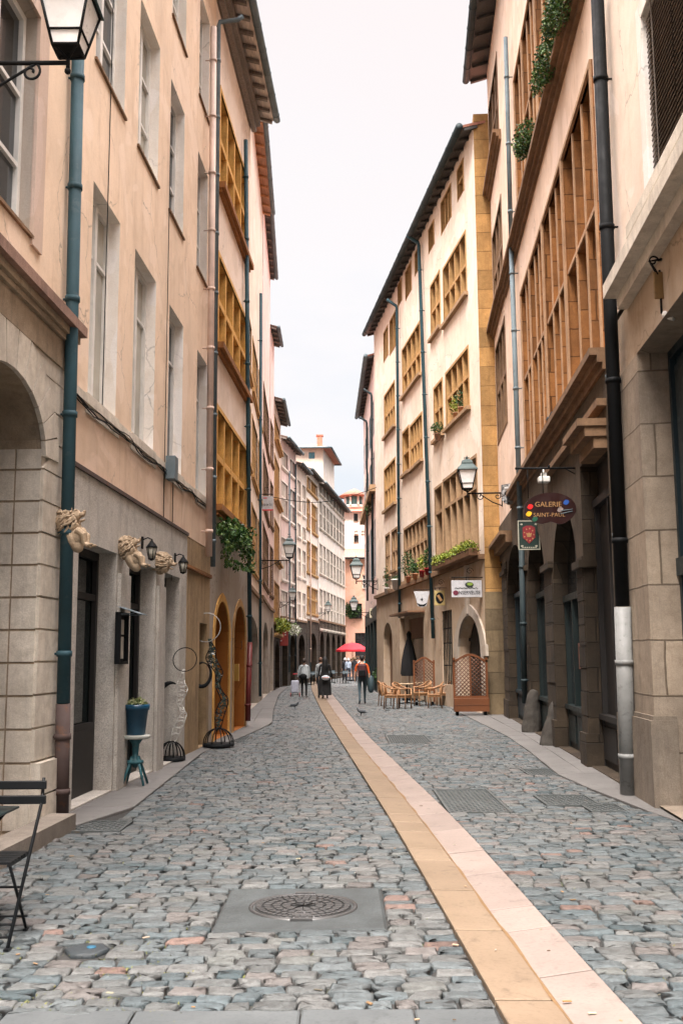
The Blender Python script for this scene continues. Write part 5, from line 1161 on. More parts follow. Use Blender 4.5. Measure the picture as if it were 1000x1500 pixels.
# ---- menu case
a, z = FL.hit(176, 935, .1); t = thing('menu_case', 'black menu case with a sloping glass hood on the first granite pier', 'menu case', FL.w(a, z, .09), ang(FL))
b = MB(); b.box((0, -.22, -.33), (.07, .22, -.29)); b.box((0, -.22, .29), (.07, .22, .33)); b.box((0, -.22, -.29), (.07, -.18, .29)); b.box((0, .18, -.29), (.07, .22, .29)); b.box((0, -.18, -.29), (.015, .18, .29)); obj('case', b, m_black, t)
b = MB(); b.box((.02, -.14, -.26), (.024, .14, .02)); b.box((.02, -.14, .05), (.024, .14, .24)); mb_ = obj('menu_sheet', b, M_flat('menu_paper', (.60, .58, .52)), t)
b = MB(); b.face([(0, -.26, .40), (.30, -.26, .30), (.30, .26, .30), (0, .26, .40)]); b.face([(0, -.26, .41), (.30, -.26, .31), (.30, .26, .31), (0, .26, .41)]); b.face([(.30, -.26, .30), (.30, .26, .30), (.30, .26, .31), (.30, -.26, .31)]); b.tube([(0, -.2, .3), (.24, -.2, .31)], .008, 5); b.tube([(0, .2, .3), (.24, .2, .31)], .008, 5); obj('hood', b, m_greypipe, t)
# ---- stool and pot
p = Vector((-2.74, 13.85, 0)); sh = .64
t = thing('stool', 'small worn teal stool with splayed legs under the blue flower pot', 'stool', (p.x, p.y, .03)); m_tealp = M_paint('worn_teal_paint', (.02, .10, .12), .6, .6, under=(.16, .16, .14))
b = MB(); b.lathe([(.19, sh - .035), (.195, sh - .02), (.19, sh), (.001, sh)], 18, cap=False); b.lathe([(.17, sh - .05), (.19, sh - .035)], 18); obj('seat', b, M_paint('worn_white', (.35, .36, .33), .6, .6, under=(.06, .1, .1)), t)
b = MB(); b.lathe([(.10, sh - .05), (.05, sh - .12), (.035, sh - .3), (.07, sh - .32), (.07, sh - .36), (.04, sh - .38), (.03, sh - .42)], 12); b.lathe([(.10, .27), (.11, .28), (.11, .31), (.001, .31)], 12, cap=False); obj('stem', b, m_tealp, t)
for i in range(4): q = math.pi / 4 + i * math.pi / 2; b = MB(); b.tube([(.05 * math.cos(q), .05 * math.sin(q), sh - .28), (.20 * math.cos(q), .20 * math.sin(q), 0)], [.022, .017], 6); obj('leg', b, m_tealp, t)
t = thing('flower_pot', 'glossy blue flower pot with small green succulents on the teal stool', 'flower pot', (p.x, p.y, .03 + sh)); b = MB(); b.lathe([(.115, 0), (.12, .005), (.155, .32), (.172, .325), (.178, .40), (.165, .40), (.155, .36), (.001, .36)], 28, cap=False); b.lathe([(.115, 0), (.001, 0)], 28, cap=False); obj('pot', b, M_paint('glossy_blue', (.004, .055, .11), .35, .05), t)
b = MB(); rg = random.Random(4); leaves(b, (0, 0, .40), (.15, .15, .07), 420, .045, rg); obj('plant', b, M_leaf('succulent', (.10, .14, .05), (.20, .24, .10), (.32, .30, .16)), t)
# ---- wire sculptures
def wire_figure(base, Y, pts, ringc, ringr, label, w, dark, ring2=None):
    g = G(*base); s_ = Y / 1500
    t = thing('wire_sculpture', label, 'sculpture', (g.x, g.y, .03), 0, 'wire and mosaic figures outside the gallery'); o = Vector((g.x, g.y, .03)); Y = g.y
    P = [atY(u, v, Y) - o for u, v in pts]; rg = random.Random(int(base[0]))
    m1 = m_black; b = MB(); rb = w
    b.lathe([(rb, 0), (rb, .05), (rb - .04, .055), (.001, .055)], 28, cap=False); obj('base', b, m_black, t)
    b = MB()
    for i in range(5):
        q = math.pi * i / 5; b.tube([(rb * .95 * math.cos(q) * math.cos(f), rb * .95 * math.sin(q) * math.cos(f), .05 + P[0].z * .98 * math.sin(f)) for f in [math.pi * k / 14 for k in range(15)]], .011, 6)
    obj('cage', b, m_black, t)
    b = MB(); m2 = M_flat('mirror_mosaic_dark', (.06, .085, .07), .25) if dark else M_flat('white_enamel_wire', (.62, .60, .56), .4)
    n = 46; Q = []
    for i in range(n + 1):
        f = i / n * (len(P) - 1); k = min(int(f), len(P) - 2); r = f - k; Q.append(P[k].lerp(P[k + 1], r))
    for _ in range(3): Q = [Q[0]] + [(Q[i - 1] + Q[i] * 2 + Q[i + 1]) / 4 for i in range(1, n)] + [Q[-1]]
    W = lambda f: (.062 if dark else .05) * (1.0 + .55 * math.sin(f * 9.5 + .6)) * (.35 + 1.1 * math.sin(math.pi * min(1, f * 1.02 + .04)))
    for sgn in (-1, 1): b.tube([q + Vector((sgn * W(i / n), .02 * math.sin(i), 0)) for i, q in enumerate(Q)], .011 if dark else .008, 6)
    for i in range(1, n, 3):
        q = Q[i]; w_ = W(i / n); b.tube([q + Vector((w_ * math.cos(a), w_ * .7 * math.sin(a), .02 * math.sin(2 * a + i))) for a in [2 * math.pi * k / 12 for k in range(13)]], .007 if dark else .006, 5)
    obj('figure_wire', b, m_black if dark else m2, t)
    b = MB(); b.tube(Q, .012, 5)
    for i in range(1, n if dark else 1):
        for _ in range(3):
            q = Q[i]; w_ = W(i / n) * rg.uniform(.2, 1.0); a = rg.uniform(0, 6.28); c = q + Vector((w_ * math.cos(a), w_ * .7 * math.sin(a), rg.uniform(-.02, .02))); R_ = Matrix.Rotation(rg.uniform(0, 6.28), 4, 'Y') @ Matrix.Rotation(rg.uniform(-.6, .6), 4, 'X')
            sz = rg.uniform(.014, .032); M = Matrix.Translation(c) @ R_; b.box((-sz, -.004, -sz * .5), (sz, .004, sz * .5), M)
    if dark: obj('mosaic', b, m2, t)
    b = MB(); c = atY(*ringc, Y) - o; r = ringr * Y / 1500; b.tube([c + Vector((r * math.cos(a), .05 * math.sin(a), r * math.sin(a))) for a in [2 * math.pi * k / 40 for k in range(41)]], .008, 6)
    obj('ring', b, m_black if not dark else M_flat('silver_wire', (.35, .35, .33), .35), t)
    if ring2:
        b = MB(); c = atY(*ring2[0], Y) - o; r = ring2[1] * Y / 1500; b.tube([c + Vector((r * .75 * math.cos(a), .05 * math.sin(a), r * math.sin(a))) for a in [2 * math.pi * k / 40 * ring2[2] + 1.2 for k in range(41)]], [.012 + .03 * math.sin(math.pi * k / 40) for k in range(41)], 6); obj('arm_ring', b, m_black, t)
wire_figure((251, 1116), 16.3, [(252, 1090), (262, 1062), (270, 1045), (262, 1030), (268, 1012), (265, 998), (269, 980)], (271, 966), 17, 'slender white wire figure with a thin ring on a round cage base', .23, False, ((250, 1025), 24, .35))
wire_figure((320, 1095), 18.9, [(319, 1070), (322, 1045), (330, 1025), (318, 1005), (322, 985), (308, 965), (312, 950), (306, 936)], (302, 919), 21, 'taller dark mosaic figure with a silver ring in front of the orange arches', .30, True, ((296, 988), 17, 1.0))
# ---- folding bistro chair and table at the left edge
m_bis = M_paint('black_lacquer', (.004, .005, .006), .45, .1, spec=.25)
t = thing('folding_chair', 'black metal folding bistro chair at the left edge, tucked under the table', 'chair', (-2.16, 6.45, 0)); x0, x1 = -.22, .22
b = MB()
for x in (x0, x1): b.tube([(x, .37, .90), (x, .35, .76), (x, -.25, .01)], .011, 7); b.box((x - .015, -.28, 0), (x + .015, -.22, .012))
obj('back_frame', b, m_bis, t)
for z in (.83, .738): b = MB(); b.prism([(x0 - .03, .325), (x1 + .03, .325), (x1 + .03, .345), (x0 - .03, .345)], z, z + .055); obj('back_slat', b, m_bis, t, bevel=.006)
for x in (x0 + .03, x1 - .03): b = MB(); b.tube([(x, -.17, .455), (x, .20, .01)], .010, 7); b.box((x - .012, .17, 0), (x + .012, .23, .012)); obj('leg', b, m_bis, t)
b = MB()
for z, y in ((.30, None), (.12, .11), (.06, None)):
    yb = -.25 + (.34 + .25) * (z - .01) / .73; b.tube([(x0, yb, z), (x1, yb, z)], .008, 6)
b.tube([(x0, .12, .10), (x1, .12, .10)], .008, 6); obj('cross_bar', b, m_bis, t); b = MB()
for i in range(7): y = -.19 + i * .055; b.box((x0 + .02, y, .462), (x1 - .02, y + .042, .476))
for x in (x0 + .02, x1 - .04): b.box((x, -.19, .45), (x + .02, .19, .4615))
obj('seat', b, m_bis, t)
t = thing('bistro_table', 'dark square metal folding table cut off by the left edge', 'table', (-2.47, 6.66, 0)); b = MB(); b.box((-.33, -.33, .685), (.33, .33, .70)); obj('tabletop', b, M_paint('dark_green_table', (.006, .014, .015), .4, .1, spec=.3), t, bevel=.006)
for sy in (-1, 1):
    b = MB(); b.tube([(-.27, sy * .26, .01), (.27, sy * .26, .685)], .011, 7); obj('leg', b, m_bis, t); b = MB(); b.tube([(.27, sy * .235, .01), (-.27, sy * .235, .685)], .011, 7); obj('leg', b, m_bis, t)
b = MB(); b.tube([(.27, -.26, .01), (.27, .26, .01)], .010, 6); b.tube([(-.27, -.26, .01), (-.27, .26, .01)], .010, 6); b.tube([(.1, -.26, .47), (.1, .26, .47)], .009, 6); obj('stretcher', b, m_bis, t)
p_ = atY(984, 462, 10.4); wxp = xr(10.4); t = thing('wall_spotlight', 'small iron bracket with a gilded plate and white spotlight over the stone doorway', 'spotlight', (wxp, 10.4, p_.z)); dx = min(-.03, p_.x - wxp)
b = MB(); b.tube([(0, 0, .62), (dx - .1, 0, .60), (dx - .02, 0, .45)], .016, 6); b.tube([(dx, 0, .5), (dx, 0, .02)], .012, 6); b.tube(spiral((dx - .06, .60), .06, 1.2), .009, 5); obj('bracket', b, m_black, t)
b = MB(); b.box((dx - .07, -.012, .18), (dx + .04, .012, .48)); obj('plate', b, M_paint('old_gilding', (.22, .13, .05), .5, .4, metal=.3), t, bevel=.01); b = MB(); b.tube([(dx, -.04, 0), (dx + .10, -.10, -.04)], [.035, .055], 10); obj('lamp_head', b, m_white, t)
# ---- guard stones
def guard(u, v, label, lean, h_, w):
    p = G(u, v); a = FR.S(u + 12, v - 10); rg = random.Random(u); mb = MB(); mb.lathe([(w, 0), (w * 1.0, .12), (w * .9, .35 * h_), (w * .74, .65 * h_), (w * .58, .85 * h_), (w * .4, .96 * h_), (w * .1, h_)], 12)
    me = evaluated(mb, [('REMESH', {'mode': 'VOXEL', 'voxel_size': .03}), ('SMOOTH', {'factor': .5, 'iterations': 2})])
    noisy(me, 5, 4, .02, u)
    for q in me.vertices: q.co.x += lean * q.co.z
    o = link_mesh('guard_stone', me, m_sooty2); o.location = (p.x, p.y, .0); tag(o, label, 'guard stone', 'old guard stones at the arcade piers')
m_sooty2 = M_stone('dark_guard_stone', (.065, .058, .05), .4, .7, .6)
guard(778, 1073, 'upright tapering guard stone at the farther arcade pier', .08, .95, .23); guard(806, 1092, 'leaning rounded guard stone propped on the nearer arcade pier', .22, .98, .22)
# ---- signs on the right
def spos(F, u, v): a, z = F.hit(u, v); return F.w(a, z)
def signM(c, face=-1): return Matrix.Translation(c) @ Matrix(((1, 0, 0, 0), (0, 0, -1, 0), (0, 1, 0, 0), (0, 0, 0, 1)))   # local xy upright, normal towards the camera (-Y)
Yp = 16.3; wx = xr(Yp); c0 = atY(805, 746, Yp); zb_ = atY(805, 686, Yp).z
t = thing('hanging_sign', 'dark red palette shaped gallery sign with gold lettering on a black bar', 'sign', (wx, Yp, zb_)); o_ = Vector((wx, Yp, zb_)); cc = c0 - o_
b = MB(); b.tube([(0, 0, 0), (-.98, 0, 0)], .016, 8); b.box((-.02, -.04, -.12), (0, .04, .12)); b.ball((-.98, 0, 0), .022); b.tube([(-.45, 0, .0), (-.45, 0, .05)], .02, 8); b.tube([(-.02, 0, -.1), (-.2, 0, 0)], .01, 6)
for x in (-.80, -.56): b.tube([(x, 0, 0), (x, 0, cc.z + .18)], .007, 6)
obj('bracket', b, m_black, t)
pal = []
for i in range(40):
    a = 2 * math.pi * i / 40; x, y = .42 * math.cos(a), .27 * math.sin(a) * (1.0 if math.sin(a) > 0 else .95)
    if math.sin(a) < 0: y += .055 * math.exp(-((x + .0) / .09) ** 2) - .015 * math.exp(-((x - .2) / .1) ** 2)
    pal.append((x, y + .02 * x))
b = MB(); b.prism(pal, -.015, .015, signM(cc)); obj('palette_board', b, M_paint('oxblood_paint', (.022, .005, .004), .4, .15), t)
m_gold = M_flat('faded_gold', (.36, .20, .08), .5); b = MB(); text_mb(b, 'GALERIE', .115, signM(cc + Vector((-.03, -.018, .075))), .003); text_mb(b, 'SAINT-PAUL', .092, signM(cc + Vector((-.02, -.018, -.095))), .003, spacing=1.02); obj('lettering', b, m_gold, t)
for x, y, col, nm in ((-.32, .04, (.70, .02, .02), 'red'), (-.345, -.075, (.85, .45, .02), 'yellow'), (.26, .11, (.03, .10, .38), 'blue'), (.16, -.01, (.30, .24, .22), 'grey'), (-.25, -.16, (.02, .10, .06), 'green')):
    b = MB(); b.prism([(x + .045 * math.cos(a) * (1 + .2 * math.sin(2 * a)), y + .042 * math.sin(a)) for a in [math.pi * k / 7 for k in range(14)]], .0155, .022, signM(cc)); obj('paint_blob', b, M_flat(nm + '_blob', col, .4), t)
b = MB(); 
for dy in (.0, -.06): b.tube([cc + Vector((.16, -.025, -.03 + dy * .8)), cc + Vector((.36, -.025, .0 + dy * .6))], .006, 6)
obj('brush', b, m_greypipe, t)
t = thing('spotlight', 'small white spotlight under the bar of the palette sign', 'spotlight', (wx - .52, Yp + .1, zb_ - .02)); b = MB(); b.tube([(0, 0, .02), (0, 0, -.06)], .012, 6); b.prism([(-.04, -.05), (.04, -.05), (.04, .05), (-.04, .05)], -.1, -.04); obj('hinge', b, m_white, t); b = MB(); b.prism([(-.09, -.08), (.09, -.08), (.09, .08), (-.09, .08)], -.2, -.1); obj('lamp_head', b, m_white, t, bevel=.02)
Yc = 21.4; c0 = atY(774, 784, Yc); t = thing('coat_of_arms_sign', 'dark green board with a red shield crest hanging below the palette sign', 'sign', (xr(Yc), Yc, c0.z)); cc = c0 - Vector((xr(Yc), Yc, c0.z))
b = MB(); b.prism([(-.23, -.31), (.23, -.31), (.23, .31), (-.23, .31)], -.012, .012, signM(cc)); obj('board', b, M_paint('green_board', (.012, .028, .022), .5, .2), t)
b = MB()
for a0, a1, c_, d_ in ((-.23, .23, -.31, -.29), (-.23, .23, .29, .31), (-.23, -.21, -.29, .29), (.21, .23, -.29, .29)): b.prism([(a0, c_), (a1, c_), (a1, d_), (a0, d_)], .012, .02, signM(cc))
for sx in (-1, 1):
    for sz in (-1, 1): b.prism([(sx * .15 + .03 * math.cos(k), sz * .23 + .02 * math.sin(k)) for k in range(6)], .012, .018, signM(cc))
for k in range(7): b.prism([(-.15 + k * .045, -.27), (-.12 + k * .045, -.27), (-.12 + k * .045, -.25), (-.15 + k * .045, -.25)], .012, .018, signM(cc))
obj('border', b, M_flat('pale_cream', (.40, .38, .30)), t)
b = MB(); b.prism([(-.13, .16), (-.13, -.05), (0, -.18), (.13, -.05), (.13, .16), (.05, .2), (-.05, .2)], .012, .022, signM(cc)); obj('shield', b, M_flat('crest_red', (.22, .015, .02)), t)
b = MB()
for k in range(9): a = 2 * math.pi * k / 9; b.prism([(.10 * math.cos(a) + .014 * math.cos(q), .01 + .13 * math.sin(a) + .018 * math.sin(q)) for q in range(6)], .022, .026, signM(cc))
b.prism([(-.04, -.04), (.04, -.04), (.06, .05), (.02, .03), (0, .06), (-.02, .03), (-.06, .05)], .022, .03, signM(cc)); obj('emblem', b, m_gold, t)
b = MB(); b.tube([(0, 0, .33), (cc.x - .25, 0, .33)], .012, 6); b.tube([(cc.x - .15, 0, .33), (cc.x - .15, 0, .30)], .008, 5); b.tube([(cc.x + .15, 0, .33), (cc.x + .15, 0, .30)], .008, 5); obj('bracket', b, m_black, t)
# crumpled mosaic shield by the lamp
Ym = 25.9; c0 = atY(745, 724, Ym); rg = random.Random(9); t = thing('mosaic_sign', 'white and black crumpled mosaic shield mounted beside the lamp bracket', 'sign', (xr(Ym), Ym, c0.z)); cc = c0 - Vector((xr(Ym), Ym, c0.z))
b = MB(); b.prism([(-.19, .24), (-.2, .02), (-.13, -.22), (.02, -.27), (.17, -.2), (.2, .05), (.21, .25), (0, .27)], -.03, .03, signM(cc)); obj('plate', b, M_flat('grey_plate', (.1, .1, .1)), t)
for kk, (mm, n) in enumerate(((M_flat('white_shard', (.38, .38, .38)), 60), (M_flat('dark_shard', (.05, .05, .05)), 22))):
    b = MB()
    for i in range(n):
        x, y = rg.uniform(-.17, .18), rg.uniform(-.22, .23); a = rg.uniform(0, 3.14); l, w = rg.uniform(.03, .07), rg.uniform(.012, .03); b.box((-l, -w, 0), (l, w, rg.uniform(.01, .03)), signM(cc) @ Matrix.Translation((x, y, .03 + rg.uniform(0, .02))) @ Matrix.Rotation(a, 4, 'Z') @ Matrix.Rotation(rg.uniform(-.4, .4), 4, 'X'))
    obj('shard', b, mm, t)
b = MB(); b.tube([(0, 0, .1), (cc.x, .04, .1)], .015, 6); obj('bracket', b, m_black, t)
def wall_of(F, Y): return F.w((Y - F.o.y) / F.t.y, 0)
def board(name, label, F, Y, u0, u1, v0, v1, mat, thick=.03, br=True, cat='sign'):
    P, Q = atY(u0, v1, Y), atY(u1, v0, Y); w = wall_of(F, Y); t = thing(name, label, cat, (w.x, Y, Q.z)); o = Vector((w.x, Y, Q.z)); c = (P + Q) / 2 - o; hw, hh = (Q.x - P.x) / 2, (Q.z - P.z) / 2
    b = MB(); b.prism([(-hw, -hh), (hw, -hh), (hw, hh), (-hw, hh)], -thick / 2, thick / 2, signM(c)); obj('panel', b, mat, t, bevel=.006)
    if br:
        b = MB(); e_ = c.x - math.copysign(hw, -c.x) * -1; far_ = c.x + (hw if c.x > 0 else -hw); b.tube([(0, 0, .09), (far_, 0, .09)], .016, 6); b.tube([(far_ * .9, 0, .09), (far_ * .9, 0, 0)], .01, 5); b.tube([(c.x, 0, .09), (c.x, 0, 0)], .01, 5)
        b.tube([(x * .8 + 0, 0, z * .8 + .28) for x, _, z in spiral((c.x, 0), .14, 1.4)], .009, 5); obj('bracket', b, m_black, t)
    return t, c, hw, hh
m_whs = M_flat('white_sign', (.44, .44, .46))
t, c, hw, hh = board('shop_sign', 'white rectangular shop sign with a beetroot and a green leaf over the arched door', F2, 30.85, 661, 705, 850, 875, m_whs)
b = MB(); text_mb(b, 'C  NSERVEUSE', .155, signM(c + Vector((.0, -.02, -.12))), .003, font_scale_x=.82); b2_ = b; obj('lettering', b, m_black, t)
b = MB(); b.prism([(-.33 + .085 * math.cos(a), -.12 + .075 * math.sin(a)) for a in [k * .45 for k in range(14)]], .016, .024, signM(c)); obj('beetroot', b, M_flat('beet', (.12, .01, .03)), t)
b = MB(); b.prism([(.08 + .13 * math.cos(a), .12 + .085 * math.sin(a)) for a in [k * .45 for k in range(14)]], .016, .022, signM(c)); b.tube([c + Vector((-.35 + .04 * i, -.02, .02 + .02 * math.sin(i * 2.1))) for i in range(18)], .008, 5); obj('pot_drawing', b, M_flat('sketch_black', (.015, .02, .015)), t)
b = MB(); b.prism([(.10 + .09 * math.cos(a), .14 + .045 * math.sin(a)) for a in [k * .45 for k in range(14)]], .022, .027, signM(c)); obj('leaf', b, M_flat('leaf_green', (.2, .3, .04)), t)
t, c, hw, hh = board('emblem_sign', 'small square yellow and black emblem board between the downpipe and the white shop sign', F2, 35.7, 636, 651, 865, 887, M_flat('ochre_board', (.40, .30, .12)))
b = MB(); b.prism([(.14 * math.cos(a), .2 * math.sin(a)) for a in [k * .45 for k in range(14)]], .016, .024, signM(c)); obj('oval', b, m_black, t); b = MB(); b.prism([(-.1, .08), (-.02, .12), (.1, -.08), (.02, -.12)], .024, .03, signM(c)); obj('stripe', b, m_gold, t)
Yq = 38.2; w = wall_of(F2, Yq); P_, Q_ = atY(606, 890, Yq), atY(629, 866, Yq); t = thing('banner_sign', 'white curved banner with a black tulip drawing above the roller shutter', 'sign', (w.x, Yq, Q_.z)); c = (P_ + Q_) / 2 - Vector((w.x, Yq, Q_.z)); hw, hh = (Q_.x - P_.x) / 2, (Q_.z - P_.z) / 2
b = MB(); b.prism([(-hw, hh), (-hw * .7, 0), (-hw * .55, -hh * .8), (0, -hh), (hw * .55, -hh * .8), (hw * .75, 0), (hw, hh)], -.012, .012, signM(c)); obj('cloth', b, m_whs, t)
b = MB(); b.prism([(-.2, -.12), (-.1, -.26), (.1, -.26), (.2, -.12), (.06, -.19), (-.06, -.19)], .012, .02, signM(c)); b.prism([(-.07, .02), (0, -.06), (.07, .02), (.03, .0), (0, .07), (-.03, 0)], .012, .02, signM(c)); obj('tulip', b, m_black, t); b = MB(); b.tube([(0, 0, .05), (c.x - hw, 0, .05)], .014, 6); obj('bracket', b, m_black, t)
t, c, hw, hh = board('shop_sign', 'cream square sign with a dark ring over the far right shops', F3r, 56, 541, 551, 891, 905, M_flat('cream_board', (.55, .50, .36)))
b = MB(); b.tube([c + Vector((.12 * math.cos(a), -.02, .14 * math.sin(a))) for a in [k * .45 for k in range(15)]], .03, 5); obj('emblem', b, m_black, t)
t, c, hw, hh = board('shop_sign', 'yellow heart shaped shop sign hanging low over the far right shops', F3r, 58, 542, 549, 915, 925, M_flat('ochre_sign', (.5, .33, .12)))
# phone number board on the left, red shop board
t, c, hw, hh = board('phone_number_board', 'white board with a red stripe and the digits 0 06 01 on the left row', F3, 41.0, 384, 400, 727, 748, m_whs)
b = MB(); text_mb(b, '0 06 01', .14, signM(c + Vector((.02, -.02, -.06))), .003, font_scale_x=.8); obj('lettering', b, m_black, t); b = MB(); b.prism([(-hw, -hh), (hw, -hh), (hw, -hh + .05), (-hw, -hh + .05)], .0155, .02, signM(c)); b.prism([(-hw + .05, hh - .09), (-.02, hh - .09), (-.02, hh - .05), (-hw + .05, hh - .05)], .0155, .02, signM(c)); obj('red_stripe', b, M_flat('sign_red', (.55, .02, .03)), t)
t, c, hw, hh = board('shop_sign', 'dark red shop board with white spots hanging under the leafy tub', F4, 61, 409, 422, 921, 946, M_flat('dark_red_board', (.20, .02, .015)))
b = MB()
for x, y in ((.1, .3), (.1, .15), (-.2, .2), (-.15, -.2)): b.prism([(x + .05 * math.cos(a), y + .05 * math.sin(a)) for a in range(6)], .016, .02, signM(c))
obj('spot', b, m_whs, t)
t, c, hw, hh = board('shop_sign', 'small square cream sign with a red rosette on the left row', F5, 70, 436, 441, 924, 931, m_whs)
# ---- plants
m_ivy = M_leaf('ivy_leaf', (.012, .035, .012), (.035, .10, .02), (.12, .19, .04)); m_lime_l = M_leaf('lime_leaf', (.07, .12, .012), (.17, .22, .02), (.30, .30, .04)); m_dkl = M_leaf('dark_leaf', (.010, .03, .01), (.028, .07, .016), (.06, .12, .03))
rg = random.Random(21)
def plant_at(F, u, v, d, rad, n, size, mat, label, name='hanging_plant', cat='plant', droop=.3, group=None, extra=()):
    a, z = F.hit(u, v, d); p = F.w(a, z, d); t = thing(name, label, cat, p, 0, group); b = MB(); leaves(b, (0, 0, 0), rad, n, size, rg, droop)
    for (du, dv, r2, n2) in extra: q = F.hit(u + du, v + dv, d); w = F.w(q[0], q[1], d) - p; leaves(b, w, r2, n2, size, rg, droop)
    o = obj('foliage', b, mat, t); b = MB()
    for i in range(10): b.tube([(rg.uniform(-.1, .1) * rad[0], rg.uniform(-.5, .5) * rad[1], -rad[2] * .6), (rg.uniform(-.6, .6) * rad[0], rg.uniform(-.8, .8) * rad[1], rad[2] * rg.uniform(.2, .9))], .006, 4)
    obj('stem', b, m_brownp, t); return t
b_ivy = [(-14, -8, (.3, .35, .18), 150), (-4, -5, (.32, .4, .28), 260), (4, 8, (.25, .4, .25), 180), (12, 4, (.3, .5, .25), 220), (16, 22, (.2, .4, .3), 130), (-8, 12, (.15, .2, .35), 90), (-12, 30, (.1, .15, .3), 50), (-6, 42, (.12, .2, .12), 30), (20, 38, (.12, .25, .3), 60), (8, 48, (.2, .3, .08), 40), (24, 50, (.1, .2, .15), 40)]
plant_at(FL, 344, 782, .22, (.28, .45, .22), 240, .10, m_ivy, 'dark ivy tumbling over the ledge beneath the lowest yellow window', 'ivy', 'ivy', .6, extra=b_ivy)
plant_at(FR, 812, 22, .28, (.20, .42, .32), 900, .055, m_ivy, 'largest trailing green plant at the top of the brown ledge', group='plants trailing from the upper brown ledge', extra=[(8, -14, (.2, .4, .3), 600), (-6, 25, (.16, .3, .22), 350)])
plant_at(FR, 798, 92, .28, (.18, .40, .35), 900, .055, m_ivy, 'long middle plant trailing below the largest one on the upper brown ledge', group='plants trailing from the upper brown ledge', extra=[(-6, 22, (.2, .45, .25), 500)])
plant_at(FR, 767, 203, .26, (.2, .6, .32), 900, .06, m_ivy, 'lowest round plant at the far end of the upper brown ledge', group='plants trailing from the upper brown ledge', extra=[(-2, 14, (.15, .4, .18), 300)])
# flower trough on the lime planted ledge of the right house
a0, z0 = F2.hit(698, 826, .2); a1, _ = F2.hit(641, 838, .2); z0 = lowz2 + .12
t = thing('flower_trough', 'long trough of lime green shrubs on the ledge above the white shop sign', 'planter', F2.w((a0 + a1) / 2, z0, .3), math.atan2(F2.t.y, F2.t.x)); L = (a1 - a0) / 2; b = MB(); b.box((-L, -.13, -.1), (L, .13, .12)); obj('trough', b, m_brownp, t, bevel=.01); b = MB()
for i in range(12): leaves(b, (-L + 2 * L * (i + .5) / 12, 0, .2 + rg.uniform(-.05, .05)), (.32, .2, .22), 260, .07, rg)
obj('foliage', b, m_lime_l, t); b = MB(); b.tube([(-L - .1, -.2, .05), (L, -.2, .05)], .012, 5); b.tube([(-L - .1, .2, .05), (L, .2, .05)], .012, 5); obj('rail', b, m_black, t)
def pot(F, u, v, label, mat, r=.12, h_=.22, leaf=m_dkl, lr=(.2, .2, .35), n=250, size=.08, zadd=0, d=.2, z=None):
    a, z_ = F.hit(u, v, d); z = z if z is not None else z_; t = thing('potted_plant', label, 'potted plant', F.w(a, z, d)); b = MB(); b.lathe([(r * .7, 0), (r, h_), (r * 1.1, h_), (r * 1.1, h_ * 1.15), (r * .9, h_ * 1.15), (.001, h_)], 14); obj('pot', b, mat, t); b = MB(); leaves(b, (0, 0, h_ + lr[2] * .8), lr, n, size, rg, -.4); obj('foliage', b, leaf, t); return t
m_redpot = M_flat('red_pot', (.28, .01, .015)); zl2 = lowz2 + .02
pot(F2, 618, 846, 'bright red pot with a sparse plant on the right house ledge', m_redpot, z=zl2, leaf=m_lime_l); pot(F2, 626, 843, 'red pot with a narrow dark shrub, nearest the downpipe', m_redpot, z=zl2, lr=(.12, .12, .45)); pot(F2, 598, 850, 'terracotta pot with a tall dark bush on the right house ledge', M_flat('terracotta', (.40, .17, .10)), z=zl2, lr=(.3, .3, .6), n=500); pot(F2, 608, 848, 'small terracotta pot between the tall bush and the red pots', M_flat('terracotta_b', (.38, .18, .10)), z=zl2, lr=(.15, .15, .25))
pot(F2, 566, 858, 'white tub with a thin climber beside the far downpipe', m_white, z=zl2 - .1, lr=(.15, .15, .6), n=160); pot(F2, 580, 855, 'white tub by itself on the far end of the right ledge', m_white, r=.2, h_=.4, z=zl2 - .1, lr=(.2, .2, .12), n=120)
pot(F2, 641, 648, 'small dark potted plant on the middle ledge of the right house', M_flat('clay', (.35, .2, .13)), lr=(.25, .25, .25), z=F2.Z(636, 652, .15)); pot(F2, 668, 618, 'yellowish potted plant in the middle window of the right house', M_flat('clay_b', (.4, .22, .13)), leaf=m_lime_l, d=-.03, z=wins[2][0][2]); pot(F2, 676, 610, 'green potted plant in the middle window nearest the lamp', M_flat('clay_c', (.4, .2, .12)), d=-.03, z=wins[2][0][2])
g = G(391, 1010); t = thing('potted_grass', 'tall bright green arching grass in a dark tub against the left houses', 'potted plant', (g.x, min(g.y, 46), 0)); b = MB(); b.lathe([(.3, 0), (.36, .75), (.3, .75), (.001, .7)], 14, cap=False); obj('tub', b, m_black, t); b = MB()
for i in range(180):
    a = rg.uniform(0, 6.28); l = rg.uniform(.3, .75); h_ = rg.uniform(.7, 1.5); b.tube([(.1 * math.cos(a), .1 * math.sin(a), .7), (l * .5 * math.cos(a), l * .5 * math.sin(a), .7 + h_), (l * math.cos(a), l * math.sin(a), .7 + h_ * .75)], [.022, .018, .004], 3)
obj('grass_blade', b, M_leaf('bright_grass', (.06, .18, .02), (.15, .34, .04), (.30, .46, .08)), t)
plant_at(F4, 411, 916, .3, (.55, 1.4, .42), 600, .14, m_lime_l, 'light green leafy tub overhanging the left shops above the red board', 'window_box_plant', 'plant', .2); plant_at(F5, 430, 922, .5, (.5, 1.0, .35), 300, .12, m_whleaf if 'm_whleaf' in globals() else M_leaf('white_flower', (.2, .3, .1), (.6, .6, .5), (.7, .7, .65)), 'white flowering plant beside the leafy tub on the left row', 'window_box_plant', 'plant', .2)
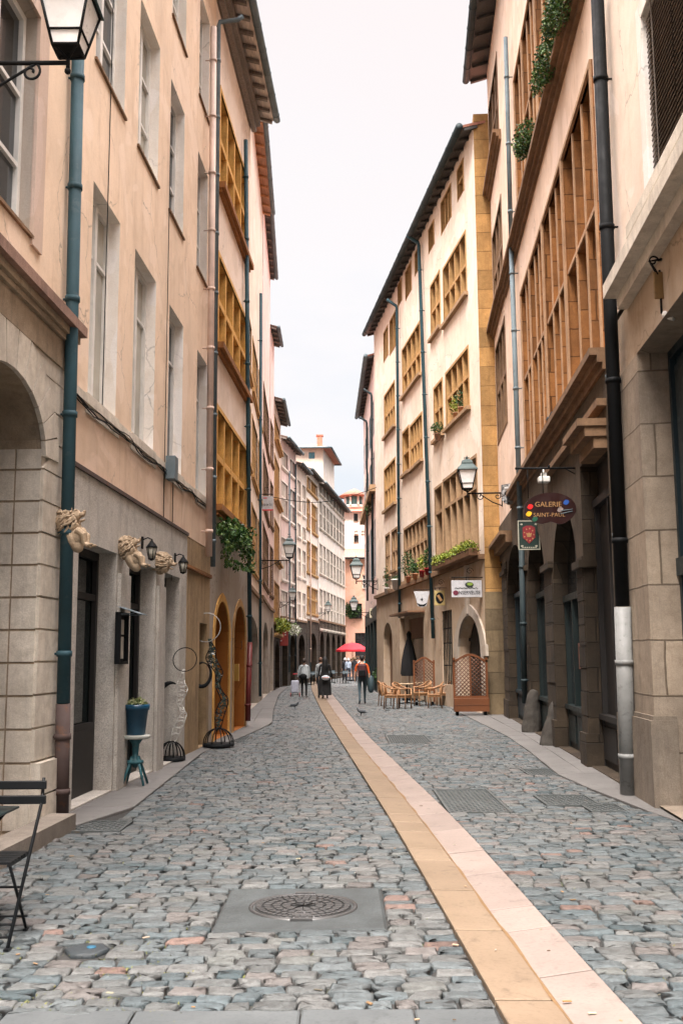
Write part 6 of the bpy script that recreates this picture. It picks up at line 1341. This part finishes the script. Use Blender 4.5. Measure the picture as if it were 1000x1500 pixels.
plant_at(F3r, 540, 742, .15, (.15, .8, .5), 120, .12, m_dkl, 'creeper growing on the slanting ledge of the far right house', 'creeper', 'plant'); plant_at(FE, 515, 893, .3, (.9, .4, .8), 500, .2, m_dkl, 'green bush in the window of the salmon end house', 'window_plant', 'plant'); 
# ---- cafe on the right: lattice screens, closed parasol, rattan chairs
m_ratt = M_wood('rattan', (.28, .14, .06)); m_latt = M_paint('red_brown_lattice', (.13, .040, .010), .55, .3); m_lattdk = M_paint('brown_lattice', (.12, .045, .02), .6, .3)
def screen(u0, u1, vt, vb, Yd, label, rz, trough=True):
    P, Q = atY(u0, vb, Yd), atY(u1, vt, Yd); w = Q.x - P.x; H = Q.z; t = thing('lattice_screen', label, 'screen', ((P.x + Q.x) / 2, Yd, 0), rz, 'wooden lattice screens of the cafe'); hw = w / 2; z0 = .12
    top = lambda x: H - .10 + .10 * math.cos(math.pi * x / hw * .9)
    b = MB(); b.box((-hw, -.03, z0), (-hw + .06, .03, H - .12)); b.box((hw - .06, -.03, z0), (hw, .03, H - .12)); n = 16
    for i in range(n): x, x2 = -hw + w * i / n, -hw + w * (i + 1) / n; b.shared([(x, -.03, top(x) - .07), (x2, -.03, top(x2) - .07), (x2, -.03, top(x2)), (x, -.03, top(x)), (x, .03, top(x) - .07), (x2, .03, top(x2) - .07), (x2, .03, top(x2)), (x, .03, top(x))], [(0, 1, 2, 3), (4, 7, 6, 5), (3, 2, 6, 7), (0, 4, 5, 1)], False)
    b.box((-hw + .06, -.03, .5), (hw - .06, .03, .56)); b.box((-.02, -.025, .56), (.02, .025, top(0) - .07)); obj('frame', b, m_latt, t)
    b = MB(); k = -H
    while k < w + H:
        for sg in (1, -1):
            x0_ = -hw + k if sg == 1 else hw - k; P_ = []
            for f in range(41):
                z = .56 + (H - .62) * f / 40; x = x0_ + sg * (z - .56)
                if -hw + .05 < x < hw - .05 and z < top(x) - .06: P_.append((x, .0 + sg * .008, z))
            if len(P_) > 1: b.tube([P_[0], P_[-1]], .015, 4)
        k += .115
    obj('lattice', b, m_lattdk, t)
    b = MB()
    if trough: b.box((-hw + .0, -.2, z0), (hw, -.032, .5)); b.box((-hw, -.21, .3), (hw, -.2, .31)); obj('trough', b, m_latt, t, bevel=.01); b = MB()
    for x in (-hw + .1, hw - .1): b = MB(); b.box((x - .04, -.12, 0.02), (x + .04, .08, z0)); b.tube([(x, -.1, .04), (x, .06, .04)], .04, 8); obj('caster', b, m_black, t)
screen(664, 713, 957, 1037, 30.2, 'red brown lattice screen with a planter trough, nearest the camera', 0); screen(605, 636, 962, 1003, 37.0, 'brown lattice screen standing behind the closed parasol', R(4), False)
p = G(600, 1026); t = thing('closed_parasol', 'folded black parasol standing between the cafe tables', 'parasol', (p.x, p.y, 0)); zt_ = atY(600, 924, p.y).z; zb3 = atY(600, 990, p.y).z; s_ = p.y / 1500
b = MB(); b.tube([(0, 0, 0), (0, 0, zt_)], .025, 8); obj('pole', b, m_ratt, t); b = MB(); n = 16; V = []
prof = [(.035, zt_ - .02), (.09, zt_ - .12), (.07, zt_ - .3), (.17, zt_ - .7), (.24, zt_ - 1.1), (.30, zb3 + .1), (.27, zb3)]
for r, z in prof:
    for k in range(24): a = 2 * math.pi * k / 24; rr = r * (1 + .22 * math.sin(8 * a + z)); V.append((rr * math.cos(a), rr * math.sin(a), z))
b.shared(V, [(i * 24 + k, i * 24 + (k + 1) % 24, (i + 1) * 24 + (k + 1) % 24, (i + 1) * 24 + k) for i in range(6) for k in range(24)]); obj('canopy', b, M_flat('black_canvas', (.004, .004, .005), .9), t); b = MB(); b.box((-.3, -.3, 0), (.3, .3, .08)); obj('base', b, m_black, t)
def rattan_chair():
    t = thing('rattan_chair', 'x', 'chair', (0, 0, 0)); b = MB()
    for x, y in ((-.22, -.2), (.22, -.2)): c_ = MB(); c_.tube([(x, y, 0), (x, y, .64)], .02, 6); obj('leg', c_, m_ratt, t)
    for x in (-.22, .22): c_ = MB(); c_.tube([(x, .25, 0), (x * .95, .21, .45), (x, .27, .84)], .02, 6); obj('leg', c_, m_ratt, t)
    b.prism([(-.24, -.23), (.24, -.23), (.22, .22), (-.22, .22)], .42, .46); b.prism([(-.22, -.22), (.22, -.22), (.2, .2), (-.2, .2)], .36, .42); obj('seat', b, m_ratt, t, bevel=.01)
    b = MB(); A = [(-.24, -.23, .64), (-.27, 0, .66), (-.25, .2, .74), (-.15, .29, .83), (0, .31, .86), (.15, .29, .83), (.25, .2, .74), (.27, 0, .66), (.24, -.23, .64)]; b.tube(A, .025, 7); obj('arm_rail', b, m_ratt, t)
    b = MB()
    for i in range(13): f = i / 12; x = -.22 + .44 * f; y = .21 + .07 * math.sin(math.pi * f); b.tube([(x, y - .02, .46), (x * 1.02, y + .02, .82 - .08 * abs(f - .5) * 2)], .012, 5)
    for z in (.55, .65, .75): b.tube([(-.22, .22, z), (0, .3, z + .02), (.22, .22, z)], .010, 5)
    obj('backrest', b, m_ratt, t); return t
ch0 = rattan_chair(); g = 'rattan chairs of the cafe'
seats = [(566, 1034, -100, 'rattan armchair farthest left of the cafe group'), (574, 1038, -80, 'second rattan armchair from the left, nearest the street'), (590, 1038, -60, 'rattan armchair left of the round table, closest to the camera'), (618, 1034, 70, 'rattan armchair right of the parasol pole'), (636, 1037, 95, 'rattan armchair at the right end nearest the red brown screen'), (650, 1034, 110, 'rattan armchair tucked against the cafe wall'), (628, 1022, 170, 'rattan armchair behind the tables in front of the back screen')]
for i, (u, v, r, lab) in enumerate(seats):
    q = G(u, v); o = ch0 if i == 0 else copy_tree(ch0); o.location = q; o.rotation_euler = (0, 0, R(-r)); o['label'] = lab; o['group'] = g
def cafe_table(q, lab, h_=.74, r=.42, mat=None):
    t = thing('cafe_table', lab, 'table', q, 0, 'cafe tables'); b = MB(); b.lathe([(r, h_ - .03), (r + .01, h_ - .015), (r, h_), (.001, h_)], 20, cap=False); b.lathe([(r, h_ - .03), (.001, h_ - .03)], 20, cap=False); obj('tabletop', b, mat or M_wood('pale_table', (.32, .23, .14), axis=0), t); b = MB(); b.tube([(0, 0, .03), (0, 0, h_ - .03)], .03, 8); obj('pedestal', b, m_black, t)
    b = MB()
    for k in range(4): a = k * math.pi / 2; b.tube([(0, 0, .06), (.28 * math.cos(a), .28 * math.sin(a), .015)], .018, 5)
    obj('foot', b, m_black, t); return t
cafe_table(G(596, 1031), 'round pale cafe table by the closed parasol'); cafe_table(G(622, 1028), 'round pale cafe table between the right hand armchairs')
# white covered stall with plants beyond the cafe
q = G(563, 1008); t = thing('covered_stall', 'white cloth covered counter with dark leaves beside the far right shops', 'counter', (q.x + .2, q.y, 0)); b = MB(); nx = 12
top = [(-.9 + 1.8 * i / nx, .0) for i in range(nx + 1)]
for i in range(nx):
    x, x2 = top[i][0], top[i + 1][0]; w1, w2 = .05 * math.sin(x * 9), .05 * math.sin(x2 * 9); z1, z2 = 1.0 + .25 * (x + .9) / 1.8, 1.0 + .25 * (x2 + .9) / 1.8
    b.shared([(x, -.7 + w1, .25), (x2, -.7 + w2, .25), (x2, -.55, z2), (x, -.55, z1), (x, .5, z1 + .1), (x2, .5, z2 + .1)], [(0, 1, 2, 3), (3, 2, 5, 4)], False)
b.shared([(-.9, -.7, .25), (-.9, .5, .25), (-.9, .5, 1.1), (-.9, -.55, 1.0)], [(0, 1, 2, 3)], False); obj('cloth', b, M_flat('white_cloth', (.36, .38, .39)), t); b = MB(); b.box((-.85, -.5, 0), (.85, .45, .9)); obj('counter', b, m_greend, t); 
q2 = G(558, 1012); t = thing('potted_shrub', 'dark leafy shrub in a tub before the white covered counter', 'potted plant', (q2.x, q2.y - .6, 0)); b = MB(); b.lathe([(.2, 0), (.28, .4), (.001, .38)], 12, cap=False); obj('tub', b, m_black, t); b = MB(); leaves(b, (0, 0, .8), (.45, .45, .5), 500, .12, rg); obj('foliage', b, m_dkl, t)
# ---- red parasol, far tables
m_red = M_flat('red_canvas', (.48, .008, .02), .8); q = G(516, 991); Yr = 78; cx = atY(516, 950, Yr); zt_ = atY(516, 941, Yr).z; zr = atY(516, 952, Yr).z; rr = 24 / 1500 * Yr
t = thing('red_parasol', 'open red parasol above the crowd at the far end', 'parasol', (cx.x, Yr, 0)); b = MB(); V = [(0, 0, zt_)]; n = 8
for r_, z in ((.5, zt_ - .16), (1.0, zr)):
    for k in range(n * 2): a = math.pi * k / n; rk = rr * r_ * (1 if k % 2 == 0 else .96); V.append((rk * math.cos(a), rk * math.sin(a), z + (.0 if k % 2 == 0 else .03)))
m_ = n * 2; b.shared(V, [(0, 1 + k, 1 + (k + 1) % m_) for k in range(m_)] + [(1 + k, 1 + m_ + k, 1 + m_ + (k + 1) % m_, 1 + (k + 1) % m_) for k in range(m_)], False); b.shared([(x, y, z - .02) for x, y, z in V], [(0, 1 + (k + 1) % m_, 1 + k) for k in range(m_)] + [(1 + k, 1 + (k + 1) % m_, 1 + m_ + (k + 1) % m_, 1 + m_ + k) for k in range(m_)], False)
P_ = [V[1 + m_ + k] for k in range(m_)]
for k in range(m_): a, c_ = P_[k], P_[(k + 1) % m_]; b.face([a, c_, (c_[0], c_[1], c_[2] - .15), (a[0], a[1], a[2] - .15)])
obj('canopy', b, m_red, t); b = MB(); b.tube([(0, 0, 0), (0, 0, zt_)], .03, 8); obj('pole', b, m_ratt, t); b = MB(); b.box((-.3, -.3, 0), (.3, .3, .1)); obj('base', b, m_black, t)
def far_chair():
    t = thing('cafe_chair', 'x', 'chair', (0, 0, 0)); b = MB(); b.box((-.2, -.2, .43), (.2, .2, .46)); obj('seat', b, m_dkwood, t); b = MB(); b.box((-.2, .18, .62), (.2, .2, .85)); obj('backrest', b, m_greypipe, t)
    for x in (-.18, .18):
        for y in (-.18, .19): b = MB(); b.tube([(x, y, 0), (x, y, .45 if y < 0 else .85)], .013, 5); obj('leg', b, m_black, t)
    return t
fc0 = far_chair(); i = 0
for (u, Yf, lab) in ((455, 66, 'pale cafe table standing left of the woman in black'), (464, 70, 'pale cafe table behind the one left of the woman in black'), (486, 72, 'pale cafe table just right of the woman in black'), (506, 70, 'pale cafe table in front of the crowd')):
    q = atY(u, 980, Yf); cafe_table((q.x, Yf, 0), lab, mat=m_greypipe, r=.38)
    for dx, dy, r_ in ((-.55, 0, 90), (.55, 0, -90), (0, .6, 0)):
        o = fc0 if i == 0 else copy_tree(fc0); i += 1; o.location = (q.x + dx, Yf + dy, 0); o.rotation_euler = (0, 0, R(r_)); o['group'] = 'dark chairs of the far cafe'
        o['label'] = 'dark chair %s the %s' % ({90: 'left of', -90: 'right of', 0: 'behind'}[r_], lab.replace('cafe ', '').replace('pale ', '').replace('just ', ''))
# cable over the street
A_, B_ = spos(F4, 400, 728), spos(F3r, 551, 714); b = MB(); b.tube([A_.lerp(B_, i / 20) - Vector((0, 0, .5 * math.sin(math.pi * i / 20))) for i in range(21)], .018, 5); tag(obj('overhead_cable', b, m_black, None, True), 'thin cable sagging across the far end of the street', 'cable')
A_, B_ = spos(FL, 366, 772), Vector((-1.0, 34, 5.9))
# ================================================================== PEOPLE AND BIRDS
def lerp3(a, b, f): return tuple(a[i] + (b[i] - a[i]) * f for i in range(3))
SK = M_flat('skin', (.42, .25, .17), .6); SK2 = M_flat('dark_skin', (.14, .075, .045), .6)
def person(label, loc, rz, H=1.70, top=(.6, .6, .6), legs=(.02, .02, .025), shoes=(.03, .03, .03), hair=(.02, .015, .012), hairlen=.12, skinm=None, stride=.0, arms=((.0, .0), (.0, .0)), wide=1.0, sleeve=1.0, group=None, long=0, female=False):
    k = H / 1.74; V = []; E = []; Rr = []; T = []
    def v(p, r, t): V.append((p[0] * k, p[1] * k, p[2] * k)); Rr.append((r[0] * k, r[1] * k) if isinstance(r, tuple) else r * k); T.append(t); return len(V) - 1
    w = wide; pel = v((0, 0, .96), (.145 * w, .115 * w), 'L'); be = v((0, .0, 1.10), (.135 * w, .10 * w), 'T'); ch = v((0, -.005, 1.27), (.155 * w, .115 * w), 'T'); uc = v((0, -.01, 1.40), (.14 * w, .095), 'T'); nk = v((0, .0, 1.50), .052, 'S'); hd = v((0, .01, 1.585), (.066, .075), 'S'); ht = v((0, .01, 1.665), (.072, .085), 'S')
    nose = v((0, .10, 1.60), .012, 'S'); E += [(hd, nose)]
    for a, b in ((pel, be), (be, ch), (ch, uc), (uc, nk), (nk, hd), (hd, ht)): E.append((a, b))
    J = {}
    for si, s_ in enumerate((-1, 1)):
        fwd, out_ = arms[si]; sh = v((s_ * .175 * w, -.005, 1.41), .058, 'T'); E.append((uc, sh)); ex = .21 + out_ * .3; el = v((s_ * (.21 * w + out_ * .12), fwd * .12, 1.14 + abs(fwd) * .02), .043, 'A'); wr = v((s_ * (.215 * w + out_ * .22), fwd * .34 + .02, .90 + abs(fwd) * .14), .028, 'S' if sleeve < .99 else 'A'); E += [(sh, el), (el, wr)]
        hb = Vector(V[wr]) / k; dn = Vector((0, .15 + fwd * .4, -1)).normalized(); pm = v(tuple(hb + dn * .055), (.034, .018), 'S'); E.append((wr, pm)); J['hand%d' % si] = hb + dn * .12
        for fi, (off, ln) in enumerate(((-.025, .06), (-.009, .075), (.008, .07), (.024, .055))):
            f1 = v(tuple(hb + dn * (.09) + Vector((0, off, 0))), .0085, 'S'); f2 = v(tuple(hb + dn * (.09 + ln * .9) + Vector((-s_ * .015, off + .012, 0))), .0075, 'S'); E += [(pm, f1), (f1, f2)]
        th = v(tuple(hb + dn * .07 + Vector((-s_ * .01, .045, 0))), .009, 'S'); E.append((pm, th))
        st = stride * s_; hp = v((s_ * .085 * w, 0, .90), .088 * w, 'L'); kn = v((s_ * .095, st * .22 + .03 * abs(stride), .50), .055, 'L'); an = v((s_ * .095, st * .48 - (.10 if st < 0 else 0), .095 + (.06 if st < 0 and stride else 0)), .036, 'L'); to = v((s_ * .11, V[an][1] / k + .15, .035 + (.0 if st >= 0 else .0)), (.042, .028), 'F'); hl = v((s_ * .095, V[an][1] / k - .03, .045 + (.05 if st < 0 else 0)), .035, 'F'); E += [(pel, hp), (hp, kn), (kn, an), (an, to), (an, hl)]
    me = skin(V, E, Rr, 1); t = thing('person', label, 'person', loc, rz, group)
    import mathutils
    kd = mathutils.kdtree.KDTree(len(E) * 5); tags = []
    for a, b in E:
        for f in (0, .25, .5, .75, 1):
            kd.insert(Vector(V[a]).lerp(Vector(V[b]), f), len(tags)); tt = T[a] if f < .5 else T[b]
            if T[a] in 'TA' and T[b] in 'TA' : tt = 'T'
            if T[a] == 'A' or T[b] == 'A': tt = 'T' if (sleeve > .6 or f < .5 or T[a] == 'T') else 'S'
            if T[a] == 'A' and T[b] == 'S': tt = 'S'
            tags.append(tt)
    kd.balance(); o = link_mesh('body', me, [skinm or SK, M_flat('top_cloth', top, .85), M_flat('leg_cloth', legs, .85), M_flat('shoe', shoes, .5)], t)
    for p in me.polygons: _, i_, _ = kd.find(p.center); p.material_index = {'S': 0, 'T': 1, 'A': 1, 'L': 2, 'F': 3}[tags[i_]]
    b = MB(); b.ball((0, -.012 * k, 1.665 * k), .098 * k, 14, 9, (1.0, 1.12, 1.08))
    if hairlen > .1:
        for i in range(9): a = math.pi * (1.08 + .84 * i / 8); x, y = .085 * math.cos(a), .10 * math.sin(a); b.tube([(x * k, y * k, 1.66 * k), (x * 1.25 * k, (y * 1.1 - .01) * k, (1.66 - hairlen * .6) * k), (x * 1.1 * k, (y * .9 - .03) * k, (1.66 - hairlen) * k)], [.04 * k, .038 * k, .018 * k], 6)
    hm = evaluated(b, [('REMESH', {'mode': 'VOXEL', 'voxel_size': .018})]); link_mesh('hair', hm, M_flat('hair_colour', hair, .7), t)
    if long:
        b = MB(); V_ = []; n = 20
        for z, rx, ry in ((1.12, .15, .12), (.95, .19, .15), (.6, .215, .185), (long, .235, .21)):
            for q in range(n): a = 2 * math.pi * q / n; f = 1 + .07 * math.sin(5 * a + z * 3); V_.append((rx * w * f * math.cos(a) * k, ry * f * math.sin(a) * k, z * k))
        b.shared(V_, [(i * n + q, i * n + (q + 1) % n, (i + 1) * n + (q + 1) % n, (i + 1) * n + q) for i in range(3) for q in range(n)]); obj('coat_skirt', b, M_flat('long_cloth', top, .9), t)
    return t, J, k
t, J, k = person('woman in a loose white blouse and black leggings pulling a shopping trolley', G(445.5, 1022), R(-6), 1.66, (.40, .44, .46), (.012, .012, .014), (.35, .33, .32), (.03, .022, .016), .1, SK2, 0, ((.0, .35), (.1, .1)), 1.05)
g0 = G(445.5, 1022)
b = MB(); n = 18; V_ = []
for z, rx, ry in ((1.42, .17, .10), (1.25, .21, .14), (1.02, .23, .17), (.86, .22, .165)):
    for q in range(n): a = 2 * math.pi * q / n; f = 1 + .06 * math.sin(6 * a); V_.append((rx * f * math.cos(a) * k, ry * f * math.sin(a) * k, z * k))
b.shared(V_, [(i * n + q, i * n + (q + 1) % n, (i + 1) * n + (q + 1) % n, (i + 1) * n + q) for i in range(3) for q in range(n)]); obj('blouse', b, M_flat('white_blouse', (.40, .44, .46), .9), t)
t = thing('shoulder_bag', 'black shoulder bag hanging at the back of the woman in the white blouse', 'bag', (g0.x - .04, g0.y - .22, .80)); b = MB(); b.ball((0, 0, .1), .16, 12, 8, (1.1, .5, .85)); obj('bag', b, m_black, t); b = MB(); b.tube([(-.12, 0, .2), (-.1, .04, .45), (.08, .1, .62)], .012, 5); obj('strap', b, m_black, t)
g1 = G(432, 1021); t = thing('shopping_trolley', 'white cloth shopping trolley with red wheels beside the woman in white', 'trolley', (g1.x, g1.y, 0)); b = MB(); b.prism([(-.17, -.13), (.17, -.13), (.17, .13), (-.17, .13)], .18, .72); obj('cloth_bag', b, M_flat('pale_lilac_cloth', (.50, .52, .62)), t, bevel=.05)
for s_ in (-1, 1): b = MB(); b.tube([(s_ * .2 - .015 * s_, .14, .09), (s_ * .2 + .015 * s_, .14, .09)], .09, 14); obj('wheel', b, M_flat('red_wheel', (.35, .02, .03)), t)
b = MB(); b.tube([(-.12, .15, .1), (-.12, .2, 1.0), (.12, .2, 1.0), (.12, .15, .1)], .012, 6); b.tube([(-.2, .14, .09), (.2, .14, .09)], .01, 6); b.tube([(-.1, -.1, .18), (-.1, -.12, .02)], .012, 6); obj('frame', b, m_black, t); b = MB(); b.tube([(-.1, .2, 1.0), (.1, .2, 1.0)], .022, 8); obj('handle', b, M_flat('red_grip', (.5, .03, .05)), t)
gb = G(476, 1024); person('woman in long black clothes with long black hair walking on the gutter stones', gb, R(4), 1.72, (.008, .008, .009), (.008, .008, .01), (.01, .01, .01), (.006, .005, .005), .42, SK, .25, ((.2, .05), (.1, .05)), 1.12, long=.16)
t = thing('handbag', 'small bag with a white and pink stripe carried by the woman in black', 'bag', (gb.x + .03, gb.y - .28, .82)); b = MB(); b.ball((0, 0, .06), .17, 12, 8, (1.05, .45, .6)); obj('bag', b, M_flat('pale_blue_bag', (.45, .50, .55)), t); b = MB(); b.ball((0, -.012, .06), .165, 12, 8, (1.0, .44, .22)); obj('stripe', b, M_flat('pink_band', (.6, .25, .2)), t); b = MB(); b.tube([(-.12, 0, .1), (-.05, .05, .4), (.1, .12, .6)], .01, 5); obj('strap', b, m_black, t)
person('man in a grey shirt half hidden on the left of the woman in black', (G(471, 1021).x, gb.y + .7, 0), R(-5), 1.70, (.30, .32, .33), (.03, .035, .04), hair=(.10, .05, .03), stride=-.2, hairlen=.1)
go = G(530.5, 1032); t, J, k = person('man in an orange top and jeans with a backpack walking away', go, R(0), 1.76, (.55, .085, .012), (.035, .06, .075), (.03, .03, .035), (.012, .01, .01), .1, SK, .42, ((.15, .12), (-.1, .15)), 1.08, sleeve=.5)
t = thing('backpack', 'dark maroon and black backpack worn by the man in orange', 'backpack', (go.x, go.y - .16, 1.02)); b = MB(); b.prism([(-.16, -.11), (.16, -.11), (.16, .06), (-.16, .06)], -.02, .44); obj('main_pocket', b, M_flat('maroon_cloth', (.05, .008, .012)), t, bevel=.06); b = MB(); b.prism([(-.12, -.16), (.12, -.16), (.12, -.11), (-.12, -.11)], .0, .22); obj('front_pocket', b, m_black, t, bevel=.02)
for s_ in (-1, 1): b = MB(); b.tube([(s_ * .1, .04, .42), (s_ * .12, .14, .46), (s_ * .13, .26, .36)], .022, 6); obj('strap', b, m_black, t)
t = thing('jacket', 'dark blue jacket tied at the waist and hand of the man in orange', 'jacket', (go.x + .32, go.y + .02, .42)); b = MB(); b.lathe([(.05, 0), (.11, .1), (.12, .35), (.09, .55), (.03, .62)], 10); obj('cloth', b, M_flat('dark_teal_cloth', (.025, .05, .06)), t)
crowd = [(505, 80, (.02, .02, .025), 1.72, 'person in black at the left end of the crowd under the red parasol'), (510, 77, (.40, .48, .60), 1.70, 'person in a pale blue shirt under the red parasol'), (514.5, 81, (.30, .32, .36), 1.66, 'person in grey behind the pale blue shirt under the parasol'), (519, 76, (.015, .015, .02), 1.78, 'tall person in black in the middle of the crowd'), (524, 80, (.50, .52, .55), 1.74, 'person in a light grey shirt near the parasol pole'), (530, 78, (.02, .03, .03), 1.70, 'person in dark clothes behind the man in orange'), (536, 74, (.10, .34, .36), 1.72, 'person in a teal top at the right of the crowd'), (541, 70, (.48, .20, .12), 1.62, 'person in a rust coloured top right of the man in orange'), (545.5, 73, (.42, .46, .52), 1.70, 'person in a pale shirt beside the far right shops')]
for i, (u, Yk, col, H, lab) in enumerate(crowd): q = atY(u, 985, Yk); person(lab, (q.x, Yk, 0), R(rnd.choice([0, 20, -30, 160, 190])), H, col, (.03, .035, .05), hair=rnd.choice([(.02, .015, .01), (.12, .07, .03), (.4, .4, .4)]), stride=rnd.choice([0, .2]), group='distant crowd under the red parasol')
def pigeon(p, rz, label, up_=False):
    V = [(0, -.17, .10), (0, -.08, .12), (0, 0, .135), (0, .07, .145), (0, .105, .19), (0, .125, .225), (0, .155, .22), (.025, 0, .10), (.025, .01, .05), (.025, .02, .008), (.025, .05, .006), (-.025, 0, .10), (-.025, .01, .05), (-.025, .02, .008), (-.025, .05, .006), (.0, -.23, .095)]
    E = [(0, 1), (1, 2), (2, 3), (3, 4), (4, 5), (5, 6), (2, 7), (7, 8), (8, 9), (9, 10), (2, 11), (11, 12), (12, 13), (13, 14), (0, 15)]
    Rr = [(.035, .012), .048, .062, .055, .03, .025, .006, .02, .006, .005, .005, .02, .006, .005, .005, (.035, .006)]
    t = thing('pigeon', label, 'pigeon', p, rz, 'pigeons in the street'); link_mesh('body', skin(V, E, Rr, 1, 2), M_flat('slate_feathers', (.035, .042, .05), .6), t)
    for s_ in (-1, 1): b = MB(); b.ball((s_ * .05, -.03, .14), .09, 10, 6, (.18, 1.15, .42)); obj('wing', b, M_flat('dark_wing', (.05, .06, .07)), t)
pigeon(G(431, 1039), R(-80), 'dark pigeon on the cobbles left of the gutter stones'); pigeon(G(529, 1049), R(70), 'dark pigeon on the cobbles in front of the man in orange'); a, z = FR.hit(805, 600, .12); pigeon(FR.w(a, zs2 + .1, .12), R(180), 'grey pigeon perched on the lower brown ledge of the right house')
